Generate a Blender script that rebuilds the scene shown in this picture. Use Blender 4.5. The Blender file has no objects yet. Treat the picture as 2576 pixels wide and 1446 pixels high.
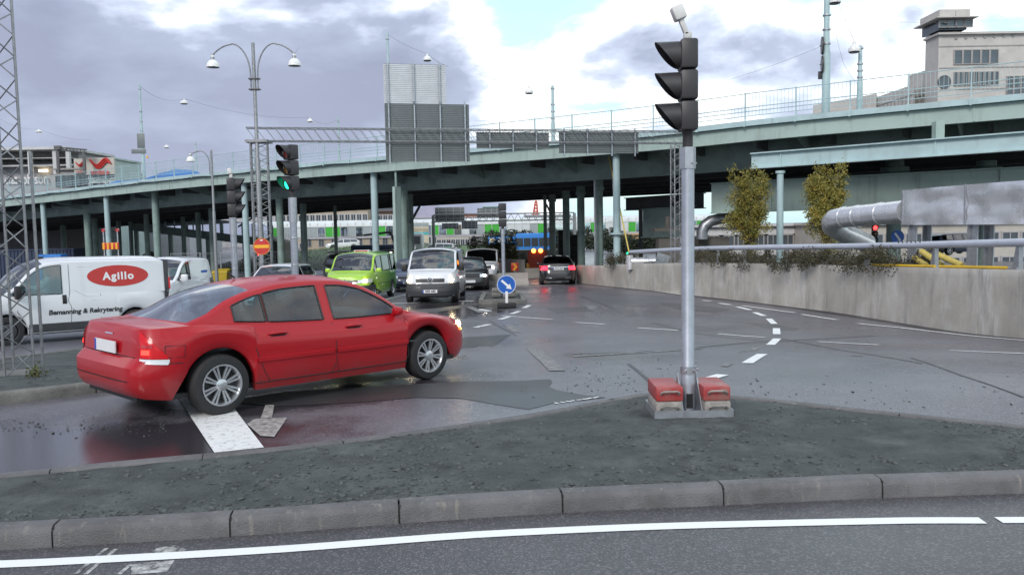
import bpy, bmesh, math, random
import numpy as np
from mathutils import Vector, Matrix, Euler
random.seed(7)
R = math.radians
scene = bpy.context.scene
col = scene.collection

# ---------------------------------------------------------------- camera
CAM_H, PITCH, ROLL, FOC = 1.85, R(4.3), R(1.0), 2060.0       # focal length in pixels of a 2576 px wide picture
fw = Vector((0, math.cos(PITCH), -math.sin(PITCH)))
up0 = Vector((0, math.sin(PITCH), math.cos(PITCH)))
rt0 = Vector((1, 0, 0))
upv = up0 * math.cos(ROLL) + rt0 * math.sin(ROLL)
rtv = rt0 * math.cos(ROLL) - up0 * math.sin(ROLL)
cd = bpy.data.cameras.new('camera')
cd.sensor_width = 36.0
cd.lens = FOC / 2576.0 * 36.0
cd.clip_start, cd.clip_end = 0.1, 3000
cam = bpy.data.objects.new('camera', cd)
col.objects.link(cam)
cam.matrix_world = Matrix(((rtv.x, upv.x, -fw.x, 0), (rtv.y, upv.y, -fw.y, 0), (rtv.z, upv.z, -fw.z, CAM_H), (0, 0, 0, 1)))
scene.camera = cam

# ---------------------------------------------------------------- world: broken cloud over a Nishita sky
SUN_EL, SUN_AZ = R(32), R(205)      # azimuth clockwise from +Y: behind the camera, a little left
w = bpy.data.worlds.new('World')
scene.world = w
w.use_nodes = True
nt = w.node_tree
N = nt.nodes
N.clear()
def nn(t, **k):
    n = N.new(t)
    for a, b in k.items():
        setattr(n, a, b)
    return n
def lk(a, b):
    nt.links.new(a, b)
out = nn('ShaderNodeOutputWorld')
mixs = nn('ShaderNodeMixShader')
bgs = nn('ShaderNodeBackground')
bgc = nn('ShaderNodeBackground')
sky = nn('ShaderNodeTexSky', sky_type='NISHITA', sun_disc=False)
sky.sun_elevation = SUN_EL
sky.sun_rotation = SUN_AZ
sky.air_density = 1.2
sky.dust_density = 1.5
lk(sky.outputs[0], bgs.inputs[0])
bgs.inputs[1].default_value = 0.14
tc = nn('ShaderNodeTexCoord')
sep = nn('ShaderNodeSeparateXYZ')
lk(tc.outputs['Generated'], sep.inputs[0])
def mth(op, a, b=None, c=None, clamp=False):
    n = nn('ShaderNodeMath', operation=op, use_clamp=clamp)
    for i, v in enumerate((a, b, c)):
        if v is None:
            continue
        if isinstance(v, (int, float)):
            n.inputs[i].default_value = v
        else:
            lk(v, n.inputs[i])
    return n.outputs[0]
zz = mth('MAXIMUM', sep.outputs[2], 0.0)
comb = nn('ShaderNodeCombineXYZ')
lk(sep.outputs[0], comb.inputs[0])
lk(sep.outputs[1], comb.inputs[1])
lk(mth('MULTIPLY', mth('POWER', zz, 0.85), 1.9), comb.inputs[2])
def noise(vec, scale, detail, rough, off=(0, 0, 0), dist=0.0):
    mp = nn('ShaderNodeMapping')
    mp.inputs['Location'].default_value = off
    lk(vec, mp.inputs[0])
    n = nn('ShaderNodeTexNoise')
    n.inputs['Scale'].default_value = scale
    n.inputs['Detail'].default_value = detail
    n.inputs['Roughness'].default_value = rough
    n.inputs['Distortion'].default_value = dist
    lk(mp.outputs[0], n.inputs['Vector'])
    return n.outputs[0]
def ramp(fac, stops):
    r = nn('ShaderNodeValToRGB')
    e = r.color_ramp.elements
    e[0].position, e[0].color = stops[0][0], stops[0][1]
    e[1].position, e[1].color = stops[-1][0], stops[-1][1]
    for p, c in stops[1:-1]:
        x = e.new(p)
        x.color = c
    lk(fac, r.inputs[0])
    return r.outputs[0]
CV = comb.outputs[0]
SKX, SKY_ = 8.0, 2.2
n_big = noise(CV, 1.5, 2, 0.5, (SKX, SKY_, 0))
n_mid = noise(CV, 3.6, 7, 0.52, (4.1 + SKX, 2.2 + SKY_, 0), 0.15)
n_soft = noise(CV, 2.2, 3, 0.5, (9.3, 1.7, 0))
# a heavy bank lies to the left, thinner broken cloud to the right
bank = mth('MULTIPLY', sep.outputs[0], -0.62)
den1 = mth('ADD', mth('MULTIPLY', n_mid, 1.08), mth('MULTIPLY', n_big, 0.42))
den3 = mth('ADD', den1, mth('MINIMUM', mth('MAXIMUM', bank, -0.045), 0.17))
c = lambda r, g, b: (r, g, b, 1)
# thin cloud is white and bright, thick cloud turns blue-grey
cloudcol = ramp(den3, [(0.0, c(0.50, 0.78, 0.92)), (0.66, c(0.54, 0.82, 0.94)), (0.71, c(0.92, 0.96, 0.97)), (0.765, c(0.96, 0.95, 0.94)), (0.81, c(0.55, 0.62, 0.76)),
                       (0.86, c(0.345, 0.395, 0.52)), (1.0, c(0.262, 0.292, 0.40))])
shade = ramp(n_soft, [(0.30, c(0.84, 0.84, 0.86)), (0.70, c(1.20, 1.19, 1.15))])
cmul = nn('ShaderNodeMix', data_type='RGBA', blend_type='MULTIPLY')
cmul.inputs[0].default_value = 1.0
lk(cloudcol, cmul.inputs[6])
lk(shade, cmul.inputs[7])
lk(cmul.outputs[2], bgc.inputs[0])
bgc.inputs[1].default_value = 1.0
mask = ramp(den3, [(0.60, c(0.6, 0.6, 0.6)), (0.74, c(1, 1, 1))])
lk(mask, mixs.inputs[0])
lk(bgs.outputs[0], mixs.inputs[1])
lk(bgc.outputs[0], mixs.inputs[2])
lk(mixs.outputs[0], out.inputs[0])

# ---------------------------------------------------------------- sun behind cloud
sl = bpy.data.lights.new('sun', 'SUN')
sl.energy = 1.4
sl.angle = R(18)
sl.color = (1.0, 0.95, 0.9)
sun = bpy.data.objects.new('sun', sl)
col.objects.link(sun)
sd = Vector((math.sin(SUN_AZ) * math.cos(SUN_EL), math.cos(SUN_AZ) * math.cos(SUN_EL), math.sin(SUN_EL)))
sun.rotation_euler = sd.to_track_quat('Z', 'Y').to_euler()
sun.location = sd * 60

vs = scene.view_settings
vs.view_transform = 'Standard'
vs.look = 'None'
vs.gamma = 1.0
vs.exposure = 0.55
vs.use_curve_mapping = False
scene.cycles.use_denoising = True
scene.cycles.max_bounces = 6
scene.cycles.transparent_max_bounces = 12
scene.cycles.caustics_reflective = False
scene.cycles.caustics_refractive = False
scene.cycles.sample_clamp_indirect = 4.0

# ---------------------------------------------------------------- pixel <-> place
def pchip(pts):
    xs = np.array([p[0] for p in pts], float)
    ys = np.array([p[1] for p in pts], float)
    h = np.diff(xs)
    d = np.diff(ys) / h
    m = np.zeros(len(xs))
    if len(xs) == 2:
        m[:] = d[0]
    else:
        for i in range(1, len(xs) - 1):
            if d[i - 1] * d[i] > 0:
                w1, w2 = 2 * h[i] + h[i - 1], h[i] + 2 * h[i - 1]
                m[i] = (w1 + w2) / (w1 / d[i - 1] + w2 / d[i])
        m[0], m[-1] = d[0], d[-1]
    xs, ys, h, m = [v.tolist() for v in (xs, ys, h, m)]
    n = len(xs)
    def f(x):
        if x <= xs[0]:
            return ys[0]
        if x >= xs[-1]:
            return ys[-1]
        i = 0
        while i < n - 2 and x > xs[i + 1]:
            i += 1
        t = (x - xs[i]) / h[i]
        return ((2 * t**3 - 3 * t * t + 1) * ys[i] + (t**3 - 2 * t * t + t) * h[i] * m[i]
                + (-2 * t**3 + 3 * t * t) * ys[i + 1] + (t**3 - t * t) * h[i] * m[i + 1])
    return f
# the road falls gently from the near junction towards the underpass
zg = pchip([(-20, 0), (8.5, 0), (10.5, -.07), (14, -.34), (18, -.62), (24, -.75), (30, -.84), (40, -1.08), (60, -1.7), (90, -2.2), (150, -2.6), (600, -3)])
def ray(u, v):
    return rtv * ((u - 1288) / FOC) - upv * ((v - 723) / FOC) + fw
C0 = Vector((0, 0, CAM_H))
def at(u, v, Y):
    d = ray(u, v)
    return C0 + d * (Y / d.y)
def g(u, v, dz=0.0):
    d = ray(u, v)
    lo, hi = 1.0, 400.0
    for _ in range(50):
        m = (lo + hi) / 2
        if CAM_H + d.z * (m / d.y) - zg(m) - dz > 0:
            lo = m
        else:
            hi = m
    p = C0 + d * (lo / d.y)
    return p
def xu(u, Y, v=600):
    return at(u, v, Y).x
def zv(v, Y, u=1288):
    return at(u, v, Y).z
# ---------------------------------------------------------------- materials
MATS = {}
def M(name, colr, rough=.6, metal=0.0, var=.14, scale=5.0, bump=0.0, bscale=80.0, coat=0.0, spec=.5, dirt=None, dscale=1.3, rvar=.12):
    if name in MATS:
        return MATS[name]
    m = bpy.data.materials.new(name)
    m.use_nodes = True
    t = m.node_tree
    b = t.nodes['Principled BSDF']
    L = t.links.new
    tcn = t.nodes.new('ShaderNodeTexCoord')
    co = tcn.outputs['Object']
    nz = t.nodes.new('ShaderNodeTexNoise')
    nz.inputs['Scale'].default_value = scale
    nz.inputs['Detail'].default_value = 6
    nz.inputs['Roughness'].default_value = .62
    L(co, nz.inputs['Vector'])
    rp = t.nodes.new('ShaderNodeValToRGB')
    e = rp.color_ramp.elements
    k0, k1 = 1 - var, 1 + var
    e[0].position, e[1].position = .3, .7
    e[0].color = (colr[0] * k0, colr[1] * k0, colr[2] * k0, 1)
    e[1].color = (min(colr[0] * k1, 1), min(colr[1] * k1, 1), min(colr[2] * k1, 1), 1)
    L(nz.outputs[0], rp.inputs[0])
    src = rp.outputs[0]
    if dirt:
        n2 = t.nodes.new('ShaderNodeTexNoise')
        n2.inputs['Scale'].default_value = dscale
        n2.inputs['Detail'].default_value = 7
        n2.inputs['Roughness'].default_value = .7
        L(co, n2.inputs['Vector'])
        r2 = t.nodes.new('ShaderNodeValToRGB')
        r2.color_ramp.elements[0].position, r2.color_ramp.elements[1].position = .48, .68
        L(n2.outputs[0], r2.inputs[0])
        mx = t.nodes.new('ShaderNodeMix')
        mx.data_type = 'RGBA'
        L(r2.outputs[0], mx.inputs[0])
        L(src, mx.inputs[6])
        mx.inputs[7].default_value = (*dirt, 1)
        src = mx.outputs[2]
    L(src, b.inputs['Base Color'])
    if rvar:
        mr = t.nodes.new('ShaderNodeMapRange')
        mr.inputs[3].default_value = max(rough - rvar, .02)
        mr.inputs[4].default_value = min(rough + rvar, 1)
        L(nz.outputs[0], mr.inputs[0])
        L(mr.outputs[0], b.inputs['Roughness'])
    else:
        b.inputs['Roughness'].default_value = rough
    b.inputs['Metallic'].default_value = metal
    b.inputs['Specular IOR Level'].default_value = spec
    if coat:
        b.inputs['Coat Weight'].default_value = coat
        b.inputs['Coat Roughness'].default_value = .04
    if bump:
        n3 = t.nodes.new('ShaderNodeTexNoise')
        n3.inputs['Scale'].default_value = bscale
        n3.inputs['Detail'].default_value = 4
        L(co, n3.inputs['Vector'])
        bp = t.nodes.new('ShaderNodeBump')
        bp.inputs['Strength'].default_value = bump
        bp.inputs['Distance'].default_value = .02
        L(n3.outputs[0], bp.inputs['Height'])
        L(bp.outputs[0], b.inputs['Normal'])
    MATS[name] = m
    return m
def EM(name, colr, strength):
    if name in MATS:
        return MATS[name]
    m = bpy.data.materials.new(name)
    m.use_nodes = True
    b = m.node_tree.nodes['Principled BSDF']
    b.inputs['Base Color'].default_value = (*[min(x, .8) for x in colr], 1)
    b.inputs['Emission Color'].default_value = (*colr, 1)
    b.inputs['Emission Strength'].default_value = strength
    b.inputs['Roughness'].default_value = .2
    MATS[name] = m
    return m
def GLASS(name, tint, base=.12, top=.9):
    m = bpy.data.materials.new(name)
    m.use_nodes = True
    t = m.node_tree
    t.nodes.clear()
    o = t.nodes.new('ShaderNodeOutputMaterial')
    mx = t.nodes.new('ShaderNodeMixShader')
    tr = t.nodes.new('ShaderNodeBsdfTransparent')
    gl = t.nodes.new('ShaderNodeBsdfGlossy')
    gl.inputs['Roughness'].default_value = .03
    gl.inputs['Color'].default_value = (.95, .97, 1, 1)
    tr.inputs[0].default_value = (*tint, 1)
    lw = t.nodes.new('ShaderNodeFresnel')
    lw.inputs[0].default_value = 1.52
    mr = t.nodes.new('ShaderNodeMapRange')
    mr.inputs[3].default_value = base
    mr.inputs[4].default_value = top
    t.links.new(lw.outputs[0], mr.inputs[0])
    t.links.new(mr.outputs[0], mx.inputs[0])
    t.links.new(tr.outputs[0], mx.inputs[1])
    t.links.new(gl.outputs[0], mx.inputs[2])
    t.links.new(mx.outputs[0], o.inputs[0])
    MATS[name] = m
    return m

# wet asphalt: dark binder, pale aggregate, films of water that lower the roughness
def ASPHALT(name, base, wet_lo, wet_hi, r_dry, r_wet, agg=1.0, tone=(1, 1, 1), wscale=.22, bump=.35, pools=()):
    m = bpy.data.materials.new(name)
    m.use_nodes = True
    t = m.node_tree
    b = t.nodes['Principled BSDF']
    L = t.links.new
    tcn = t.nodes.new('ShaderNodeTexCoord')
    co = tcn.outputs['Object']
    def nz(scale, det, rough=.6, v=co):
        n = t.nodes.new('ShaderNodeTexNoise')
        n.inputs['Scale'].default_value = scale
        n.inputs['Detail'].default_value = det
        n.inputs['Roughness'].default_value = rough
        L(v, n.inputs['Vector'])
        return n.outputs[0]
    def rmp(f, a, bb, ca=(0, 0, 0, 1), cb=(1, 1, 1, 1)):
        r = t.nodes.new('ShaderNodeValToRGB')
        r.color_ramp.elements[0].position, r.color_ramp.elements[1].position = a, bb
        r.color_ramp.elements[0].color, r.color_ramp.elements[1].color = ca, cb
        L(f, r.inputs[0])
        return r.outputs[0]
    def mix(f, a, bb):
        x = t.nodes.new('ShaderNodeMix')
        x.data_type = 'RGBA'
        L(f, x.inputs[0])
        for i, q in ((6, a), (7, bb)):
            if isinstance(q, tuple):
                x.inputs[i].default_value = q
            else:
                L(q, x.inputs[i])
        return x.outputs[2]
    bx = tuple(base)
    big = rmp(nz(.5, 6, .65), .3, .7, (*[v * .72 for v in bx], 1), (*[v * 1.25 for v in bx], 1))
    vor = t.nodes.new('ShaderNodeTexVoronoi')
    vor.inputs['Scale'].default_value = 95
    L(co, vor.inputs['Vector'])
    sp = t.nodes.new('ShaderNodeSeparateColor')
    L(vor.outputs['Color'], sp.inputs[0])
    aggm = rmp(sp.outputs[0], .66, .95)
    mul = t.nodes.new('ShaderNodeMath')
    mul.operation = 'MULTIPLY'
    L(aggm, mul.inputs[0])
    mul.inputs[1].default_value = .55 * agg
    c1 = mix(mul.outputs[0], big, (bx[0] * 3.6 * tone[0], bx[1] * 3.4 * tone[1], bx[2] * 3.3 * tone[2], 1))
    # paler traffic-worn areas
    b.inputs['Specular IOR Level'].default_value = .8
    c2 = mix(rmp(nz(1.4, 5), .55, .8, (0, 0, 0, 1), (.35, .35, .35, 1)), c1, (bx[0] * 1.9, bx[1] * 1.8, bx[2] * 1.75, 1))
    L(c2, b.inputs['Base Color'])
    wet = rmp(nz(wscale, 5, .55), wet_lo, wet_hi)
    pool = None
    for (cx, cy, rx, ry, rot_) in pools:            # standing water: ragged ovals on the road
        mp = t.nodes.new('ShaderNodeMapping')
        mp.vector_type = 'TEXTURE'
        mp.inputs['Location'].default_value = (cx, cy, 0)
        mp.inputs['Rotation'].default_value = (0, 0, rot_)
        mp.inputs['Scale'].default_value = (rx * 2, ry * 2, 100)
        L(co, mp.inputs[0])
        ln = t.nodes.new('ShaderNodeVectorMath')
        ln.operation = 'LENGTH'
        L(mp.outputs[0], ln.inputs[0])
        sm = t.nodes.new('ShaderNodeMath')
        sm.operation = 'MULTIPLY_ADD'
        L(nz(1.6, 6, .6), sm.inputs[0])
        sm.inputs[1].default_value = .5
        L(ln.outputs['Value'], sm.inputs[2])
        pm = rmp(sm.outputs[0], .56, .74, (1, 1, 1, 1), (0, 0, 0, 1))
        if pool is None:
            pool = pm
        else:
            mxn = t.nodes.new('ShaderNodeMath')
            mxn.operation = 'MAXIMUM'
            L(pool, mxn.inputs[0])
            L(pm, mxn.inputs[1])
            pool = mxn.outputs[0]
    if pool is not None:
        dk = t.nodes.new('ShaderNodeMix')
        dk.data_type = 'RGBA'
        L(pool, dk.inputs[0])
        L(c2, dk.inputs[6])
        dk.inputs[7].default_value = (bx[0] * .42, bx[1] * .38, bx[2] * .38, 1)
        L(dk.outputs[2], b.inputs['Base Color'])
    mr = t.nodes.new('ShaderNodeMapRange')
    mr.inputs[3].default_value = r_dry
    mr.inputs[4].default_value = r_wet
    L(wet, mr.inputs[0])
    rsrc = mr.outputs[0]
    if pool is not None:
        m2 = t.nodes.new('ShaderNodeMapRange')
        L(pool, m2.inputs[0])
        L(rsrc, m2.inputs[3])
        m2.inputs[4].default_value = .13
        rsrc = m2.outputs[0]
        wv_ = t.nodes.new('ShaderNodeMath')
        wv_.operation = 'MAXIMUM'
        L(wet, wv_.inputs[0])
        L(pool, wv_.inputs[1])
        wet = wv_.outputs[0]
    L(rsrc, b.inputs['Roughness'])
    bp = t.nodes.new('ShaderNodeBump')
    bp.inputs['Distance'].default_value = .01
    st = t.nodes.new('ShaderNodeMapRange')
    st.inputs[3].default_value = bump
    st.inputs[4].default_value = bump * .15
    L(wet, st.inputs[0])
    L(st.outputs[0], bp.inputs['Strength'])
    ad = t.nodes.new('ShaderNodeMath')
    ad.operation = 'ADD'
    L(vor.outputs['Distance'], ad.inputs[0])
    L(nz(40, 4), ad.inputs[1])
    L(ad.outputs[0], bp.inputs['Height'])
    L(bp.outputs[0], b.inputs['Normal'])
    MATS[name] = m
    return m
ASPHALT('asphalt', (.102, .099, .114), .36, .66, .40, .22, agg=1.0, pools=((-4.6, 6.9, 3.6, 1.5, .10), (-1.9, 9.2, 2.4, .8, .7), (-1.6, 27, 2.2, 5, 0), (-2.2, 13.0, 1.6, 1.0, .2)))
ASPHALT('asphalt_near', (.060, .058, .064), .45, .72, .52, .32, agg=1.05, tone=(1, 1, 1))
ASPHALT('asphalt_new', (.026, .026, .029), .4, .6, .50, .32, agg=.6)
ASPHALT('asphalt_worn', (.072, .070, .078), .4, .6, .46, .30, agg=.9)
ASPHALT('asphalt_wet', (.030, .026, .028), .30, .50, .26, .10, agg=.5, wscale=.6, bump=.12)
# worn paint that lets the asphalt through
def PAINT(name, colr, wear_lo, wear_hi):
    m = bpy.data.materials.new(name)
    m.use_nodes = True
    t = m.node_tree
    b = t.nodes['Principled BSDF']
    tcn = t.nodes.new('ShaderNodeTexCoord')
    n = t.nodes.new('ShaderNodeTexNoise')
    n.inputs['Scale'].default_value = 14
    n.inputs['Detail'].default_value = 8
    n.inputs['Roughness'].default_value = .75
    t.links.new(tcn.outputs['Object'], n.inputs['Vector'])
    r = t.nodes.new('ShaderNodeValToRGB')
    r.color_ramp.elements[0].position, r.color_ramp.elements[1].position = wear_lo, wear_hi
    r.color_ramp.elements[0].color = (.07, .065, .07, 1)
    r.color_ramp.elements[1].color = (*colr, 1)
    t.links.new(n.outputs[0], r.inputs[0])
    t.links.new(r.outputs[0], b.inputs['Base Color'])
    b.inputs['Roughness'].default_value = .5
    MATS[name] = m
PAINT('paint', (.78, .78, .77), .28, .48)
PAINT('paint_fresh', (.86, .87, .86), .10, .24)
PAINT('paint_worn', (.42, .41, .40), .42, .66)
PAINT('paint_scuff', (.55, .55, .53), .40, .60)
PAINT('paint_brown', (.48, .455, .43), .32, .62)

M('gravel', (.080, .089, .087), .85, var=.5, scale=3.5, bump=.9, bscale=45, spec=.3, dirt=(.064, .074, .072), dscale=1.1)
M('shale', (.082, .090, .088), .7, var=.65, scale=22, bump=.4, bscale=60, spec=.35)
M('soil', (.075, .078, .072), .9, var=.35, scale=3, bump=.8, bscale=30)
def streaks(name, colr, vec, scale, lo, hi, weight):
    m = MATS[name]
    t = m.node_tree
    b = t.nodes['Principled BSDF']
    src = b.inputs['Base Color'].links[0].from_socket
    tcn = t.nodes.new('ShaderNodeTexCoord')
    mp = t.nodes.new('ShaderNodeMapping')
    mp.inputs['Scale'].default_value = vec
    t.links.new(tcn.outputs['Object'], mp.inputs[0])
    n = t.nodes.new('ShaderNodeTexNoise')
    n.inputs['Scale'].default_value = scale
    n.inputs['Detail'].default_value = 4
    t.links.new(mp.outputs[0], n.inputs['Vector'])
    r = t.nodes.new('ShaderNodeValToRGB')
    r.color_ramp.elements[0].position, r.color_ramp.elements[1].position = lo, hi
    r.color_ramp.elements[1].color = (weight, weight, weight, 1)
    t.links.new(n.outputs[0], r.inputs[0])
    x = t.nodes.new('ShaderNodeMix')
    x.data_type = 'RGBA'
    t.links.new(r.outputs[0], x.inputs[0])
    t.links.new(src, x.inputs[6])
    x.inputs[7].default_value = (*colr, 1)
    t.links.new(x.outputs[2], b.inputs['Base Color'])
M('kerb', (.128, .124, .127), .55, var=.30, scale=2.4, bump=.45, bscale=110, dirt=(.090, .087, .087), dscale=3.5)
streaks('kerb', (.26, .24, .205), (1, 1, .16), 22, .60, .74, .6)
M('kerb_old', (.19, .185, .17), .7, var=.25, scale=5, bump=.5, bscale=60, dirt=(.12, .12, .11), dscale=3)
M('seam', (.02, .02, .02), .8)
M('galv', (.42, .44, .47), .42, metal=.75, var=.16, scale=9, dirt=(.34, .36, .38), dscale=4)
M('galv_new', (.40, .43, .48), .42, metal=.6, var=.14, scale=5, dirt=(.31, .33, .36), dscale=2.2)
M('lattice', (.27, .28, .29), .5, metal=.55, var=.25, scale=12)
M('steel_sheet', (.72, .73, .75), .28, metal=.6, var=.10, scale=2.2, bump=.18, bscale=2.5, rvar=.1)
M('rail_paint', (.46, .50, .57), .4, var=.08, scale=3)
M('signal_black', (.035, .033, .036), .45, var=.15)
M('signal_grey', (.10, .10, .105), .5, var=.15)
M('sensor', (.62, .62, .60), .5)
M('bridge_green', (.37, .48, .44), .6, var=.10, scale=1.2, dirt=(.29, .37, .34), dscale=.6)
M('bridge_blue', (.41, .55, .565), .5, var=.08, scale=1.5, dirt=(.34, .45, .46), dscale=.8)
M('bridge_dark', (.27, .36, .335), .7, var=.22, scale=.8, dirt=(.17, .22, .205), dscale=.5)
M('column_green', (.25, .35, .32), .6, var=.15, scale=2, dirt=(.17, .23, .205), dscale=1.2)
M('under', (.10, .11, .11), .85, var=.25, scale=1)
streaks('bridge_green', (.17, .19, .165), (1, 1, .10), 3.2, .56, .78, .55)
streaks('bridge_blue', (.20, .22, .19), (1, 1, .10), 3.2, .60, .80, .45)
streaks('column_green', (.12, .125, .10), (1, 1, .08), 5, .52, .75, .6)
M('concrete', (.40, .385, .35), .8, var=.16, scale=1.5, bump=.25, bscale=25, dirt=(.27, .26, .24), dscale=.8)
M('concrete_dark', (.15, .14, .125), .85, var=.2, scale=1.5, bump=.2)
M('cast_block', (.33, .31, .285), .85, var=.25, scale=7, bump=.5, bscale=50, dirt=(.20, .19, .175), dscale=6)
M('red_block', (.36, .045, .045), .38, var=.18, scale=6, bump=.25, bscale=50, dirt=(.27, .17, .15), dscale=3.2)
M('lamp_white', (.78, .78, .76), .35)
M('sign_back', (.165, .185, .19), .55, metal=.15, var=.10, scale=3)
M('sign_back_pale', (.58, .60, .62), .5, metal=.2, var=.08, scale=3)
M('red', (.52, .035, .03), .42, var=.08)
M('amber', (.85, .42, .03), .45, var=.05)
M('blue_sign', (.012, .11, .46), .4, var=.08)
M('white', (.80, .80, .80), .45, var=.04)
M('black', (.012, .012, .013), .5, var=.1)
M('rubber', (.022, .022, .023), .75, var=.25, scale=20)
M('plastic', (.060, .062, .068), .6, var=.12, scale=9, spec=.4)
M('rim', (.60, .61, .63), .28, metal=.85, var=.06)
M('rim_dark', (.06, .06, .065), .5, metal=.3)
M('chrome', (.85, .86, .88), .12, metal=1, var=.03, rvar=.03)
M('seat', (.075, .08, .09), .8, var=.2)
M('skin', (.50, .32, .24), .55)
M('hair', (.05, .035, .025), .7)
M('shirt', (.46, .56, .54), .8, var=.15)
M('jacket', (.06, .07, .10), .8, var=.2)
M('yellow', (.72, .46, .02), .4, var=.10)
M('yellow_hose', (.62, .50, .13), .5, var=.15, scale=14)
M('lens_white', (.72, .74, .76), .12, var=.05)
M('lens_red', (.45, .012, .015), .12, var=.1, coat=1)
M('plate', (.78, .79, .80), .4, var=.03)
M('plate_blue', (.02, .07, .42), .4)
M('grille', (.02, .02, .022), .4)
M('bark', (.11, .085, .06), .9, var=.3, scale=9, bump=.5, bscale=40)
for nm, cc in (('paint_red', (.40, .007, .014)), ('paint_white', (.72, .73, .75)), ('paint_lime', (.30, .56, .035)), ('paint_green', (.06, .26, .03)),
               ('paint_navy', (.035, .055, .12)), ('paint_black', (.012, .012, .015)), ('paint_silver', (.42, .44, .46)), ('paint_blue', (.02, .16, .45))):
    M(nm, cc, .35, var=.03, scale=2, coat=.9, rvar=.04)
    # road spray on the lower panels
    t_ = MATS[nm].node_tree
    b_ = t_.nodes['Principled BSDF']
    src_ = b_.inputs['Base Color'].links[0].from_socket
    tc_ = t_.nodes.new('ShaderNodeTexCoord')
    sp_ = t_.nodes.new('ShaderNodeSeparateXYZ')
    t_.links.new(tc_.outputs['Object'], sp_.inputs[0])
    nz_ = t_.nodes.new('ShaderNodeTexNoise')
    nz_.inputs['Scale'].default_value = 6
    nz_.inputs['Detail'].default_value = 6
    t_.links.new(tc_.outputs['Object'], nz_.inputs['Vector'])
    mr_ = t_.nodes.new('ShaderNodeMapRange')
    mr_.inputs[1].default_value, mr_.inputs[2].default_value = .20, .50
    mr_.inputs[3].default_value, mr_.inputs[4].default_value = .6, 0
    t_.links.new(sp_.outputs[2], mr_.inputs[0])
    ml_ = t_.nodes.new('ShaderNodeMath')
    ml_.operation = 'MULTIPLY'
    t_.links.new(mr_.outputs[0], ml_.inputs[0])
    t_.links.new(nz_.outputs[0], ml_.inputs[1])
    mx_ = t_.nodes.new('ShaderNodeMix')
    mx_.data_type = 'RGBA'
    t_.links.new(ml_.outputs[0], mx_.inputs[0])
    t_.links.new(src_, mx_.inputs[6])
    mx_.inputs[7].default_value = (.10, .092, .085, 1)
    t_.links.new(mx_.outputs[2], b_.inputs['Base Color'])
r_ = MATS['paint_red'].node_tree.nodes['Principled BSDF']
r_.inputs['Coat Weight'].default_value = .38
r_.inputs['Specular IOR Level'].default_value = .3
GLASS('glass_car', (.42, .54, .54))
GLASS('glass_red_car', (.50, .66, .69), base=.05)
GLASS('glass_back', (.40, .52, .53), base=.34)
GLASS('glass_dark', (.13, .15, .17), base=.10)
GLASS('glass_pale', (.55, .64, .66), base=.22)
M('window_dark', (.045, .052, .06), .15, var=.2, spec=.8)
EM('head_warm', (1.0, .78, .46), 34)
EM('head_cool', (1.0, .90, .82), 24)
EM('tail_lit', (1.0, .03, .02), 3.2)
EM('brake_lit', (1.0, .015, .03), 5)
EM('signal_lit_green', (.02, 1.0, .50), 2.2)
EM('signal_lit_red', (1.0, .03, .03), 5)
EM('beacon', (1.0, .25, .04), 6)
EM('lens_glow', (.55, .008, .014), .10)
EM('interior_light', (1.0, .82, .55), 3.0)
EM('turn_lit', (1.0, .42, .08), 5)

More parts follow.
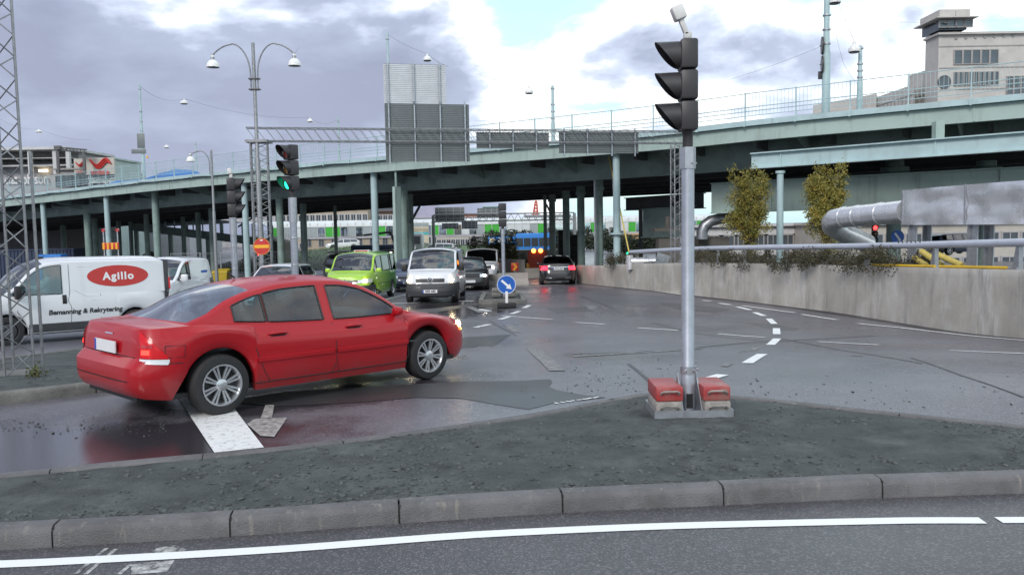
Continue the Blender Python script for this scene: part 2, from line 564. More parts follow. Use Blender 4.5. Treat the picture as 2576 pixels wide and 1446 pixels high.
# ---------------------------------------------------------------- mesh helpers
class MB:
    def __init__(s):
        s.v, s.f = [], []
    def add(s, vs_, fs):
        o = len(s.v)
        s.v += [tuple(p) for p in vs_]
        s.f += [tuple(i + o for i in q) for q in fs]
        return s
    def box(s, c_, size, rot=None):
        a, b_, d = size[0] / 2, size[1] / 2, size[2] / 2
        P = [Vector((x, y, z)) for x in (-a, a) for y in (-b_, b_) for z in (-d, d)]
        if rot is not None:
            m = rot if isinstance(rot, Matrix) else Euler(rot).to_matrix()
            P = [m @ p for p in P]
        c_ = Vector(c_)
        return s.add([p + c_ for p in P], [(0, 1, 3, 2), (4, 6, 7, 5), (0, 4, 5, 1), (2, 3, 7, 6), (0, 2, 6, 4), (1, 5, 7, 3)])
    def bevbox(s, c_, size, bv=.02, rot=None):
        bm = bmesh.new()
        bmesh.ops.create_cube(bm, size=1)
        for v in bm.verts:
            v.co = Vector((v.co.x * size[0], v.co.y * size[1], v.co.z * size[2]))
        bmesh.ops.bevel(bm, geom=list(bm.edges), offset=bv, segments=2, affect='EDGES', profile=.5)
        m = Matrix.Identity(3) if rot is None else (rot if isinstance(rot, Matrix) else Euler(rot).to_matrix())
        bm.verts.index_update()
        s.add([m @ v.co + Vector(c_) for v in bm.verts], [[v.index for v in f.verts] for f in bm.faces])
        bm.free()
        return s
    def cyl(s, p0, p1, r0, r1=None, n=10, cap=True):
        r1 = r0 if r1 is None else r1
        p0, p1 = Vector(p0), Vector(p1)
        d = (p1 - p0).normalized()
        a = d.orthogonal().normalized()
        b_ = d.cross(a)
        A = [p0 + (a * math.cos(2 * math.pi * i / n) + b_ * math.sin(2 * math.pi * i / n)) * r0 for i in range(n)]
        B = [p1 + (a * math.cos(2 * math.pi * i / n) + b_ * math.sin(2 * math.pi * i / n)) * r1 for i in range(n)]
        F = [(i, (i + 1) % n, n + (i + 1) % n, n + i) for i in range(n)]
        if cap:
            F += [tuple(range(n - 1, -1, -1)), tuple(range(n, 2 * n))]
        return s.add(A + B, F)
    def tube(s, pts, r, n=8, closed=False, cap=True):
        pts = [Vector(p) for p in pts]
        m = len(pts)
        rr = r if isinstance(r, (list, tuple)) else [r] * m
        V, F = [], []
        prev = None
        for i, p in enumerate(pts):
            if closed:
                d = (pts[(i + 1) % m] - pts[i - 1])
            else:
                d = pts[min(i + 1, m - 1)] - pts[max(i - 1, 0)]
            d.normalize()
            a = d.orthogonal().normalized() if prev is None else (prev - d * prev.dot(d)).normalized()
            prev = a
            b_ = d.cross(a)
            V += [p + (a * math.cos(2 * math.pi * k / n) + b_ * math.sin(2 * math.pi * k / n)) * rr[i] for k in range(n)]
        for i in range(m if closed else m - 1):
            j = (i + 1) % m
            F += [(i * n + k, i * n + (k + 1) % n, j * n + (k + 1) % n, j * n + k) for k in range(n)]
        if cap and not closed:
            F += [tuple(range(n - 1, -1, -1)), tuple(range((m - 1) * n, m * n))]
        return s.add(V, F)
    def lathe(s, prof, n=20, axis='Z', loc=(0, 0, 0)):
        V, F = [], []
        for r, h in prof:
            for k in range(n):
                a = 2 * math.pi * k / n
                x, y = r * math.cos(a), r * math.sin(a)
                V.append({'Z': (x, y, h), 'Y': (x, h, y), 'X': (h, x, y)}[axis])
        m = len(prof)
        for i in range(m - 1):
            F += [(i * n + k, i * n + (k + 1) % n, (i + 1) * n + (k + 1) % n, (i + 1) * n + k) for k in range(n)]
        return s.add([Vector(p) + Vector(loc) for p in V], F)
    def disc(s, c_, nrm, r, n=24, thick=0):
        nrm = Vector(nrm).normalized()
        return s.cyl(Vector(c_) - nrm * thick / 2, Vector(c_) + nrm * (thick / 2 + 1e-5), r, r, n)
    def prism(s, poly, h0, h1, plane='XY'):
        n = len(poly)
        def mk(a, b_, h):
            return {'XY': (a, b_, h), 'XZ': (a, h, b_), 'YZ': (h, a, b_)}[plane]
        V = [mk(a, b_, h0) for a, b_ in poly] + [mk(a, b_, h1) for a, b_ in poly]
        F = [tuple(range(n - 1, -1, -1)), tuple(range(n, 2 * n))] + [(i, (i + 1) % n, n + (i + 1) % n, n + i) for i in range(n)]
        return s.add(V, F)
    def grid(s, rows, closed=False):
        m, n = len(rows), len(rows[0])
        return s.add([p for r in rows for p in r], [(i * n + j, i * n + j + 1, (i + 1) * n + j + 1, (i + 1) * n + j) for i in range(m - 1) for j in range(n - 1)])
    def quad(s, a, b_, c_, d):
        return s.add([a, b_, c_, d], [(0, 1, 2, 3)])
    def xf(s, m):
        s.v = [tuple(m @ Vector(p)) for p in s.v]
        return s
    def mesh(s, name, smooth=35, fix=True):
        me = bpy.data.meshes.new(name)
        me.from_pydata(s.v, [], s.f)
        if fix:
            bm = bmesh.new()
            bm.from_mesh(me)
            bmesh.ops.remove_doubles(bm, verts=bm.verts, dist=1e-5)
            bmesh.ops.recalc_face_normals(bm, faces=bm.faces)
            bm.to_mesh(me)
            bm.free()
        if smooth:
            me.shade_smooth()
            me.set_sharp_from_angle(angle=R(smooth))
        return me
    def build(s, name, mat, parent=None, smooth=35, fix=True, label=None):
        me = s.mesh(name, smooth, fix)
        me.materials.append(MATS[mat] if isinstance(mat, str) else mat)
        return obj(name, me, parent, label)
def obj(name, me, parent=None, label=None):
    o = bpy.data.objects.new(name, me)
    col.objects.link(o)
    if parent is not None:
        o.parent = parent
    if label:
        o['label'] = label
    return o
def tag(o, label=None, cat=None, group=None, kind=None):
    if label:
        o['label'] = label
    if cat:
        o['category'] = cat
    if group:
        o['group'] = group
    if kind:
        o['kind'] = kind
    return o
def thing(name, label, cat, loc=(0, 0, 0), rz=0.0, group=None):
    o = bpy.data.objects.new(name, None)
    o.empty_display_size = .2
    col.objects.link(o)
    o.location = loc
    o.rotation_euler = (0, 0, rz)
    return tag(o, label, cat, group)
def copy_tree(o, parent=None):
    c_ = o.copy()
    col.objects.link(c_)
    c_.parent = parent
    for ch in list(o.children):
        copy_tree(ch, c_)
    return c_
def struct(name, mb, mat, parent=None, smooth=35, label=None):
    o = mb.build(name, mat, parent, smooth)
    if parent is None:
        o['kind'] = 'structure'
    if label:
        o['label'] = label
    return o
def textmesh(s_, size, align='CENTER', extrude=0.0, bold=0.0, spacing=1.0, shear=0.0):
    cu = bpy.data.curves.new('txt', 'FONT')
    cu.body = s_
    cu.size = size
    cu.align_x = align
    cu.align_y = 'CENTER'
    cu.extrude = extrude
    cu.offset = bold
    cu.space_character = spacing
    cu.shear = shear
    cu.resolution_u = 4
    o = bpy.data.objects.new('txt', cu)
    col.objects.link(o)
    dg = bpy.context.evaluated_depsgraph_get()
    me = bpy.data.meshes.new_from_object(o.evaluated_get(dg))
    bpy.data.objects.remove(o)
    bpy.data.curves.remove(cu)
    return me
def lettering(name, s_, size, mat, fn, parent, **k):
    """flat letters laid on a surface: fn maps the letter plane (a, b) to a point"""
    me = textmesh(s_, size, **k)
    for v in me.vertices:
        v.co = fn(v.co.x, v.co.y)
    me.materials.clear()
    me.materials.append(MATS[mat])
    return obj(name, me, parent)
# ================================================================ ground, road, islands
from mathutils import noise as mnoise
YL = [-15 + i * 1.0 for i in range(23)] + [8 + i * .5 for i in range(1, 105)] + [62, 66, 70, 76, 82, 90, 100, 115, 135, 160, 200, 260, 340, 450, 650]
def sheet(name, poly, dz, mat, parent=None, kind=None, label=None):
    """a sheet that follows the fall of the road; poly = list of (x, y)"""
    bm = bmesh.new()
    vs_ = [bm.verts.new((x, y, 0)) for x, y in poly]
    bm.faces.new(vs_)
    y0, y1 = min(p[1] for p in poly), max(p[1] for p in poly)
    for y in YL:
        if y0 < y < y1:
            bmesh.ops.bisect_plane(bm, geom=list(bm.verts) + list(bm.edges) + list(bm.faces), plane_co=(0, y, 0), plane_no=(0, 1, 0))
    bmesh.ops.triangulate(bm, faces=[f for f in bm.faces if len(f.verts) > 4])
    for v in bm.verts:
        v.co.z = zg(v.co.y) + dz
    bmesh.ops.recalc_face_normals(bm, faces=bm.faces)
    for f in bm.faces:
        if f.normal.z < 0:
            f.normal_flip()
    me = bpy.data.meshes.new(name)
    bm.to_mesh(me)
    bm.free()
    me.materials.append(MATS[mat])
    o = obj(name, me, parent, label)
    if kind:
        o['kind'] = kind
    return o
def px(pts, dz=0.0):
    return [(g(u, v, dz).x, g(u, v, dz).y) for u, v in pts]
def strip(path, wdt):
    P = [Vector((x, y)) for x, y in path]
    L_, R_ = [], []
    for i, p in enumerate(P):
        d = (P[min(i + 1, len(P) - 1)] - P[max(i - 1, 0)]).normalized()
        n = Vector((-d.y, d.x)) * wdt / 2
        L_.append(tuple(p + n))
        R_.append(tuple(p - n))
    return L_ + R_[::-1]

road = sheet('road', [(-320, -15), (320, -15), (320, 640), (-320, 640)], 0, 'asphalt', kind='structure')

# ---- near lane in the foreground
KERB = [(-420, 1398), (-200, 1394), (132, 1377), (579, 1351), (1005, 1318), (1416, 1291), (1821, 1272), (2221, 1254), (2650, 1240), (3100, 1228)]
kg = [g(u, v) for u, v in KERB]
kx = pchip([(p.x, p.y) for p in kg])
near_lane = sheet('near_road', [(-9, -8), (14, -8)] + [(x, kx(x)) for x in np.linspace(14, -9, 40)], .004, 'asphalt_near', kind='structure')
edge = [g(u, v) for u, v in ((-300, 1428), (0, 1421), (192, 1412), (646, 1387), (1280, 1342), (1783, 1322), (2286, 1311), (2472, 1311))]
ex = pchip([(p.x, p.y) for p in edge])
x0, x1 = edge[0].x, edge[-1].x
sheet('edge_line', strip([(x, ex(x)) for x in np.linspace(x0, x1, 30)], .105), .008, 'paint_fresh', near_lane)
p0, p1 = g(2512, 1310), g(2900, 1308)
sheet('edge_line', strip([(p0.x, p0.y), (p1.x, p1.y)], .10), .008, 'paint_fresh', near_lane)
for a, b in (((190, 1446), (268, 1380)), ((215, 1446), (292, 1382)), ((300, 1446), (330, 1420))):
    p0, p1 = g(*a), g(*b)
    sheet('scuffed_line', strip([(p0.x, p0.y), (p1.x, p1.y)], .025), .0065, 'paint_scuff', near_lane)
for a in ([(395, 1380), (440, 1372), (470, 1384), (420, 1402), (372, 1398)], [(330, 1420), (440, 1410), (420, 1440), (330, 1446)]):
    sheet('paint_smear', px(a), .006, 'paint_scuff', near_lane)

# ---- kerb stones of the big island
kerb = tag(bpy.data.objects.new('kerb', None), kind='structure')
col.objects.link(kerb)
def kerb_stone(path, sec, base, mat, parent, rnd=0):
    """one stone: cross-section sec [(inset, height)] swept along path [(x, y)], inset to the left of the direction of travel"""
    P = [Vector(p) for p in path]
    rows = []
    for i, p in enumerate(P):
        d = (P[min(i + 1, len(P) - 1)] - P[max(i - 1, 0)]).normalized()
        n = Vector((-d.y, d.x))
        rows.append([(p.x + n.x * a, p.y + n.y * a, zg(p.y) + base + h) for a, h in sec])
    m = MB()
    rows = [r + [r[0]] for r in rows]
    m.grid(rows)
    k = len(sec)
    m.f.append(tuple(range(k)))
    m.f.append(tuple((len(rows) - 1) * (k + 1) + i for i in range(k))[::-1])
    return m.build('kerb_stone', mat, parent, smooth=50)
SEC = [(0, -.06), (.006, .085), (.016, .112), (.036, .128), (.125, .130), (.125, -.06)]
joints = [p.x for p in kg]
jx = [joints[1] - 1.0, joints[1]] + joints[2:9] + [joints[8] + 1.02, joints[8] + 2.04, joints[8] + 3.06]
for i in range(len(jx) - 1):
    a, b = jx[i] + .006, jx[i + 1] - .006
    dz = random.uniform(-.004, .004)
    o = kerb_stone([(x, kx(x) + random.uniform(-.002, .002)) for x in np.linspace(a, b, 6)], [(q[0], q[1] + dz) for q in SEC], 0, 'kerb', kerb)
# dark mortar between the stones
m = MB()
for x in jx[1:-1]:
    m.box((x, kx(x) + .062, .05), (.012, .10, .135))
m.build('mortar', 'seam', kerb)
FAR = [g(u, v, .12) for u, v in ((-300, 1222), (0, 1192), (368, 1155), (691, 1126), (1280, 1050), (1450, 1021), (1600, 993))]
FAR2 = [g(u, v, .12) for u, v in ((1650, 988), (1894, 1000), (2155, 1028), (2576, 1071), (3000, 1118))]
fx = pchip([(p.x, p.y) for p in FAR] + [(p.x, p.y) for p in FAR2])
def far_stone_run(xa, xb, parent):
    x = xa
    while x < xb:
        x2 = min(x + 1.0, xb)
        path = [(q, fx(q)) for q in np.linspace(x + .004, x2 - .004, 5)]
        kerb_stone(path[::-1], [(0, -.06), (0, .128), (.085, .128), (.1, .11), (.1, -.06)], 0, 'kerb', parent)
        x = x2
xtip = FAR2[0].x
far_stone_run(FAR[0].x, xtip - .02, kerb)
far_stone_run(xtip, FAR2[-1].x, kerb)
# crushed slate fill
isl_rows = []
XS = np.linspace(-7.2, 10.0, 300)
def ifill(x, y):
    n = mnoise.noise((x * .9, y * .9, 0)) * .012 + mnoise.noise((x * 5, y * 5, 3)) * .006 + mnoise.noise((x * 17, y * 17, 8)) * .007
    return n
for t_ in np.linspace(0, 1, 110):
    r = []
    for x in XS:
        ya, yb = kx(x) + .12, fx(x) - .02
        y = ya + (yb - ya) * t_
        edge_ = min(t_, 1 - t_)
        r.append((x, y, .112 + ifill(x, y) * min(1, edge_ * 12) + .02 * math.sin(math.pi * t_)))
    isl_rows.append(r)
m = MB()
m.grid(isl_rows)
island = struct('gravel_island', m, 'gravel', smooth=60)
# loose slate chips on it
def chips(nm, count, pos, smin, smax, mat, label, cat):
    V, F = [], []
    for i in range(count):
        x, y, z = pos()
        s_ = smin + (smax - smin) * random.random() ** 3
        a = random.uniform(0, 6.28)
        k = random.choice((4, 5))
        tx, ty = random.uniform(-.35, .35), random.uniform(-.35, .35)
        h = s_ * random.uniform(.15, .4)
        o = len(V)
        rr = [s_ * random.uniform(.6, 1.15) for _ in range(k)]
        asp = random.uniform(.5, 1)
        for lev, sc in ((-.3, 1.0), (1, .8)):
            for q in range(k):
                an = a + 6.283 * q / k
                dx, dy = rr[q] * sc * math.cos(an), rr[q] * sc * math.sin(an) * asp
                V.append((x + dx, y + dy, z + h * lev + dx * tx + dy * ty))
        F.append(tuple(o + k + q for q in range(k)))
        F += [(o + q, o + (q + 1) % k, o + k + (q + 1) % k, o + k + q) for q in range(k)]
    mb = MB()
    mb.v, mb.f = V, F
    o = mb.build(nm, mat, None, smooth=0, fix=False)
    return tag(o, label, cat, kind='stuff')
def isl_pos():
    while True:
        x = random.uniform(-6.5, 9.0)
        t_ = random.random()
        if random.random() < .35:
            t_ = t_ ** 3.2
        ya, yb = kx(x) + .13, fx(x) - .05
        y = ya + (yb - ya) * t_
        dens = mnoise.noise((x * .8, y * .8, 11)) * 1.1 + mnoise.noise((x * 3, y * 3, 4)) * .8 + .30
        if t_ < .18:
            dens += .35
        if random.random() < dens:
            return x, y, .114 + ifill(x, y) + .02 * math.sin(math.pi * t_)
chips('gravel', 11000, isl_pos, .004, .030, 'shale', 'loose dark slate chips scattered over the big kerbed island', 'gravel')
def grit_pos():
    r = random.random()
    if r < .45:
        p = g(random.gauss(1560, 150), random.gauss(950, 28))
    elif r < .75:
        p = g(random.uniform(1750, 2576), random.gauss(990, 25))
    else:
        p = g(random.uniform(0, 420), random.gauss(1075, 10))
    if p.y < fx(p.x) + .15:
        p = Vector((p.x, fx(p.x) + .15 + random.random() * .5, 0))
    return p.x, p.y, zg(p.y) + .004
chips('road_grit', 700, grit_pos, .004, .018, 'shale', 'dark grit strewn over the wet road beyond the island', 'grit')

# ---- left island under the lattice mast
LN = [g(u, v) for u, v in ((-260, 1052), (0, 1018), (143, 1002), (215, 992), (430, 962), (640, 922), (800, 884))]
LF = [g(u, v, .12) for u, v in ((-260, 932), (33, 896), (222, 871), (480, 846), (700, 842), (830, 858))]
lx = pchip([(p.x, p.y) for p in LN])
left_poly = [(p.x, p.y + .1) for p in LN] + [(p.x, p.y) for p in LF[::-1]]
left_isl = sheet('left_island', left_poly, .112, 'gravel', kind='structure')
kerb2 = tag(bpy.data.objects.new('left_kerb', None), kind='structure')
col.objects.link(kerb2)
x = LN[0].x + .35
while x < LN[-1].x:
    x2 = min(x + 1.05, LN[-1].x)
    kerb_stone([(q, lx(q)) for q in np.linspace(x + .006, x2 - .006, 5)], SEC, 0, 'kerb_old', kerb2)
    x = x2
lfx = pchip([(p.x, p.y) for p in LF])
x = LF[0].x
while x < LF[-1].x:
    x2 = min(x + 1.05, LF[-1].x)
    kerb_stone([(q, lfx(q)) for q in np.linspace(x + .006, x2 - .006, 4)][::-1], [(0, -.06), (0, .122), (.1, .122), (.1, -.06)], 0, 'kerb_old', kerb2)
    x = x2
def lpos():
    while True:
        x = random.uniform(LN[0].x, LN[-1].x - .4)
        y = random.uniform(lx(x) + .12, lfx(x))
        return x, y, zg(y) + .114
chips('left_gravel', 1800, lpos, .006, .03, 'shale', 'grit on the narrow island around the lattice mast', 'gravel')

# ---- small island in the middle of the road
mi = [g(u, v) for u, v in ((1204, 765), (1324, 764), (1316, 744), (1214, 745))]
mid = [(p.x, p.y) for p in mi]
cxm, cym = sum(p[0] for p in mid) / 4, sum(p[1] for p in mid) / 4
inner = [(cxm + (x - cxm) * .80, cym + (y - cym) * .88) for x, y in mid]
midk = tag(bpy.data.objects.new('traffic_island', None), kind='structure')
col.objects.link(midk)
for i in range(4):
    a, b, c_, d = mid[i], mid[(i + 1) % 4], inner[(i + 1) % 4], inner[i]
    mb = MB()
    nseg = 2 if i % 2 == 0 else 3
    for k in range(nseg):
        f0, f1 = k / nseg + .004, (k + 1) / nseg - .004
        L2 = lambda p, q, f: (p[0] + (q[0] - p[0]) * f, p[1] + (q[1] - p[1]) * f)
        q4 = [L2(a, b, f0), L2(a, b, f1), L2(d, c_, f1), L2(d, c_, f0)]
        mb = MB()
        V = [(x, y, zg(y) + h) for h in (-.05, .14) for x, y in q4]
        mb.add(V, [(0, 1, 2, 3), (4, 5, 6, 7), (0, 1, 5, 4), (1, 2, 6, 5), (2, 3, 7, 6), (3, 0, 4, 7)])
        mb.build('kerb_stone', 'kerb_old', midk, smooth=0)
sheet('island_fill', inner, .10, 'soil', midk)

# ---- asphalt repairs
new_as = [[(560, 1010), (720, 985), (1000, 968), (1180, 960), (1300, 958), (1385, 954), (1390, 962), (1378, 972), (1402, 982), (1470, 994), (1528, 1000), (1400, 1012),
           (1330, 1030), (1250, 1018), (1160, 1002), (1050, 1000), (900, 1012), (700, 1022)],
          [(1080, 860), (1155, 849), (1288, 841), (1262, 856), (1240, 872), (1210, 870), (1150, 878), (1080, 884)],
          [(950, 786), (1090, 776), (1205, 762), (1212, 766), (1100, 785), (960, 795)]]
for q in new_as:
    sheet('asphalt_patch', px(q), .004, 'asphalt_new', road)
# ---- road markings
def dash(a, b, wdt, mat='paint', dz=.008, name='lane_dash'):
    p0, p1 = g(*a), g(*b)
    n = max(2, int((p1 - p0).length / .4))
    path = [(p0.x + (p1.x - p0.x) * i / n, p0.y + (p1.y - p0.y) * i / n) for i in range(n + 1)]
    return sheet(name, strip(path, wdt), dz, mat, road)
sheet('stop_bar', px([(430, 980), (548, 980), (664, 1127), (539, 1140)]), .009, 'paint', road)
sheet('turn_arrow', px([(622, 1068), (640, 1055), (723, 1052), (690, 1100), (655, 1098)]), .009, 'paint_brown', road)
sheet('turn_arrow', px([(655, 1055), (668, 1020), (690, 1020), (684, 1055)]), .009, 'paint_brown', road)
for a, b in (((1195, 824), (1233, 816)), ((1257, 804), (1281, 797)), ((1286, 790), (1307, 783)), ((1318, 775), (1332, 768))):
    dash(a, b, .16)
for a, b in (((1262, 794), (1300, 797)), ((1303, 798), (1340, 800.5)), ((1342, 800.5), (1390, 803.5)), ((1447, 811), (1522, 816)), ((1605, 825), (1706, 831.5)), ((1807, 840), (1925, 849)),
             ((2058, 860), (2210, 868)), ((2388, 882), (2640, 893))):
    dash(a, b, .10)
for a, b in (((1766, 756), (1790, 757.5)), ((1809, 763), (1839, 767)), ((1854, 772), (1888, 780)), ((1898, 786), (1922, 795)), ((1934, 802), (1948, 815)),
             ((1953, 826), (1954, 841)), ((1955, 852), (1938, 868)), ((1918, 891), (1880, 914)), ((1818, 943), (1762, 959)), ((1722, 748), (1742, 751))):
    dash(a, b, .16, 'paint_fresh')
for a, b in (((1867, 769), (1999, 787)), ((2017, 791), (2107, 805)), ((2157, 814), (2260, 824)), ((2262, 824), (2366, 836)), ((2366, 836), (2640, 862)), ((1520, 716), (1640, 731)), ((1650, 732), (1720, 742))):
    dash(a, b, .13, 'paint')
dash((1440, 897), (1622, 886), .24, 'paint_worn')
dash((1640, 885), (1760, 877), .22, 'paint_worn')
dash((1338, 876), (1402, 933), .22, 'paint_worn')
dash((1278, 818), (1300, 836), .20, 'paint_worn')
dash((1180, 772), (1212, 786), .22, 'paint_worn')
dash((1205, 778), (1232, 783), .20, 'paint')
for a, b in (((2140, 895), (2172, 896)), ((1835, 915), (1822, 922)), ((1862, 884), (1882, 884)), ((1895, 882), (1902, 874))):
    dash(a, b, .10, 'paint_worn')
dash((945, 765), (1192, 757), .22, 'paint', name='stop_line')
dash((952, 758), (1026, 740), .12, 'paint')
dash((1316, 722), (1420, 716), .20, 'paint', name='stop_line')
dash((1326, 712), (1356, 728), .10, 'paint_worn')
dash((1318, 690), (1392, 700), .14, 'paint')
# arrow heads worn on the lanes, half covered by the small letters near the kerb
for i, u in enumerate(range(1395, 1500, 14)):
    dash((u, 1014 - i * 1.7), (u + 9 + (i % 3) * 3, 1015.5 - i * 2.3), .035, 'paint', name='paint_splash')
# cracks sealed with bitumen
def crack(pts, wdt=.03):
    sheet('sealed_crack', strip([(g(u, v).x, g(u, v).y) for u, v in pts], wdt), .006, 'asphalt_new', road)
crack([(1420, 892), (1560, 887), (1720, 878), (1880, 862), (2040, 854), (2200, 845)], .06)
crack([(1580, 915), (1630, 955), (1655, 985)], .05)
crack([(2290, 900), (2420, 945), (2576, 1000)], .03)
crack([(1150, 797), (1230, 806), (1300, 845)], .03)
crack([(1460, 745), (1540, 775)], .04)
crack([(1960, 850), (2110, 880), (2320, 915)], .03)
crack([(1640, 812), (1760, 840), (1960, 860)], .025)
for q in ([(1660, 762), (1760, 768), (1840, 778), (1800, 786), (1700, 776)], [(1880, 812), (1960, 816), (2010, 828), (1950, 832)], [(1370, 775), (1470, 772), (1490, 782), (1400, 788)]):
    sheet('worn_patch', px(q), .0035, 'asphalt_worn', road)
# ================================================================ the road bridge
BA = math.atan(-.66)                        # plan direction: recedes to the left
bridge = thing('road_bridge', 'long pale green steel road bridge on columns crossing the whole view', 'bridge', (0, 42, 0), BA)
BM = Matrix.Translation((0, 42, 0)) @ Matrix.Rotation(BA, 4, 'Z')
BI = BM.inverted()
cA = math.cos(BA)
zf = pchip([(x / cA, z) for x, z in ((-110, 2.6), (-60, 3.75), (-39, 4.38), (-20.7, 4.88), (-9, 5.02), (7.3, 5.17), (11.3, 5.30), (18.6, 5.40), (60, 6.0))])   # underside of the outer girder
LX = [-125 + i * 2.5 for i in range(66)]
LX = [x for x in LX if x <= 38]
def sweep(sec, xs=LX):
    """closed section [(y, dz)] swept along the bridge"""
    m = MB()
    rows = [[(x, y, zf(x) + dz) for y, dz in sec] + [(x, sec[0][0], zf(x) + sec[0][1])] for x in xs]
    m.grid(rows)
    k = len(sec)
    m.f.append(tuple(range(k)))
    m.f.append(tuple((len(rows) - 1) * (k + 1) + i for i in range(k))[::-1])
    return m
DW = 28.0
sweep([(0, 0), (.30, 0), (.30, .04), (.05, .04), (.05, .60), (0, .60)]).build('edge_girder', 'bridge_green', bridge)
sweep([(-.22, .62), (-.22, .84), (.30, .84), (.30, .62)]).build('edge_beam', 'bridge_blue', bridge)
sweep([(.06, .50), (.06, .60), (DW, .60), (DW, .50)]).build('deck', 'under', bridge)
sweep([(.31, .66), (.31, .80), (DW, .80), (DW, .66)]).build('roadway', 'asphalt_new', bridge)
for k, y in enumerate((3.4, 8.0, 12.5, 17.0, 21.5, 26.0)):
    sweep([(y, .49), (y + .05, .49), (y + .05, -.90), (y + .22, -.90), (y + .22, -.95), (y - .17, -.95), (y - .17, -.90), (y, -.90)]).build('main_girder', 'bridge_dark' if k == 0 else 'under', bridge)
sweep([(DW, -.1), (DW + .3, -.1), (DW + .3, .84), (DW, .84)]).build('far_edge_girder', 'bridge_dark', bridge)
# cross beams and brackets
x = -120
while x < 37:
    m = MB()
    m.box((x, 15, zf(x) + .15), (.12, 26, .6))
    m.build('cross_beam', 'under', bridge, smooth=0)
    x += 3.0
for i, x in enumerate(np.arange(-118, 37, 6.0)):
    z = zf(x)
    b = MB()
    b.add([(x - .03, .1, z + .5), (x - .03, 3.35, z + .5), (x - .03, 3.35, z - .55), (x - .03, .1, z + .25), (x + .03, .1, z + .5), (x + .03, 3.35, z + .5), (x + .03, 3.35, z - .55), (x + .03, .1, z + .25)],
          [(0, 1, 2, 3), (4, 5, 6, 7), (0, 1, 5, 4), (1, 2, 6, 5), (2, 3, 7, 6), (3, 0, 4, 7)])
    b.build('bracket', 'bridge_dark', bridge, smooth=0)
# stiffener seams on the outer girder
for x in (-44, -29.5, -28.6, -13.5, 3.5, 20.6, -60, 36):
    b = MB()
    b.box((x, -.012, zf(x) + .31), (.07, .03, .58))
    b.build('stiffener', 'bridge_green', bridge, smooth=0)
# railing: posts every 2.1 m, three rails, close vertical bars
rl = []
x = -95
while x < 37:
    b = MB()
    z = zf(x)
    b.box((x, -.12, z + 1.42), (.045, .06, 1.2))
    b.box((x, -.25, z + .70), (.09, .06, .22))
    b.build('railing_post', 'bridge_blue', bridge, smooth=0)
    x += 2.1
for h, r in ((1.98, .018), (1.42, .018), (1.25, .018), (1.06, .015)):
    MB().tube([(x, -.12 if h > 1.5 else .02, zf(x) + h) for x in LX], r, 6).build('rail', 'bridge_blue', bridge)
m = MB()
x = -95
while x < 37:
    z = zf(x)
    m.box((x, -.12, z + 1.50), (.011, .011, .95))
    x += .15
tag(m.build('railing_bars', 'bridge_blue', bridge, smooth=0), kind='stuff')
# a cable strung along the edge beam on the left half
MB().tube([(x, -.26, zf(x) + .66 - .10 * abs(math.sin(x * .5))) for x in np.arange(-50, -3, .6)], .018, 5).build('edge_cable', 'black', bridge)

def lp(u, Y, v=600):
    p = at(u, v, Y)
    return BI @ p
def column(u, Y, r, mat, top=None, cap=False, flange=None, name='column'):
    p = at(u, 600, Y)
    q = BI @ p
    z0 = zg(p.y) - .2
    z1 = (zf(q.x) + (-.9 if q.y > 2.2 else .55)) if top is None else top
    b = MB()
    prof = [(0, z0), (r * 1.0, z0), (r, z1 - .02)]
    if cap:
        prof = [(0, z0), (r, z0), (r, z1 - .55), (r * 1.35, z1 - .52), (r * 1.35, z1 - .35), (r * 1.1, z1 - .3), (r * 1.1, z1)]
    prof.append((0, z1))
    b.lathe(prof, 18, 'Z', (q.x, q.y, 0))
    if flange:
        b.lathe([(r, flange), (r * 2.1, flange), (r * 2.1, flange + .06), (r, flange + .1)], 18, 'Z', (q.x, q.y, 0))
    return b.build(name, mat, bridge)
def on_edge(u):
    """depth of the bridge's near edge seen at column u"""
    k = (u - 1288) / FOC
    return 42 / (1 + .66 * k)
# slim pale columns under the cantilevered edge
for u in (113, 273, 620, 945):
    column(u, on_edge(u) + .7, .20, 'bridge_blue')
column(1552, on_edge(1552) + .5, .17, 'bridge_blue', flange=1.35)
# heavy columns in rows below
for u, Y, r in ((222, 69, .27), (240, 80, .27), (395, 61, .25), (706, 56, .24), (1016, 49.5, .31), (1030, 55, .31)):
    column(u, Y, r, 'column_green')
column(1508, 44.5, .21, 'column_green', cap=True)
column(1462, 50, .23, 'column_green', cap=True)
column(1425, 56, .24, 'column_green', cap=True)
column(1390, 62, .24, 'column_green', cap=True)
for u, Y, r in ((370, 75, .22), (462, 84, .22), (500, 75, .23), (535, 68, .25), (765, 66, .26), (845, 72, .15), (300, 88, .22), (330, 92, .22), (1372, 62, .13), (1000, 46.5, .07), (160, 95, .3), (680, 80, .25)):
    column(u, Y, r, 'bridge_dark' if Y < 90 else 'column_green')
# concrete side pier of the double column
p = BI @ at(1001, 600, 46.2)
b = MB()
b.box((p.x, p.y, (zg(46) + zf(p.x) - .9) / 2), (.18, .5, zf(p.x) - .9 - zg(46)))
b.build('column', 'bridge_green', bridge, smooth=0)
# diagonal struts
def strut(u0, v0, Y0, u1, v1, Y1, r=.09, mat='bridge_dark'):
    MB().cyl(BI @ at(u0, v0, Y0), BI @ at(u1, v1, Y1), r, r, 8).build('brace', mat, bridge)
strut(1055, 520, 57, 1030, 565, 54)
strut(1375, 515, 62, 1392, 552, 60, .07)
strut(640, 545, 70, 600, 570, 66, .08)
# downpipes
for u, Y, mt in ((1498, 44, 'galv'), (1497, 43.8, 'galv'), (640, 55, 'lattice')):
    p = BI @ at(u, 600, Y)
    MB().cyl((p.x, p.y, zg(Y)), (p.x, p.y, zf(p.x) - .6), .05, .05, 8).build('downpipe', mt, bridge)

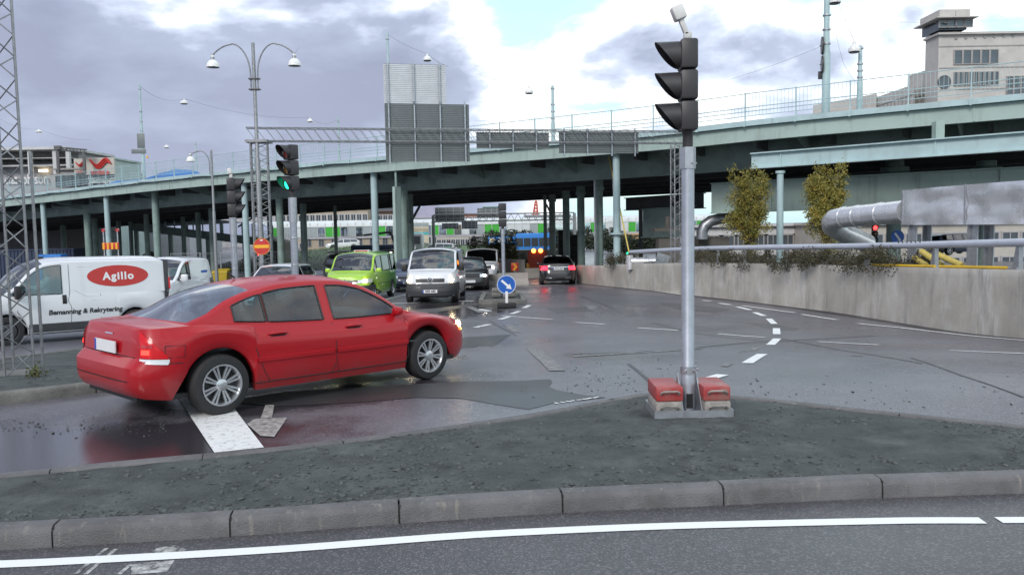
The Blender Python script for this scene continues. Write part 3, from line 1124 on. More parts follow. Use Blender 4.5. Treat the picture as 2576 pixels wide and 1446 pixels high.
# ---- stub girders of the cut-off ramp on the right
ramp = thing('ramp_stub', 'cut-off end of a pale blue ramp girder standing under the bridge at right', 'bridge ramp')
def girder(name, a, b_, h0, h1, mat, parent, t=.25, flange=.22):
    """plate girder from a to b with top at those points and web heights h0, h1"""
    a, b_ = Vector(a), Vector(b_)
    d = (b_ - a).normalized()
    n = Vector((-d.y, d.x, 0)).normalized()
    m = MB()
    for o, th, top, bot in ((0, .06, 0, 1), ):
        V = []
        for P_, h in ((a, h0), (b_, h1)):
            V += [P_ - n * .03, P_ + n * .03, P_ + n * .03 - Vector((0, 0, h)), P_ - n * .03 - Vector((0, 0, h))]
        m.add(V, [(0, 1, 2, 3), (4, 5, 6, 7), (0, 1, 5, 4), (1, 2, 6, 5), (2, 3, 7, 6), (3, 0, 4, 7)])
    for hh in (0, 1):
        V = []
        for P_, h in ((a, h0), (b_, h1)):
            z = Vector((0, 0, -h * hh))
            V += [P_ - n * flange + z, P_ + n * flange + z, P_ + n * flange + z + Vector((0, 0, .05)), P_ - n * flange + z + Vector((0, 0, .05))]
        m.add(V, [(0, 1, 2, 3), (4, 5, 6, 7), (0, 1, 5, 4), (1, 2, 6, 5), (2, 3, 7, 6), (3, 0, 4, 7)])
    return m.build(name, mat, parent, smooth=0)
YA0, YA1 = 35.2, 29.0
A0, A1 = at(1891, 389, YA0), at(2640, 330, YA1)
ga = girder('girder', A0, A1, .62, .62, 'bridge_blue', ramp)
# slanted nose plate and stiffeners
def stiff(f, u_=None, wd=.05):
    P_ = A0 + (A1 - A0) * f
    b = MB()
    b.box(P_ + Vector((0, -.06, -.29)), (wd, .1, .60), (0, 0, math.atan2((A1 - A0).y, (A1 - A0).x)))
    b.build('stiffener', 'bridge_blue', ramp, smooth=0)
stiff(.115)
stiff(.66)
pc = at(1963, 430, 34.5)
b = MB()
b.lathe([(0, zg(34) - .2), (.14, zg(34) - .2), (.14, pc.z - .12), (.20, pc.z - .1), (.20, pc.z), (0, pc.z)], 16, 'Z', (pc.x, pc.y, 0))
b.build('column', 'bridge_blue', ramp)
pc = at(2360, 330, 31.2)
b = MB()
b.box((pc.x, pc.y, pc.z), (.32, .32, .7))
b.build('bearing', 'bridge_green', ramp, smooth=0)
# second, deeper girder below
ramp2 = thing('ramp_girder', 'deep dull green ramp girder with a slanted cut end behind the young trees', 'bridge ramp')
B0, B1 = at(1790, 464, 40.0), at(2660, 418, 33.0)
girder('girder', B0, B1, 1.42, 1.42, 'bridge_green', ramp2)
n2 = Vector(((B1 - B0).y, -(B1 - B0).x, 0)).normalized() * -1
b = MB()
b.quad(B0 + Vector((0, 0, .02)), B1 + Vector((0, 0, .02)), B1 + n2 * 7 + Vector((0, 0, .02)), B0 + n2 * 7 + Vector((0, 0, .02)))
b.build('deck_soffit', 'under', ramp2)
for f in (.2, .42, .64, .86):
    P_ = B0 + (B1 - B0) * f
    b = MB()
    b.box(P_ + Vector((0, -.06, -.7)), (.06, .12, 1.36), (0, 0, math.atan2((B1 - B0).y, (B1 - B0).x)))
    b.build('stiffener', 'bridge_green', ramp2, smooth=0)
for u, Y in ((2250, 38.5), (2480, 36.5)):
    P_ = at(u, 480, Y)
    b = MB()
    z1 = zv(405, Y, u)
    b.lathe([(0, -2), (.32, -2), (.32, z1 - .9), (.62, z1 - .5), (.62, z1 - .3), (.40, z1 - .25), (.40, z1), (0, z1)], 16, 'Z', (P_.x, P_.y, 0))
    b.build('column', 'column_green', ramp2)
# third stub, in deep shade, with its pier
ramp3 = thing('shaded_ramp_stub', 'dark ramp stub and brown pier in the shade beside the near signal pole', 'bridge ramp')
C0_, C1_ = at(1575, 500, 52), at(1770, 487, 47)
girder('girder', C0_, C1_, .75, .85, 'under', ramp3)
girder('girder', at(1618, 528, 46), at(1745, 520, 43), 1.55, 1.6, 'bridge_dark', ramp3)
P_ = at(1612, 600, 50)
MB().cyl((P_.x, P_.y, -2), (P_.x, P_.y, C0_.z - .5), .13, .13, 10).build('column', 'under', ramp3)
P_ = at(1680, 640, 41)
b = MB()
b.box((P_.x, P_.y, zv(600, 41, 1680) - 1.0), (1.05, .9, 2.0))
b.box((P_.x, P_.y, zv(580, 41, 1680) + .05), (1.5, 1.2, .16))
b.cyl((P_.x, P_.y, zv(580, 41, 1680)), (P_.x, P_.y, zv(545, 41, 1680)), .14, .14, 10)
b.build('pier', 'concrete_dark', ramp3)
# far lower ramp seen on the left below the bridge
ramp4 = thing('far_ramp', 'low ramp with glass railing sloping down behind the columns at left', 'bridge ramp')
D0, D1 = at(330, 560, 98), at(690, 603, 88)
girder('girder', D0, D1, .9, .8, 'bridge_dark', ramp4)
b = MB()
d = (D1 - D0)
b.quad(D0 + Vector((0, -.3, .05)), D1 + Vector((0, -.3, .05)), D1 + Vector((0, -.3, 1.5)), D0 + Vector((0, -.3, 1.5)))
b.build('glass_railing', 'glass_pale', ramp4)
for f in np.linspace(0, 1, 16):
    q = D0 + d * f
    b = MB()
    b.box(q + Vector((0, -.35, .75)), (.07, .07, 1.5))
    b.build('railing_post', 'bridge_blue', ramp4, smooth=0)
b = MB()
q0, q1 = at(640, 600, 90), at(712, 612, 86)
b.add([(q0.x, q0.y, -2.6), (q1.x, q1.y, -2.6), (q1.x, q1.y, q1.z), (q0.x, q0.y, q0.z + .3), (q0.x, q0.y + 6, -2.6), (q1.x, q1.y + 6, -2.6), (q1.x, q1.y + 6, q1.z), (q0.x, q0.y + 6, q0.z + .3)],
      [(0, 1, 2, 3), (4, 5, 6, 7), (0, 1, 5, 4), (1, 2, 6, 5), (2, 3, 7, 6), (3, 0, 4, 7)])
b.build('abutment', 'concrete_dark', ramp4)
for f in (.02, .28, .55, .8):
    q = D0 + d * f
    MB().cyl((q.x, q.y + .5, -2.6), (q.x, q.y + .5, q.z - .8), .28, .28, 10).build('column', 'bridge_dark', ramp4)
# ================================================================ vehicles
class Car:
    """shell built from a plan curve, a side silhouette and a set of level curves; x forward, y left, z up"""
    def __init__(s, name, label, L, W, wheels, wr, zs, zb, dF, dR, prof, roof, screen, back, sidewin, doors=(), pF=5.0, pR=5.0, gin=.90, lean=.42,
                 crown=.03, bowF=.12, bowR=.08, loc=(0, 0, 0), head=0.0, group=None, paint='paint_white', glass='glass_car', rglass=None, drop=.06, top_r=None, cat='car', arch=.055, wide=.19, winlow=.025, wintop=.05, backglass=True, dooropen=None):
        s.L, s.W, s.wheels, s.wr = L, W, wheels, wr
        s.zs, s.zb0, s.dF, s.dR, s.prof, s.zr = pchip(zs), pchip(zb), pchip(dF), pchip(dR), pchip(prof), pchip(roof)
        s.pF, s.pR, s.gin, s.lean, s.crown, s.bF, s.bR, s.arch, s.drop = pF, pR, gin, lean, crown, bowF, bowR, arch, drop
        s.screen, s.back = screen, back
        s.gx0, s.gx1 = roof[0][0], roof[-1][0]
        s.root = thing(name, label, cat, loc, head, group)
        s.paint, s.glass, s.wide, s.rglass = paint, glass, wide, rglass or glass
        s.winlow, s.wintop = winlow, wintop
        s.doors = list(doors)
        s.make(sidewin, backglass)
    # --- lower shell
    def pl(s, q):
        p = s.pR if q < 0 else s.pF
        return max(0.0, 1 - abs(q) ** p) ** (1 / p)
    def xx(s, q, t):
        sn = (q + 1) / 2
        f = max(0, (sn - .72) / .28) ** 2
        r = max(0, (.28 - sn) / .28) ** 2
        return -s.L / 2 + sn * s.L + s.dF(t) * f - s.dR(t) * r
    def zbot(s, x):
        z = s.zb0(x)
        Ra = s.wr + s.arch
        for wx in s.wheels:
            d = abs(x - wx)
            if d < Ra:
                z = max(z, s.wr + math.sqrt(Ra * Ra - d * d))
        return z
    def P(s, q, t, side=1, off=0.0):
        x = s.xx(q, t)
        zb_ = s.zbot(s.xx(q, 0))
        z = zb_ + (max(s.zs(x), zb_ + .02) - zb_) * t
        y = s.W / 2 * s.pl(q) * s.prof(t) * side
        p = Vector((x, y, z))
        if off:
            e = 1e-3
            a = s.P(min(q + e, .99999), t, side) - s.P(max(q - e, -.99999), t, side)
            b = s.P(q, min(t + .02, 1), side) - s.P(q, max(t - .02, 0), side)
            n = a.cross(b).normalized()
            if n.dot(Vector((x * .4 if abs(q) > .9 else 0, y, 0)) ) < 0:
                n = -n
            p = p + n * off
        return p
    def side(s, x, z, sd=1, off=0.0):
        """point on the lower side (or the side wall of the cabin) at x, z"""
        if z > s.zs(x) - .006 and s.gx0 < x < s.gx1:
            y = s.gyy(x, z)
            return Vector((x, (y + off) * sd, z))
        q = 2 * (x + s.L / 2) / s.L - 1
        for _ in range(6):
            zb_ = s.zb0(x)
            t = min(max((z - zb_) / (s.zs(x) - zb_), 0), 1)
            q += 2 * (x - s.xx(q, t)) / s.L
            q = min(max(q, -.99999), .99999)
        y = s.W / 2 * s.pl(q) * s.prof(t)
        return Vector((x, (y + off) * sd, z))
    def endpt(s, y, z, front=True, off=0.0):
        """point on the nose (or tail) at lateral y, height z"""
        x = s.L / 2 if front else -s.L / 2
        for _ in range(6):
            zb_ = s.zb0(x)
            t = min(max((z - zb_) / (s.zs(x) - zb_), 0), 1)
            f = min(abs(y) / (s.W / 2 * s.prof(t)), .9999)
            p = s.pF if front else s.pR
            q = (1 - f ** p) ** (1 / p) * (1 if front else -1)
            x = s.xx(q, t)
        p = Vector((x, y, z))
        if off:
            p += Vector(((1 if front else -1) * off, (off * .8 if y > 0 else -off * .8) * f ** 3, 0))
        return p
    # --- cabin
    def gpl(s, x):
        k = (x - (s.gx0 + s.gx1) / 2) / ((s.gx1 - s.gx0) / 2)
        return 1 - .05 * k ** 4
    def gyy(s, x, z):
        b = s.zs(x) - .004
        return s.W / 2 * s.gin * s.gpl(x) - max(0, z - b) * s.lean * .5
    def make(s, sidewin, backglass):
        arcs = []
        Ra = s.wr + s.arch
        for wx in s.wheels:
            for a in np.linspace(0, math.pi, 17):
                arcs.append(wx + Ra * math.cos(a))
            arcs += [wx - Ra - .002, wx + Ra + .002]
        th = [R(a) for a in (78, 70, 60, 50, 40, 31, 23, 16, 10, 6, 3, 1, .2)]
        qs = []
        for sg, p in ((1, s.pF), (-1, s.pR)):
            qs += [sg * math.cos(a) ** (2 / p) for a in th] + [sg * 1.0]
        bx = [v for d in s.doors for v in d[:2]] + [s.gx0, s.gx1, s.gx0 - .01, s.gx1 + .01]
        qs += [2 * (x + s.L / 2) / s.L - 1 for x in arcs + bx]
        qs += list(np.linspace(-.7, .7, 25))
        qs = sorted(set(round(q, 6) for q in qs))
        ql = [qs[0]]
        for q in qs[1:]:
            if q - ql[-1] > 4e-4 or q > .9985:
                ql.append(q)
        qs = ql
        ts = [0, .04, .1, .2, .32, .45, .58, .70, .80, .88, .94, .98, 1.0]
        rs = [.97, .92, .75, .5, .25, 0]
        body, dm = MB(), [[MB(), MB()] for _ in s.doors]
        for sd in (1, -1):
            rows = []
            for q in qs:
                r = []
                base = s.P(q, 0, sd)
                lip = max(0.0, abs(base.y) - .05)
                r.append(Vector((base.x, lip * sd, base.z)))
                r += [s.P(q, t, sd) for t in ts]
                e = r[-1]
                for k in rs:
                    r.append(Vector((e.x, e.y * k, e.z + s.crown * (1 - k * k) * min(1, s.pl(q) * 1.2))))
                rows.append(r)
            nt_ = len(ts) + 1
            for i in range(len(rows) - 1):
                xm = (rows[i][0].x + rows[i + 1][0].x) / 2
                for j in range(len(rows[0]) - 1):
                    cabin = s.gx0 + .02 < (rows[i][nt_].x + rows[i + 1][nt_].x) / 2 < s.gx1 - .02
                    if j >= nt_ + 1 and cabin:
                        continue
                    tgt = body
                    if 2 <= j < nt_:
                        for d, (a, b) in enumerate([x[:2] for x in s.doors]):
                            if a < xm < b:
                                tgt = dm[d][0 if sd > 0 else 1]
                    tgt.quad(rows[i][j], rows[i + 1][j], rows[i + 1][j + 1], rows[i][j + 1])
        # cabin shell
        xs = [s.gx0, s.gx1] + list(s.screen) + list(s.back) + [v for w_ in sidewin for v in w_[:2]] + list(np.linspace(s.gx0, s.gx1, 44))
        xs += list(s.gx0 + np.array([.01, .03, .06, .1])) + list(s.gx1 - np.array([.02, .05]))
        xs = sorted(set(round(x, 4) for x in xs))
        gl = {'windscreen': MB(), 'rear_window': MB()}
        sw = [[MB(), MB()] for _ in sidewin]
        trim = {}
        for sd in (1, -1):
            rows = []
            for x in xs:
                b = s.zs(x) - .004
                zr_ = max(s.zr(x), b + .004)
                h = zr_ - b
                ze = zr_ - min(s.drop, .35 * h)
                wl = b + min(s.winlow, .2 * h)
                wh = max(ze - min(s.wintop, .3 * h), wl + .001)
                r = [Vector((x, s.gyy(x, z) * sd, z)) for z in (b, wl, wl + (wh - wl) * .5, wh, ze - .012 * min(1, h * 4))]
                bow = 0.0
                if x > s.screen[0]:
                    bow = s.bF * min(1, (x - s.screen[0]) / max(.01, s.gx1 - s.screen[0]) * 2)
                if x < s.back[1]:
                    bow = -s.bR * min(1, (s.back[1] - x) / max(.01, s.back[1] - s.gx0) * 2)
                ye = s.gyy(x, ze) - .012 * min(1, h * 4)
                for k in (1, .93, .8, .55, .28, 0):
                    r.append(Vector((x + bow * (1 - k * k), ye * k * sd, ze + (zr_ - ze) * (1 - k ** 2.2))))
                rows.append(r)
            for i in range(len(xs) - 1):
                xm = (xs[i] + xs[i + 1]) / 2
                for j in range(len(rows[0]) - 1):
                    tgt = body
                    if j in (1, 2):
                        for w_, (a, b2) in enumerate([q[:2] for q in sidewin]):
                            if a < xm < b2:
                                tgt = sw[w_][0 if sd > 0 else 1]
                    elif j >= 6:
                        if s.screen[0] < xm < s.screen[1]:
                            tgt = gl['windscreen']
                        elif backglass and s.back[0] < xm < s.back[1]:
                            tgt = gl['rear_window']
                    tgt.quad(rows[i][j], rows[i + 1][j], rows[i + 1][j + 1], rows[i][j + 1])
            s.rows = rows
            for w_, q in enumerate(sidewin):
                lo = [rows[i][1] for i in range(len(xs)) if q[0] - 1e-4 <= xs[i] <= q[1] + 1e-4]
                hi = [rows[i][3] for i in range(len(xs)) if q[0] - 1e-4 <= xs[i] <= q[1] + 1e-4]
                trim[(w_, sd)] = [p + Vector((0, .004 * sd, 0)) for p in lo + hi[::-1]]
        s.body = body.build('body', s.paint, s.root, smooth=38)
        s.door_obj = []
        for d, pr in enumerate(dm):
            for k, mb in enumerate(pr):
                if mb.f:
                    o = mb.build('door', s.paint, s.root, smooth=38)
                    s.door_obj.append((d, 1 if k == 0 else -1, o))
        for k, mb in gl.items():
            if mb.f:
                mb.build(k, s.rglass if k == 'rear_window' else s.glass, s.root, smooth=40)
        for w_, pr in enumerate(sw):
            for k, mb in enumerate(pr):
                if mb.f:
                    gm = sidewin[w_][2] if len(sidewin[w_]) > 2 else s.glass
                    o = mb.build('side_window', gm, s.root, smooth=40)
                    pts = trim[(w_, 1 if k == 0 else -1)]
                    MB().tube(pts, .009, 5, closed=True).build('seal', 'black', o, smooth=40)
        # dark underbody and arches
        u = MB()
        u.box((0, 0, .40), (s.L - .45, s.W - 2 * s.wide - .26, .40))
        u.box((0, 0, .235), (s.L - .9, s.W - .25, .05))
        u.build('underbody', 'black', s.root, smooth=0)
    def grid_end(s, y0, y1, z0, z1, front=True, off=.008, ny=6, nz=3, fn=None):
        m = MB()
        rows = []
        for z_ in np.linspace(0, 1, nz + 1):
            rows.append([s.endpt(y0 + (y1 - y0) * k, (z0 + (z1 - z0) * z_) if fn is None else fn(k, z_), front, off) for k in np.linspace(0, 1, ny + 1)])
        m.grid(rows)
        return m
    def patch(s, q0, q1, t0, t1, sd, off=.008, nq=8, ntt=4, shape=None):
        m = MB()
        rows = []
        for b in np.linspace(0, 1, ntt + 1):
            r = []
            for a in np.linspace(0, 1, nq + 1):
                ta, tb = (t0, t1) if shape is None else shape(a)
                r.append(s.P(q0 + (q1 - q0) * a, ta + (tb - ta) * b, sd, off))
            rows.append(r)
        m.grid(rows)
        return m
    def qx(s, x):
        return 2 * (x + s.L / 2) / s.L - 1
    def line(s, pts, sd, r=.004, name='panel_gap', mat='seam', parent=None, off=.001):
        MB().tube([s.side(x, z, sd, off) for x, z in pts], r, 5).build(name, mat, parent or s.root, smooth=40)
    def add_wheels(s, w=.205, rim=.21, style='spokes', n=7, mat='rim', sides=(1, -1), front_steer=0.0):
        r = s.wr
        tp = [(rim, -.45), (rim + .012, -.5), (r - .05, -.5), (r - .018, -.47), (r - .004, -.36), (r, -.2), (r, .2), (r - .004, .36), (r - .018, .47), (r - .05, .5), (rim + .012, .5), (rim, .45)]
        tm = MB().lathe([(a, b * w) for a, b in tp], 36, 'Y').mesh('wheel')
        tm.materials.append(MATS['rubber'])
        rm = MB()
        rm.lathe([(rim + .002, w * .47), (rim + .004, w * .5), (rim - .012, w * .5), (rim - .022, w * .40), (rim - .03, w * .1)], 36, 'Y')
        fx_ = w * .40
        if style == 'spokes':
            for k in range(n):
                for dd in (-.11, .11):
                    a = 2 * math.pi * k / n
                    a2 = a + dd
                    p0 = Vector((math.cos(a + dd * 1.6) * .045, fx_ - .012, math.sin(a + dd * 1.6) * .045))
                    p1 = Vector((math.cos(a2 * 1.0) * (rim - .012), fx_, math.sin(a2) * (rim - .012)))
                    dr = (p1 - p0).normalized()
                    sx = Vector((-dr.z, 0, dr.x)) * .011
                    yv = Vector((0, .014, 0))
                    V = [p0 - sx - yv, p0 + sx - yv, p0 + sx * .8 + yv * .5, p0 - sx * .8 + yv * .5, p1 - sx * 1.3 - yv, p1 + sx * 1.3 - yv, p1 + sx + yv * .3, p1 - sx + yv * .3]
                    rm.add(V, [(0, 1, 2, 3), (4, 5, 6, 7), (0, 1, 5, 4), (1, 2, 6, 5), (2, 3, 7, 6), (3, 0, 4, 7)])
            rm.lathe([(.06, fx_ - .03), (.058, fx_ + .004), (.04, fx_ + .012), (0, fx_ + .012)], 18, 'Y')
        else:
            rm.lathe([(rim - .03, w * .2), (rim - .05, w * .40), (.10, w * .46), (.085, w * .36), (.03, w * .36), (0, w * .4)], 28, 'Y')
        rmm = rm.mesh('rim', 40)
        rmm.materials.append(MATS[mat])
        bk = MB().lathe([(rim - .01, w * .12), (0, w * .10)], 28, 'Y').mesh('brake_disc')
        bk.materials.append(MATS['rim_dark'])
        for wx in s.wheels:
            for sd in sides:
                o = obj('wheel', tm, s.root)
                o.location = (wx, sd * (s.W / 2 - .015 - w / 2), r)
                o.rotation_euler = (0, random.uniform(0, 6), 0 if sd > 0 else math.pi)
                if wx > 0 and front_steer:
                    o.rotation_euler = (0, random.uniform(0, 6), (0 if sd > 0 else math.pi) + front_steer)
                for me_ in (rmm, bk):
                    obj(me_.name.split('.')[0], me_, o)
    def mirrors(s, x, z, mat, size=(.11, .20, .13), y=None):
        for sd in (1, -1):
            y0 = s.gyy(x, z) if y is None else y
            m = MB()
            m.bevbox((x, (y0 + size[1] / 2 + .05) * sd, z + .04), size, .035)
            m.cyl((x + .01, (y0 - .02) * sd, z - .01), (x, (y0 + .10) * sd, z), .02, .025, 6)
            m.build('wing_mirror', mat, s.root)
    def interior(s, rows_, zf_=.55, zt=1.05, wdt=.5, wheel_side=1, dash=True):
        for x in rows_:
            for sd in (1, -1):
                m = MB()
                m.bevbox((x + .22, sd * .36, zf_ - .02), (.50, .50, .16), .05)
                m.bevbox((x - .05, sd * .36, (zf_ + zt) / 2), (.13, .48, zt - zf_), .05, (0, -.22, 0))
                m.bevbox((x - .16, sd * .36, zt + .08), (.09, .26, .19), .035, (0, -.15, 0))
                m.build('seat', 'seat', s.root)
        if dash:
            m = MB()
            xd = s.screen[0] + (s.gx1 - s.screen[0]) * .45
            m.bevbox((xd, 0, s.zs(xd) - .06), (.42, s.W * .80, .20), .06)
            m.build('dashboard', 'seat', s.root)
            m = MB()
            c_ = Vector((xd - .32, .36 * wheel_side, s.zs(xd) - .02))
            m.tube([c_ + Vector((math.sin(a) * .06, math.cos(a) * .18, math.sin(a) * .17)) for a in np.linspace(0, 6.283, 20)[:-1]], .014, 5, closed=True)
            m.build('steering_wheel', 'seat', s.root)
    def plate(s, z, front, txt, yc=0.0, w_=.52, h_=.11, off=.02):
        e = s.endpt(yc, z, front, off)
        sg = 1 if front else -1
        m = MB()
        m.box((e.x, yc, z), (.012, w_, h_))
        pl_ = m.build('number_plate', 'plate', s.root, smooth=0)
        m = MB()
        lft = -1 if front else 1                     # the blue strip is on the reader's left
        yy = yc + sg * (-w_ / 2 + .02) if front else yc + (w_ / 2 - .02)
        yy = yc - w_ / 2 + .022 if front else yc + w_ / 2 - .022
        m.box((e.x + sg * .002, yy, z), (.013, .04, h_ - .004))
        m.build('country_strip', 'plate_blue', pl_, smooth=0)
        if txt:
            lettering('lettering', txt, .105, 'seam', lambda a, b_: Vector((e.x + sg * .008, yc + (a + .02) * (1 if front else -1), z + b_)), pl_, bold=.003)
    def wordmark(s, txt, size, mat, x, z, sd, **k):
        # text reads left to right for someone looking at that flank
        dirx = -1 if sd > 0 else 1
        return lettering('lettering', txt, size, mat, lambda a, b_: s.side(x + a * dirx, z + b_, sd, .006), s.root, **k)

def lamp_disc(car, y, z, r, front, mat, off=.03, sx=1.0, sz=1.0, parent=None, name='headlamp_bulb'):
    e = car.endpt(y, z, front, off)
    m = MB()
    sg = 1 if front else -1
    n = 16
    V = [(e.x, y, z)] + [(e.x - sg * .004, y + r * sx * math.cos(6.283 * k / n), z + r * sz * math.sin(6.283 * k / n)) for k in range(n)]
    m.add(V, [(0, 1 + k, 1 + (k + 1) % n) for k in range(n)])
    return m.build(name, mat, parent or car.root, smooth=60)

def face(p, back=False):
    """heading so that local +x points along p"""
    return math.atan2(p[1], p[0])

# ---------------------------------------------------------------- the red saloon
pr, pf = g(548, 1040), g(1068, 952)
hd = math.atan2(pf.y - pr.y, pf.x - pr.x)
mid_ = (pr + pf) / 2
WB = (pf - pr).length
ks = WB / 2.715
off_side = .76
ctr = mid_ + Vector((-math.sin(hd), math.cos(hd), 0)) * off_side * ks
def ZK(k, L_):
    return [(x, z * k) for x, z in L_]
ZR = .935
red = Car('red_car', 'red four-door saloon car turning across the junction in front of the vans', 4.58, 1.80, (-1.357, 1.357), .302,
          zs=ZK(ZR, [(-2.29, .90), (-2.2, .935), (-1.9, .965), (-1.55, .972), (-1.2, .95), (-.6, .905), (.4, .878), (1.05, .888), (1.35, .865), (1.75, .805), (2.05, .73), (2.2, .67), (2.29, .62)]),
          zb=[(-2.29, .30), (-2.0, .235), (-1.7, .205), (1.7, .19), (2.0, .215), (2.29, .26)],
          dF=[(0, -.05), (.25, .0), (.5, -.01), (.75, -.06), (1, -.16)],
          dR=[(0, -.17), (.12, -.12), (.3, -.11), (.46, -.115), (.52, -.195), (.62, -.205), (.85, -.215), (1, -.24)],
          prof=[(0, .945), (.15, .972), (.3, .986), (.5, .995), (.70, 1.0), (.79, .994), (.86, .962), (.93, .935), (1, .905)],
          roof=ZK(ZR * .99, [(-1.66, .985), (-1.4, 1.12), (-1.15, 1.262), (-.85, 1.36), (-.5, 1.418), (-.1, 1.435), (.2, 1.425), (.45, 1.375), (.75, 1.225), (1.0, 1.04), (1.2, .905)]),
          screen=(.46, 1.12), back=(-1.60, -.88), sidewin=[(-1.15, -.80), (-.775, -.10), (.035, .93)],
          doors=[(-1.0, -.035), (-.035, 1.02)], pF=4.2, pR=8.0, gin=.865, lean=.95, crown=.028, bowF=.14, bowR=.10, paint='paint_red', glass='glass_red_car', rglass='glass_back',
          loc=(ctr.x, ctr.y, 0), head=hd, drop=.05, wintop=.055, winlow=.03, arch=.068)
slope = math.atan2(zg(pf.y) - zg(pr.y), WB)
red.root.rotation_euler = (0, -slope, hd)
red.root.location = (ctr.x, ctr.y, (zg(pf.y) + zg(pr.y)) / 2)
red.root.scale = (ks, ks ** .5, ks ** .5)
red.add_wheels(.205, .205, 'spokes', 8)
red.interior((.05, -.82), zf_=.46, zt=.98)
red.mirrors(.86, .85, 'paint_red', (.10, .13, .10))
for d, sd, o in red.door_obj:
    a, b = red.doors[d][:2]
    zb_ = .27
    red.line([(a, red.zs(a) - .01), (a + .005, .62), (a + (.02 if d else .10), zb_ + .12), (a + .05 + (0 if d else .12), zb_), (b - .05, zb_), (b, zb_ + .08), (b, red.zs(b) - .01)], sd, .0045, parent=o)
    hx = a + .16
    m = MB()
    m.tube([red.side(hx + k, .765 + .006 * math.sin(k * 14), sd, .016 + .012 * math.sin(min(1, k / .22) * 3.14)) for k in np.linspace(0, .22, 8)], [.008, .016, .018, .018, .018, .018, .016, .008], 8)
    m.build('handle', 'paint_red', o)
    m = MB()
    m.grid([[red.side(hx + .02 + k, z, sd, .002) for k in np.linspace(0, .18, 5)] for z in (.737, .77)])
    m.build('handle_recess', 'black', o)
    m = MB()
    rows = []
    for z, f in ((.485, .0), (.49, .012), (.53, .012), (.535, 0)):
        rows.append([red.side(a + .02 + (b - a - .04) * k, z, sd, f + .001) for k in np.linspace(0, 1, 12)])
    m.grid(rows)
    m.build('rubbing_strip', 'paint_red', o)
for sd in (1, -1):
    # tail lamp: red over clear, wrapping the corner
    def shp(a):
        return (.66 - .0 * a, .955 - .30 * max(0, a - .35) / .65)
    tl = red.patch(-.984, -.872, .6, .9, sd, .012, 12, 6, shape=lambda a: (.585, .97 - .36 * a ** .85))
    lo = tl.build('tail_lamp', 'lens_glow', red.root)
    red.patch(-.984, -.866, .5, .58, sd, .014, 12, 2, shape=lambda a: (.50, .578)).build('reversing_lens', 'lens_white', lo)
    red.patch(-.981, -.955, .64, .71, sd, .016, 6, 2).build('lit_bulb', 'tail_lit', lo)
    red.patch(-.981, -.945, .74, .78, sd, .016, 6, 2).build('lit_bulb', 'lens_red', lo)
    # bumper crease and rear seams
    red.line([(x, z) for x, z in zip(np.linspace(-2.1, -1.75, 8), [.565, .57, .572, .573, .573, .573, .573, .573])], sd, .005)
    red.line([(-1.90, .74), (-1.90, .63), (-1.73, .625), (-1.72, .735), (-1.90, .74)], sd, .0035, 'filler_flap')
    red.line(list(zip(np.linspace(-1.0, 1.0, 12), [.272] * 12)), sd, .006)
    # headlamp
    hl = red.patch(.905, .9965, .66, .97, sd, .010, 10, 5, shape=lambda a: (.80 - .14 * a, .965)).build('headlamp', 'lens_white', red.root)
    red.patch(.90, .935, .72, .86, sd, .013, 5, 3).build('turn_lamp', 'turn_lit', hl)
    lamp_disc(red, sd * .60, .62, .05, True, 'head_warm', .02, parent=hl)
    m = MB()
    m.grid([[red.side(1.02 + k, z, sd, .006) for k in (0, .1)] for z in (.505, .525)])
    m.build('side_repeater', 'plastic', red.root)
    red.line([(1.75, .45), (2.1, .47)], sd, .006)
# boot lid face, plate, emblem bar
m = red.grid_end(-.60, .60, .60, .63, False, .004)
m.build('boot_gap', 'seam', red.root)
red.plate(.70, False, None, 0, .50, .115, .035)
m = red.grid_end(-.09, .09, .815, .828, False, .006)
m.build('emblem', 'chrome', red.root)
red.grid_end(-.62, .62, .40, .412, False, .004).build('bumper_crease', 'seam', red.root)
red.grid_end(-.38, .38, .44, .62, True, .006).build('grille', 'grille', red.root)
m = MB()
m.cyl((-.62, .2, 1.31), (-.70, .2, 1.36), .012, .006, 6)
m.build('antenna', 'black', red.root)
# ---------------------------------------------------------------- other vehicles
def ground_at(x, y):
    return Vector((x, y, zg(y)))
def place(car, x, y, hd):
    c_, s_ = math.cos(hd), math.sin(hd)
    a = Vector((x + c_ * 1.4, y + s_ * 1.4))
    b = Vector((x - c_ * 1.4, y - s_ * 1.4))
    sl_ = math.atan2(zg(a.y) - zg(b.y), 2.8)
    car.root.location = (x, y, (zg(a.y) + zg(b.y)) / 2)
    car.root.rotation_euler = (0, -sl_, hd)
def emblem_ring(car, z, r, front=True, vw=False, y=0.0):
    e = car.endpt(y, z, front, .03)
    m = MB()
    sg = 1 if front else -1
    m.tube([(e.x, y + r * math.cos(a), z + r * math.sin(a)) for a in np.linspace(0, 6.283, 25)[:-1]], r * .10, 6, closed=True)
    if vw:
        k = r * .085
        def ln(pts):
            m.tube([(e.x, y + a * r, z + b * r) for a, b in pts], k, 5)
        ln([(-.36, .88), (0, .14), (.36, .88)])
        ln([(-.80, .48), (-.36, -.86), (0, -.02), (.36, -.86), (.80, .48)])
    return m.build('emblem', 'chrome', car.root)
def slatgrille(car, y0, y1, z0, z1, n, parent=None):
    o = car.grid_end(y0, y1, z0, z1, True, .010).build('grille', 'grille', car.root)
    for k in range(n):
        z = z0 + (z1 - z0) * (k + .5) / n
        car.grid_end(y0, y1, z - .006, z + .006, True, .022, 8, 1).build('grille_slat', 'plastic', o)
    return o
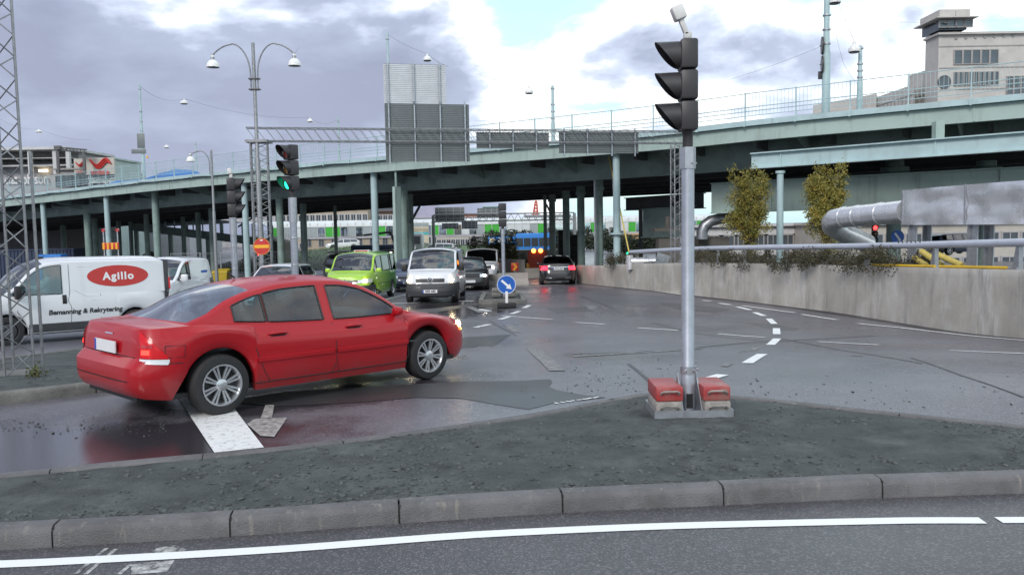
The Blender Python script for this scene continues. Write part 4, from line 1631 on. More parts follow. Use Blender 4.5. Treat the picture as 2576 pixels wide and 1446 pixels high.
def van(name, label, H, L, W, paint, front_bumper='plastic', nose=.78, belt=1.10, windows=(), doors=(), wr=.33, ends=None, head=0.0, roofh=None, hoodz=.92, glass='glass_car', group=None, cat='van', wsx=1.72, scrT=.10, backglass=False, pR=9, lean=.22):
    h2 = L / 2
    zs = [(-h2, belt - .02), (h2 - nose - .6, belt), (h2 - nose, belt), (h2 - nose * .55, belt - .07), (h2 - .14, hoodz), (h2, hoodz - .18)]
    roof = [(-h2 + .02, belt + .01), (-h2 + .05, belt + .45), (-h2 + .12, H - .10), (-h2 + .28, H - .015), (-h2 + 1.0, H), (h2 - wsx - .45, H), (h2 - wsx, H - .035), (h2 - wsx + .25, H - .13), (h2 - nose - .2, belt + .22), (h2 - nose + .04, belt + .01)]
    wb = (-h2 + .92, h2 - .86)
    return Car(name, label, L, W, wb, wr, zs=zs, zb=[(-h2, .34), (-h2 + .5, .26), (h2 - .5, .24), (h2, .28)],
               dF=[(0, -.05), (.2, 0), (.45, -.01), (.7, -.06), (1, -.16)], dR=[(0, -.03), (.2, 0), (.5, -.01), (1, -.02)],
               prof=[(0, .96), (.12, .985), (.3, 1), (.6, 1), (.85, .985), (1, .965)], roof=roof, screen=(h2 - wsx + scrT, h2 - nose - .02), back=(-h2 + .06, -h2 + .11), sidewin=list(windows), doors=list(doors),
               pF=4.6, pR=pR, gin=.962, lean=lean, crown=.03, bowF=.16, bowR=.03, paint=paint, glass=glass, drop=.10, wintop=.06, winlow=.03, arch=.06, cat=cat, group=group, backglass=backglass, wide=.2)

# ---- white panel van with the red oval, at left
LT = 4.50
h2 = LT / 2
agi = van('panel_van', 'white panel van with a red oval emblem on its side, behind the lattice mast', 1.96, LT, 1.90, 'paint_white', windows=[(h2 - 1.98, h2 - .92, 'glass_car')],
          doors=[(h2 - 2.12, h2 - 1.02)], wr=.33)
pF_ = at(20, 876, 18.3)
hdA = math.pi + R(42)            # drives to the left and towards us
hdA = math.atan2(-math.sin(R(42)), -math.cos(R(42)))
fwd = Vector((math.cos(hdA), math.sin(hdA)))
lft = Vector((-fwd.y, fwd.x))
axle = Vector((pF_.x, pF_.y))
ca = axle - fwd * (h2 - .86) - lft * .8
place(agi, ca.x, ca.y, hdA)
agi.add_wheels(.21, .225, 'plain', mat='rim_dark')
agi.interior((h2 - 1.95,), zf_=.85, zt=1.42)
agi.mirrors(h2 - 1.06, 1.16, 'black', (.13, .22, .30))
SA = 1
m = MB()                                            # the red oval
cx_, cz_, ra, rb = -.98, 1.50, .70, .255
n = 40
rows = [[agi.side(cx_ + ra * k * math.cos(6.2832 * i / n), cz_ + rb * k * math.sin(6.2832 * i / n), SA, .005) for i in range(n + 1)] for k in (.001, .5, 1)]
m.grid(rows)
m.build('oval_emblem', 'red', agi.root)
lettering('lettering', 'Agillo', .245, 'white', lambda a, b_: agi.side(cx_ - a, cz_ + b_ - .01, SA, .009), agi.root, bold=.010, spacing=1.22)
lettering('lettering', 'Bemanning & Rekrytering', .155, 'seam', lambda a, b_: agi.side(-.22 - a, .70 + b_, SA, .006), agi.root, bold=.005, shear=.12)
for sd in (1, -1):
    # lower black cladding, sliding-door rail, seams
    m = MB()
    m.grid([[agi.side(x, z, sd, .012) for x in np.linspace(-h2 + 1.33, h2 - 1.27, 24)] for z in (.27, .36, .46)])
    m.build('sill_cladding', 'plastic', agi.root)
    agi.line([(h2 - 2.14, 1.80), (h2 - 2.14, 1.2), (h2 - 2.10, .95), (h2 - 2.16, .8), (h2 - 2.14, .45)], sd, .005)
    agi.line([(h2 - 1.02, 1.08), (h2 - 1.06, .75), (h2 - 1.2, .5)], sd, .005)
    agi.line([(h2 - 2.32, 1.74), (-h2 + .25, 1.74)], sd, .007, 'side_rib', 'paint_white')
    agi.line([(h2 - 2.25, 1.20), (h2 - 2.5, 1.04), (-h2 + .25, 1.05)], sd, .008, 'side_rib', 'paint_white')
    agi.line([(-.55, 1.08), (-.55, .46)], sd, .005)
    agi.line([(-h2 + 1.9, .95), (-h2 + .22, .99)], sd, .007, 'side_rib', 'paint_white')
    for hx in (h2 - 2.02, ):
        m = MB()
        m.grid([[agi.side(hx + dx, z, sd, .014 * (1 if 0 < k < 4 else .2)) for dx in (-.045, .045)] for k, z in enumerate(np.linspace(.89, 1.10, 5))])
        m.build('door_handle', 'black', agi.root)
    # rear corner: black band and tall tail lamp
    m = MB()
    m.grid([[agi.side(-h2 + x, z, sd, .012) for x in (.075, .13, .19)] for z in np.linspace(.5, 1.86, 10)])
    m.build('rear_corner_trim', 'plastic', agi.root)
    m = MB()
    m.grid([[agi.side(-h2 + x, z, sd, .02) for x in (.045, .06, .09)] for z in np.linspace(.95, 1.42, 6)])
    m.build('tail_lamp', 'lens_glow', agi.root)
    hl = agi.patch(.86, .985, .72, .95, sd, .012, 8, 4).build('headlamp', 'lens_white', agi.root)
agi.grid_end(-.9, .9, .27, .60, True, .012, 16, 4).build('front_bumper', 'plastic', agi.root)
m = MB()
m.cyl((h2 - 1.75, 0, 1.93), (h2 - 1.85, 0, 2.02), .012, .006, 6)
m.bevbox((h2 - 1.75, 0, 1.95), (.12, .06, .05), .015)
m.build('roof_antenna', 'black', agi.root)

# ---- the second, smaller white van behind it
L3 = 4.0
h3 = L3 / 2
van3 = van('delivery_van', 'plain white delivery van with a small blue side logo behind the oval van', 1.84, L3, 1.86, 'paint_white', windows=[(h3 - 1.95, h3 - .95, 'glass_dark')], doors=[(h3 - 2.05, h3 - 1.0)], wr=.32)
X3 = at(416, 700, 24.0).x
place(van3, X3 - .93, 24.0 + h3, -math.pi / 2 + R(1))
van3.add_wheels(.21, .21, 'plain', mat='rim')
van3.mirrors(h3 - 1.1, 1.16, 'paint_white', (.12, .2, .22))
van3.interior((h3 - 1.95,), zf_=.85, zt=1.35)
m = MB()
m.grid([[van3.side(-.95 - a, 1.30 + b_, 1, .006) for a in (0, .2, .4, .6)] for b_ in (-.02, .03, .06)])
m.build('side_logo', 'blue_sign', van3.root)
for sd in (1, -1):
    van3.line([(h3 - 2.07, 1.7), (h3 - 2.07, .4)], sd, .005)
    van3.line([(-1.9, 1.02), (.1, 1.02)], sd, .007, 'side_rib', 'paint_white')
    van3.patch(-.995, -.97, .4, .95, sd, .01).build('tail_lamp', 'lens_red', van3.root)
    van3.patch(.86, .985, .72, .95, sd, .012).build('headlamp', 'lens_white', van3.root)

# ---- white panel van facing us
L4 = 4.89
h4 = L4 / 2
t5 = van('facing_van', 'white van with dark grey bumper and lit headlamps facing the camera at the stop line', 1.95, L4, 1.90, 'paint_white', windows=[(h4 - 1.9, h4 - .95, 'glass_car')], doors=[(h4 - 2.0, h4 - 1.0)], wr=.325, hoodz=.95, nose=.70, belt=1.14, wsx=1.58, lean=.26)
pc = at(1086, 757, 28.6)
place(t5, pc.x, 28.6 + h4 - .1, -math.pi / 2 - R(1.0))
t5.add_wheels(.21, .205, 'plain', mat='rim_dark')
t5.interior((h4 - 1.85,), zf_=.85, zt=1.42)
t5.mirrors(h4 - 1.08, 1.20, 'black', (.12, .20, .26))
t5.grid_end(-.94, .94, .26, .70, True, .016, 20, 5).build('front_bumper', 'plastic', t5.root)
slatgrille(t5, -.50, .50, .735, .87, 4)
emblem_ring(t5, .80, .10, True, True)
slatgrille(t5, -.30, .30, .53, .60, 3)
for sd in (1, -1):
    t5.grid_end(sd * .33, sd * .50, .53, .60, True, .022, 4, 2).build('bumper_vent', 'grille', t5.root)
    hl = t5.grid_end(sd * .52, sd * .90, .73, .90, True, .012, 6, 4).build('headlamp', 'lens_white', t5.root)
    lamp_disc(t5, sd * .70, .81, .10, True, 'head_warm', .03, 1.2, .7, parent=hl)
    t5.line([(h4 - 2.0, 1.75), (h4 - 2.0, .4)], sd, .005)
    t5.line([(h4 - 2.1, 1.0), (-h4 + .3, 1.0)], sd, .006)
    m = MB()
    m.grid([[t5.side(h4 - 1.93 + dx, z, sd, .014) for dx in (0, .14)] for z in (1.0, 1.05)])
    m.build('door_handle', 'black', t5.root)
t5.grid_end(-.85, .85, .40, .415, True, .020, 16, 1).build('bumper_crease', 'seam', t5.root)
t5.plate(.43, True, 'BEB 680', off=.03)
for y in (-.28, .25):
    e = h4 - .60
    MB().tube([(e + .02, y, 1.165), (e - .10, y - .30, 1.21), (e - .16, y - .5, 1.25)], .010, 5).build('wiper', 'black', t5.root)
m = MB()
m.box((h4 - .95, -.1, 1.20), (.16, .34, .006))
m.build('papers_on_dash', 'white', t5.root)

# ---- lime green taxi
mm = M('paint_taxi', (.3, .56, .035), .35, var=.03, coat=.7)
t_ = mm.node_tree
tcn = t_.nodes.new('ShaderNodeTexCoord')
sp_ = t_.nodes.new('ShaderNodeSeparateXYZ')
t_.links.new(tcn.outputs['Object'], sp_.inputs[0])
mr_ = t_.nodes.new('ShaderNodeMapRange')
mr_.inputs[1].default_value, mr_.inputs[2].default_value = -.9, .9
t_.links.new(sp_.outputs[0], mr_.inputs[0])
rp_ = t_.nodes.new('ShaderNodeValToRGB')
rp_.color_ramp.elements[0].color = (.055, .25, .025, 1)
rp_.color_ramp.elements[1].color = (.36, .62, .04, 1)
t_.links.new(mr_.outputs[0], rp_.inputs[0])
t_.links.new(rp_.outputs[0], t_.nodes['Principled BSDF'].inputs['Base Color'])
L5 = 4.41
h5 = L5 / 2
taxi = van('green_taxi', 'lime and dark green minivan taxi with lit headlamps left of the facing white van', 1.84, L5, 1.79, 'paint_taxi', windows=[(h5 - 2.05, h5 - 1.0, 'glass_dark'), (h5 - 3.15, h5 - 2.15, 'glass_dark'), (-h5 + .3, h5 - 3.2, 'glass_dark')],
           doors=[(h5 - 2.1, h5 - 1.1), (h5 - 3.2, h5 - 2.1)], wr=.32, hoodz=.88, nose=.80, belt=1.08, wsx=1.55, backglass=True, lean=.28)
pt = at(880, 740, 30.0)
place(taxi, pt.x + .1, 30.0 + h5 - .2, -math.pi / 2 - R(7))
taxi.add_wheels(.205, .205, 'spokes', 5)
taxi.interior((h5 - 1.95, h5 - 2.9), zf_=.75, zt=1.3)
taxi.mirrors(h5 - 1.12, 1.10, 'paint_taxi', (.12, .20, .15))
taxi.grid_end(-.885, .885, .24, .60, True, .016, 20, 5).build('front_bumper', 'plastic', taxi.root)
taxi.grid_end(-.48, .48, .72, .80, True, .012, 12, 2).build('grille', 'grille', taxi.root)
taxi.grid_end(-.62, .62, .695, .715, True, .018, 12, 1).build('chrome_bar', 'chrome', taxi.root)
emblem_ring(taxi, .745, .075, True, True)
for sd in (1, -1):
    hl = taxi.grid_end(sd * .48, sd * .855, .70, .84, True, .014, 6, 4, fn=lambda k, q: .70 + (.10 + .05 * k) * q).build('headlamp', 'lens_white', taxi.root)
    lamp_disc(taxi, sd * .70, .765, .085, True, 'head_warm', .03, 1.1, .75, parent=hl)
    taxi.line([(h5 - 3.2, .62), (h5 - 1.3, .62)], sd, .010, 'rubbing_strip', 'plastic')
    for xq in (h5 - 2.1, h5 - 3.2):
        taxi.line([(xq, 1.05), (xq, .35)], sd, .005)
    m = MB()
    m.grid([[taxi.side(h5 - 1.5 + dx, z, sd, .006) for dx in (-.10, .10)] for z in (.76, .80)])
    m.build('door_sticker', 'paint_green', taxi.root)
taxi.plate(.47, True, 'PXJ 328', off=.03)
m = MB()
m.bevbox((-.1, 0, 1.84), (.28, .62, .10), .03)
ts_ = m.build('taxi_sign', 'sensor', taxi.root)
m = MB()
m.bevbox((.02, 0, 1.84), (.10, .50, .065), .02)
m.build('sign_face', 'red', ts_)

def sedan(name, label, L, W, H, paint, x, y, hd, estate=False, glass='glass_dark', wr=.32, hood=.98, group=None, rim='spokes', cat='car'):
    k = L / 4.58
    zsc = H / 1.435
    X = lambda pts: [(a * k, b * zsc) for a, b in pts]
    roof = [(-1.62, 1.045), (-1.4, 1.145), (-1.15, 1.255), (-.85, 1.355), (-.5, 1.415), (-.1, 1.435), (.2, 1.425), (.45, 1.375), (.75, 1.225), (1.0, 1.055), (1.2, .93)]
    sw = [(-1.10 * k, -.80 * k), (-.775 * k, -.10 * k), (.035 * k, .93 * k)]
    back = (-1.56 * k, -.88 * k)
    zs_ = [(-2.29, .96), (-2.2, 1.02), (-1.9, 1.045), (-1.55, 1.03), (-1.2, .99), (-.6, .955), (.4, .925), (1.05, .935), (1.35, .90), (1.75, .84), (2.05, .765), (2.2, .71), (2.29, .66)]
    if estate:
        roof = [(-2.22, .98), (-2.12, 1.13), (-1.95, 1.30), (-1.75, 1.385), (-1.2, 1.43), (-.1, 1.445), (.2, 1.43), (.45, 1.38), (.75, 1.225), (1.0, 1.06), (1.2, .935)]
        sw = [(-1.85 * k, -.95 * k), (-.90 * k, -.10 * k), (.035 * k, .93 * k)]
        back = (-2.17 * k, -1.85 * k)
        zs_[0:4] = [(-2.29, .93), (-2.2, .96), (-1.9, .98), (-1.55, .985)]
    c_ = Car(name, label, L, W, (-1.357 * k, 1.357 * k), wr, zs=X(zs_), zb=[(-L / 2, .30), (-L / 2 + .5, .21), (L / 2 - .5, .19), (L / 2, .24)],
             dF=[(0, -.05), (.25, 0), (.5, -.01), (.75, -.06), (1, -.16)], dR=[(0, -.06), (.15, 0), (.45, -.01), (.55, -.05), (.85, -.08), (1, -.12)],
             prof=[(0, .945), (.15, .975), (.3, .99), (.5, 1.0), (.7, .99), (.85, .965), (.95, .945), (1, .92)], roof=X(roof), screen=(.46 * k, 1.12 * k), back=back, sidewin=sw,
             doors=[(-1.0 * k, -.035 * k), (-.035 * k, 1.02 * k)], pF=4.2, pR=5, gin=.885, lean=.85, paint=paint, glass=glass, drop=.05, group=group, cat=cat)
    place(c_, x, y, hd)
    c_.add_wheels(.205, wr - .10, rim, 5)
    c_.interior((.05, -.82), zf_=.50, zt=1.0)
    c_.mirrors(.86 * k, .955 * zsc, paint, (.11, .17, .13))
    return c_
def front_dress(c_, lit, z0=.60, z1=.72, ptxt=None, gr=(.42, .60, .70), pz=.42):
    c_.grid_end(-gr[0], gr[0], gr[1], gr[2], True, .012, 10, 2).build('grille', 'grille', c_.root)
    c_.grid_end(-.55, .55, .28, .37, True, .012, 10, 2).build('lower_grille', 'grille', c_.root)
    for sd in (1, -1):
        hl = c_.grid_end(sd * .46, sd * .80, z0, z1, True, .014, 6, 3).build('headlamp', 'lens_white', c_.root)
        if lit:
            lamp_disc(c_, sd * .64, (z0 + z1) / 2, .075, True, lit, .03, 1.2, .7, parent=hl)
    if ptxt is not None:
        c_.plate(pz, True, ptxt, off=.03)

# ---- black saloon driving away
blk = sedan('black_saloon', 'black saloon car driving away with red tail lamps lit beside the concrete wall', 4.69, 1.81, 1.44, 'paint_black', 0, 0, 0)
pb = at(1407, 720, 40.0)
place(blk, pb.x, 40.0 + 2.2, math.pi / 2 - R(1))
for sd in (1, -1):
    tl = blk.grid_end(sd * .52, sd * .87, .74, .93, False, .014, 6, 4).build('tail_lamp', 'brake_lit', blk.root)
    blk.grid_end(sd * .34, sd * .62, .33, .375, False, .016, 4, 1).build('exhaust_tip', 'chrome', blk.root)
blk.grid_end(-.50, .50, .865, .89, False, .02, 10, 1).build('chrome_bar', 'chrome', blk.root)
blk.plate(.80, False, 'DYZ 637', off=.02)
emblem_ring(blk, .93, .035, False)
blk.grid_end(-.6, .6, .36, .46, False, .010, 10, 2).build('bumper_insert', 'plastic', blk.root)

# ---- white estate behind the red car
est = sedan('white_estate', 'white estate car seen over the red roof, facing the camera', 4.7, 1.83, 1.48, 'paint_white', 0, 0, 0, estate=True, glass='glass_car')
pe = at(737, 700, 27.0)
place(est, pe.x - .86, 26.4 + 2.3, -math.pi / 2 + R(2))
front_dress(est, None)
for sd in (1, -1):
    est.patch(-.995, -.93, .6, .95, sd, .012).build('tail_lamp', 'lens_red', est.root)
for sd in (1, -1):
    MB().tube([(-1.7, sd * .60, 1.45), (-1.6, sd * .60, 1.50), (.1, sd * .60, 1.52), (.2, sd * .60, 1.47)], .015, 6).build('roof_rail', 'plastic', est.root)

# ---- queue behind the facing van
bl2 = sedan('dark_hatchback', 'black hatchback with one bright headlamp squeezed behind the facing white van', 4.5, 1.77, 1.46, 'paint_black', 0, 0, 0, estate=True)
pq = at(1183, 726, 36.0)
place(bl2, pq.x - .10, 36 + 2.1, -math.pi / 2 + R(2))
front_dress(bl2, 'head_cool', .60, .73, '')
vito = van('people_carrier', 'silvery white people carrier with lit headlamps at the back of the queue', 1.88, 5.0, 1.91, 'paint_white', windows=[(5.0 / 2 - 1.9, 5.0 / 2 - .95, 'glass_dark'), (-.9, .5, 'glass_dark')], doors=[(.5, 1.5)], wr=.33, nose=.85, belt=1.12, hoodz=.98, glass='glass_dark')
pq = at(1216, 708, 43.0)
place(vito, pq.x - .1, 43 + 2.4, -math.pi / 2 - R(1))
vito.add_wheels(.21, .21, 'spokes', 5)
vito.mirrors(2.5 - 1.15, 1.16, 'black', (.12, .2, .22))
front_dress(vito, 'head_cool', .78, .92, None, (.44, .78, .9))
vito.grid_end(-.7, .7, .30, .42, True, .012, 10, 2).build('lower_intake', 'grille', vito.root)
sk = sedan('navy_hatchback', 'navy blue hatchback between the green taxi and the facing white van', 4.5, 1.77, 1.46, 'paint_navy', 0, 0, 0, estate=True)
pq = at(1008, 728, 36.0)
place(sk, pq.x + .25, 36 + 2.0, -math.pi / 2 + R(3))
front_dress(sk, None, .60, .72, 'MLT 472', (.42, .58, .68))
m = MB()
m = sk.grid_end(-.5, .5, .70, .715, True, .02, 10, 1)
m.build('chrome_bar', 'chrome', sk.root)
suv = sedan('black_off_roader', 'black off-roader with two bright headlamps and a roof load behind the fence', 4.6, 1.86, 1.72, 'paint_black', 0, 0, 0, estate=True, wr=.36)
pq = at(835, 690, 46.0)
place(suv, pq.x, 48, -math.pi / 2 + R(14))
front_dress(suv, 'head_warm', .72, .86, None, (.45, .72, .84))
m = MB()
m.box((-.3, 0, 1.80), (1.4, 1.2, .04))
for k in range(5):
    m.cyl((-.9 + k * .3, -.6, 1.84), (-.9 + k * .3, .6, 1.84), .02, .02, 6)
m.build('roof_rack', 'black', suv.root)
pc5 = sedan('roof_light_taxi', 'small pale car with an orange roof light above the black hatchback', 4.5, 1.8, 1.5, 'paint_silver', 0, 0, 0, estate=True)
pq = at(1190, 690, 54)
place(pc5, pq.x, 55, -math.pi / 2)
front_dress(pc5, None)
m = MB()
m.bevbox((.0, 0, 1.58), (.15, .35, .12), .03)
m.build('roof_light', 'beacon', pc5.root)

# ---------------------------------------------------------------- people at the wheel
def figure(name, label, car, seat, shirt, wheel=True, scale=1.0, hair='hair', turn=0.0):
    """one skinned body, seated, with a separate top; seat = local hip point in the vehicle"""
    J = {'hip': (0, 0, 0), 'waist': (-.03, 0, .16), 'chest': (-.07, 0, .36), 'neck': (-.08, 0, .52), 'nk2': (-.06, 0, .58), 'head': (-.04, 0, .68), 'crown': (-.05, 0, .78)}
    for sd, n_ in ((1, 'l'), (-1, 'r')):
        J['sh' + n_] = (-.08, .17 * sd, .45)
        J['el' + n_] = (.14, .24 * sd, .24)
        J['wr' + n_] = (.36, .15 * sd, .34)
        J['ha' + n_] = (.44, .14 * sd, .37)
        J['kn' + n_] = (.45, .13 * sd, .06)
        J['an' + n_] = (.60, .13 * sd, -.36)
        J['to' + n_] = (.76, .13 * sd, -.40)
        J['th' + n_] = (.06, .10 * sd, .01)
    Rd = {'hip': .13, 'waist': .125, 'chest': .145, 'neck': .06, 'nk2': .052, 'head': .092, 'crown': .07}
    for n_ in 'lr':
        Rd.update({'sh' + n_: .062, 'el' + n_: .045, 'wr' + n_: .032, 'ha' + n_: .04, 'kn' + n_: .062, 'an' + n_: .045, 'to' + n_: .04, 'th' + n_: .085})
    E = [('hip', 'waist'), ('waist', 'chest'), ('chest', 'neck'), ('neck', 'nk2'), ('nk2', 'head'), ('head', 'crown')]
    for n_ in 'lr':
        E += [('chest', 'sh' + n_), ('sh' + n_, 'el' + n_), ('el' + n_, 'wr' + n_), ('wr' + n_, 'ha' + n_), ('hip', 'th' + n_), ('th' + n_, 'kn' + n_), ('kn' + n_, 'an' + n_), ('an' + n_, 'to' + n_)]
    def skin(keys, fat, mat, nm, parent, label_=None):
        ks_ = [k for k in J if k in keys]
        me = bpy.data.meshes.new(nm)
        me.from_pydata([J[k] for k in ks_], [(ks_.index(a), ks_.index(b)) for a, b in E if a in ks_ and b in ks_], [])
        o = bpy.data.objects.new(nm, me)
        col.objects.link(o)
        md = o.modifiers.new('skin', 'SKIN')
        for i, k in enumerate(ks_):
            sv = me.skin_vertices[0].data[i]
            sv.radius = (Rd[k] * fat, Rd[k] * fat * (1.0 if k not in ('chest', 'waist', 'hip') else .8))
            sv.use_root = (k == 'hip')
        o.modifiers.new('sub', 'SUBSURF').levels = 1
        dg = bpy.context.evaluated_depsgraph_get()
        me2 = bpy.data.meshes.new_from_object(o.evaluated_get(dg))
        bpy.data.objects.remove(o)
        me2.shade_smooth()
        me2.materials.clear()
        me2.materials.append(MATS[mat])
        return obj(nm, me2, parent, label_)
    body = skin(set(J), 1.0, 'skin', name, None)
    top = skin({'hip', 'waist', 'chest', 'neck', 'shl', 'shr', 'ell', 'elr', 'wrl', 'wrr'}, 1.10, shirt, 'jacket', body)
    pants = skin({'hip', 'thl', 'thr', 'knl', 'knr', 'anl', 'anr', 'tol', 'tor'}, 1.12, 'jacket', 'trousers', body)
    m = MB()
    for a in range(5):
        pass
    rows = []
    for i in range(7):
        ph = R(90 - i * 17)
        rows.append([(-.062 + .098 * math.cos(ph) * math.cos(q) * (1.05), .088 * math.cos(ph) * math.sin(q), .715 + .105 * math.sin(ph) - (.03 if math.cos(q) < 0 else 0) * (i / 6)) for q in np.linspace(0, 6.2832, 17)])
    m.grid(rows)
    m.build('hair', hair, body)
    M4 = Matrix.Translation(car.root.location) @ car.root.rotation_euler.to_matrix().to_4x4() @ Matrix.Translation(seat) @ Matrix.Rotation(turn, 4, 'Z')
    body.matrix_world = M4
    tag(body, label, 'person')
    return body
figure('person', 'person in a pale green shirt driving the white van with the red oval', agi, (h2 - 1.72, .38, .98), 'shirt')
figure('person', 'person in dark clothes driving the white van that faces the camera', t5, (h4 - 1.62, .40, .98), 'jacket')
figure('person', 'front-seat passenger in a grey top in the white van facing the camera', t5, (h4 - 1.62, -.40, .96), 'seat')
figure('person', 'driver in dark clothes behind the windscreen of the green taxi', taxi, (h5 - 1.72, .38, .88), 'jacket')
# ================================================================ signals, lamps, signs, gantry
def signal_head(root, z0, hs, face_rz, depth=.155, wdt=.28, lit=None, visor=.22, sections=3, mat='signal_black', dx=0.0):
    """stack of housings, looking along local +x after rotation face_rz"""
    Rm = Matrix.Rotation(face_rz, 4, 'Z')
    for k in range(sections):
        zc = z0 + hs * (k + .5)
        m = MB()
        m.bevbox((dx, 0, zc), (depth, wdt, hs - .012), .022)
        m.xf(Rm)
        h_ = m.build('housing', mat, root)
        r = hs * .42
        m = MB()
        m.lathe([(0, .012), (r * .5, .009), (r * .85, .0), (r * .92, -.02)], 20, 'X', (dx + depth / 2 + .004, 0, zc))
        m.xf(Rm)
        nm = ('green', 'amber', 'red')[k] if sections == 3 else 'lens'
        mt = {'green': 'lens_off_green', 'amber': 'lens_off_amber', 'red': 'lens_off_red'}.get(nm, 'lens_off_red')
        if lit == nm:
            mt = 'signal_lit_' + nm
        m.build('lens', mt, h_)
        m = MB()
        rows = []
        for t in (0, .35, .7, 1):
            row = []
            for a in np.linspace(-155, 155, 25):
                ph = R(a)
                ln = visor * max(.10, ((1 + math.cos(ph)) / 2) ** .75)
                rr = r * (1.06 + .03 * (1 - t))
                row.append((dx + depth / 2 + ln * t, rr * math.sin(ph), zc + rr * math.cos(ph)))
            rows.append(row)
        m.grid(rows)
        # inner skin gives the hood a thickness
        m.grid([[(x, y * .955, zc + (z - zc) * .955) for x, y, z in r_] for r_ in rows])
        m.xf(Rm)
        m.build('visor', mat, h_)
for nm, cc in (('green', (.01, .10, .06)), ('amber', (.16, .08, .01)), ('red', (.16, .015, .012))):
    M('lens_off_' + nm, cc, .2, var=.1, coat=.6)
def weight_block(root, c_, size, mat, handle=True):
    m = MB()
    m.bevbox(c_, size, .016)
    b_ = m.build('ballast_block', mat, root)
    if handle:
        y = c_[1] - size[1] / 2 - .004
        m = MB()
        w_ = size[0] * .32
        m.tube([(c_[0] - w_, y, c_[2] - .005), (c_[0] - w_, y - .03, c_[2] + .02), (c_[0] - w_ * .8, y - .04, c_[2] + .032), (c_[0] + w_ * .8, y - .04, c_[2] + .032), (c_[0] + w_, y - .03, c_[2] + .02), (c_[0] + w_, y, c_[2] - .005)], .009, 7)
        m.build('handle', 'cast_block', b_)
# ---- the near signal on its ballast foot
pn = g(1731, 1036, .12)
ns = thing('traffic_signal', 'tall traffic signal on red-topped ballast blocks standing on the near gravel island', 'traffic signal', (pn.x, pn.y, .118))
zb_ = lambda v: zv(v, pn.y, 1735) - .118
m = MB()
m.box((0, -.245, .035), (.70, .012, .075))
m.box((0, .245, .035), (.70, .012, .075))
m.box((-.345, 0, .035), (.012, .49, .075))
m.box((.345, 0, .035), (.012, .49, .075))
m.box((0, 0, .012), (.68, .48, .012))
m.box((-.08, -.253, .036), (.014, .008, .07))
m.box((.08, -.253, .036), (.014, .008, .07))
m.build('foot_frame', 'galv', ns)
for sx in (-1, 1):
    weight_block(ns, (sx * .215, .0, .085), (.235, .46, .125), 'cast_block')
    weight_block(ns, (sx * .21, .01, .215), (.245, .46, .130), 'red_block' if sx < 0 else 'red_block')
m = MB()
m.add([(.08, -.22, .02), (.08, .2, .02), (.08, .05, .36), (.092, -.22, .02), (.092, .2, .02), (.092, .05, .36)], [(0, 1, 2), (3, 4, 5), (0, 1, 4, 3), (1, 2, 5, 4), (2, 0, 3, 5)])
m.build('gusset', 'galv', ns)
m = MB()
m.add([(-.08, -.22, .02), (-.08, .2, .02), (-.08, .05, .36), (-.092, -.22, .02), (-.092, .2, .02), (-.092, .05, .36)], [(0, 1, 2), (3, 4, 5), (0, 1, 4, 3), (1, 2, 5, 4), (2, 0, 3, 5)])
m.build('gusset', 'galv', ns)
z_sl, z_st, z_nk, z_tp = zb_(425), zb_(371), zb_(338), zb_(101)
m = MB()
m.lathe([(.066, .02), (.066, .42), (.058, .44), (.058, z_sl + .05)], 20)
m.build('pole', 'galv_new', ns)
m = MB()
m.lathe([(.0, .45), (.0705, .36), (.0705, .43), (.0, .43)], 20)
for a in (0, 2.1, 4.2, 5.3):
    m.cyl((.06 * math.cos(a), .06 * math.sin(a), .395), (.095 * math.cos(a), .095 * math.sin(a), .395), .014, .014, 6)
m.build('clamp_bolts', 'galv', ns)
m = MB()
m.box((0, -.066, .12), (.055, .012, .13))
m.build('cable_hatch', 'black', ns)
m = MB()
m.lathe([(.06, z_sl), (.072, z_sl), (.072, z_st), (.05, z_st)], 6)
for a in (-1.2, .3, 2.2):
    m.cyl((.06 * math.cos(a), .06 * math.sin(a), z_sl + .05), (.09 * math.cos(a), .09 * math.sin(a), z_sl + .05), .009, .009, 6)
m.build('sleeve', 'galv', ns)
m = MB()
m.lathe([(.046, z_st - .02), (.046, z_nk), (.052, z_nk + .01), (.052, z_nk + .03)], 16)
m.build('neck', 'signal_black', ns)
hs_ = (z_tp - z_nk - .02) / 3
signal_head(ns, z_nk + .02, hs_, math.pi - R(3), depth=.15, wdt=.25, lit=None, visor=.215, dx=0.0)
m = MB()
m.bevbox((.0, .0, z_tp + .04), (.07, .05, .06), .01)
m.bevbox((-.035, 0, z_tp + .115), (.045, .05, .16), .01, (0, R(-22), 0))
m.bevbox((-.082, 0, z_tp + .235), (.105, .11, .125), .014, (0, R(-22), 0))
m.build('detector', 'sensor', ns)

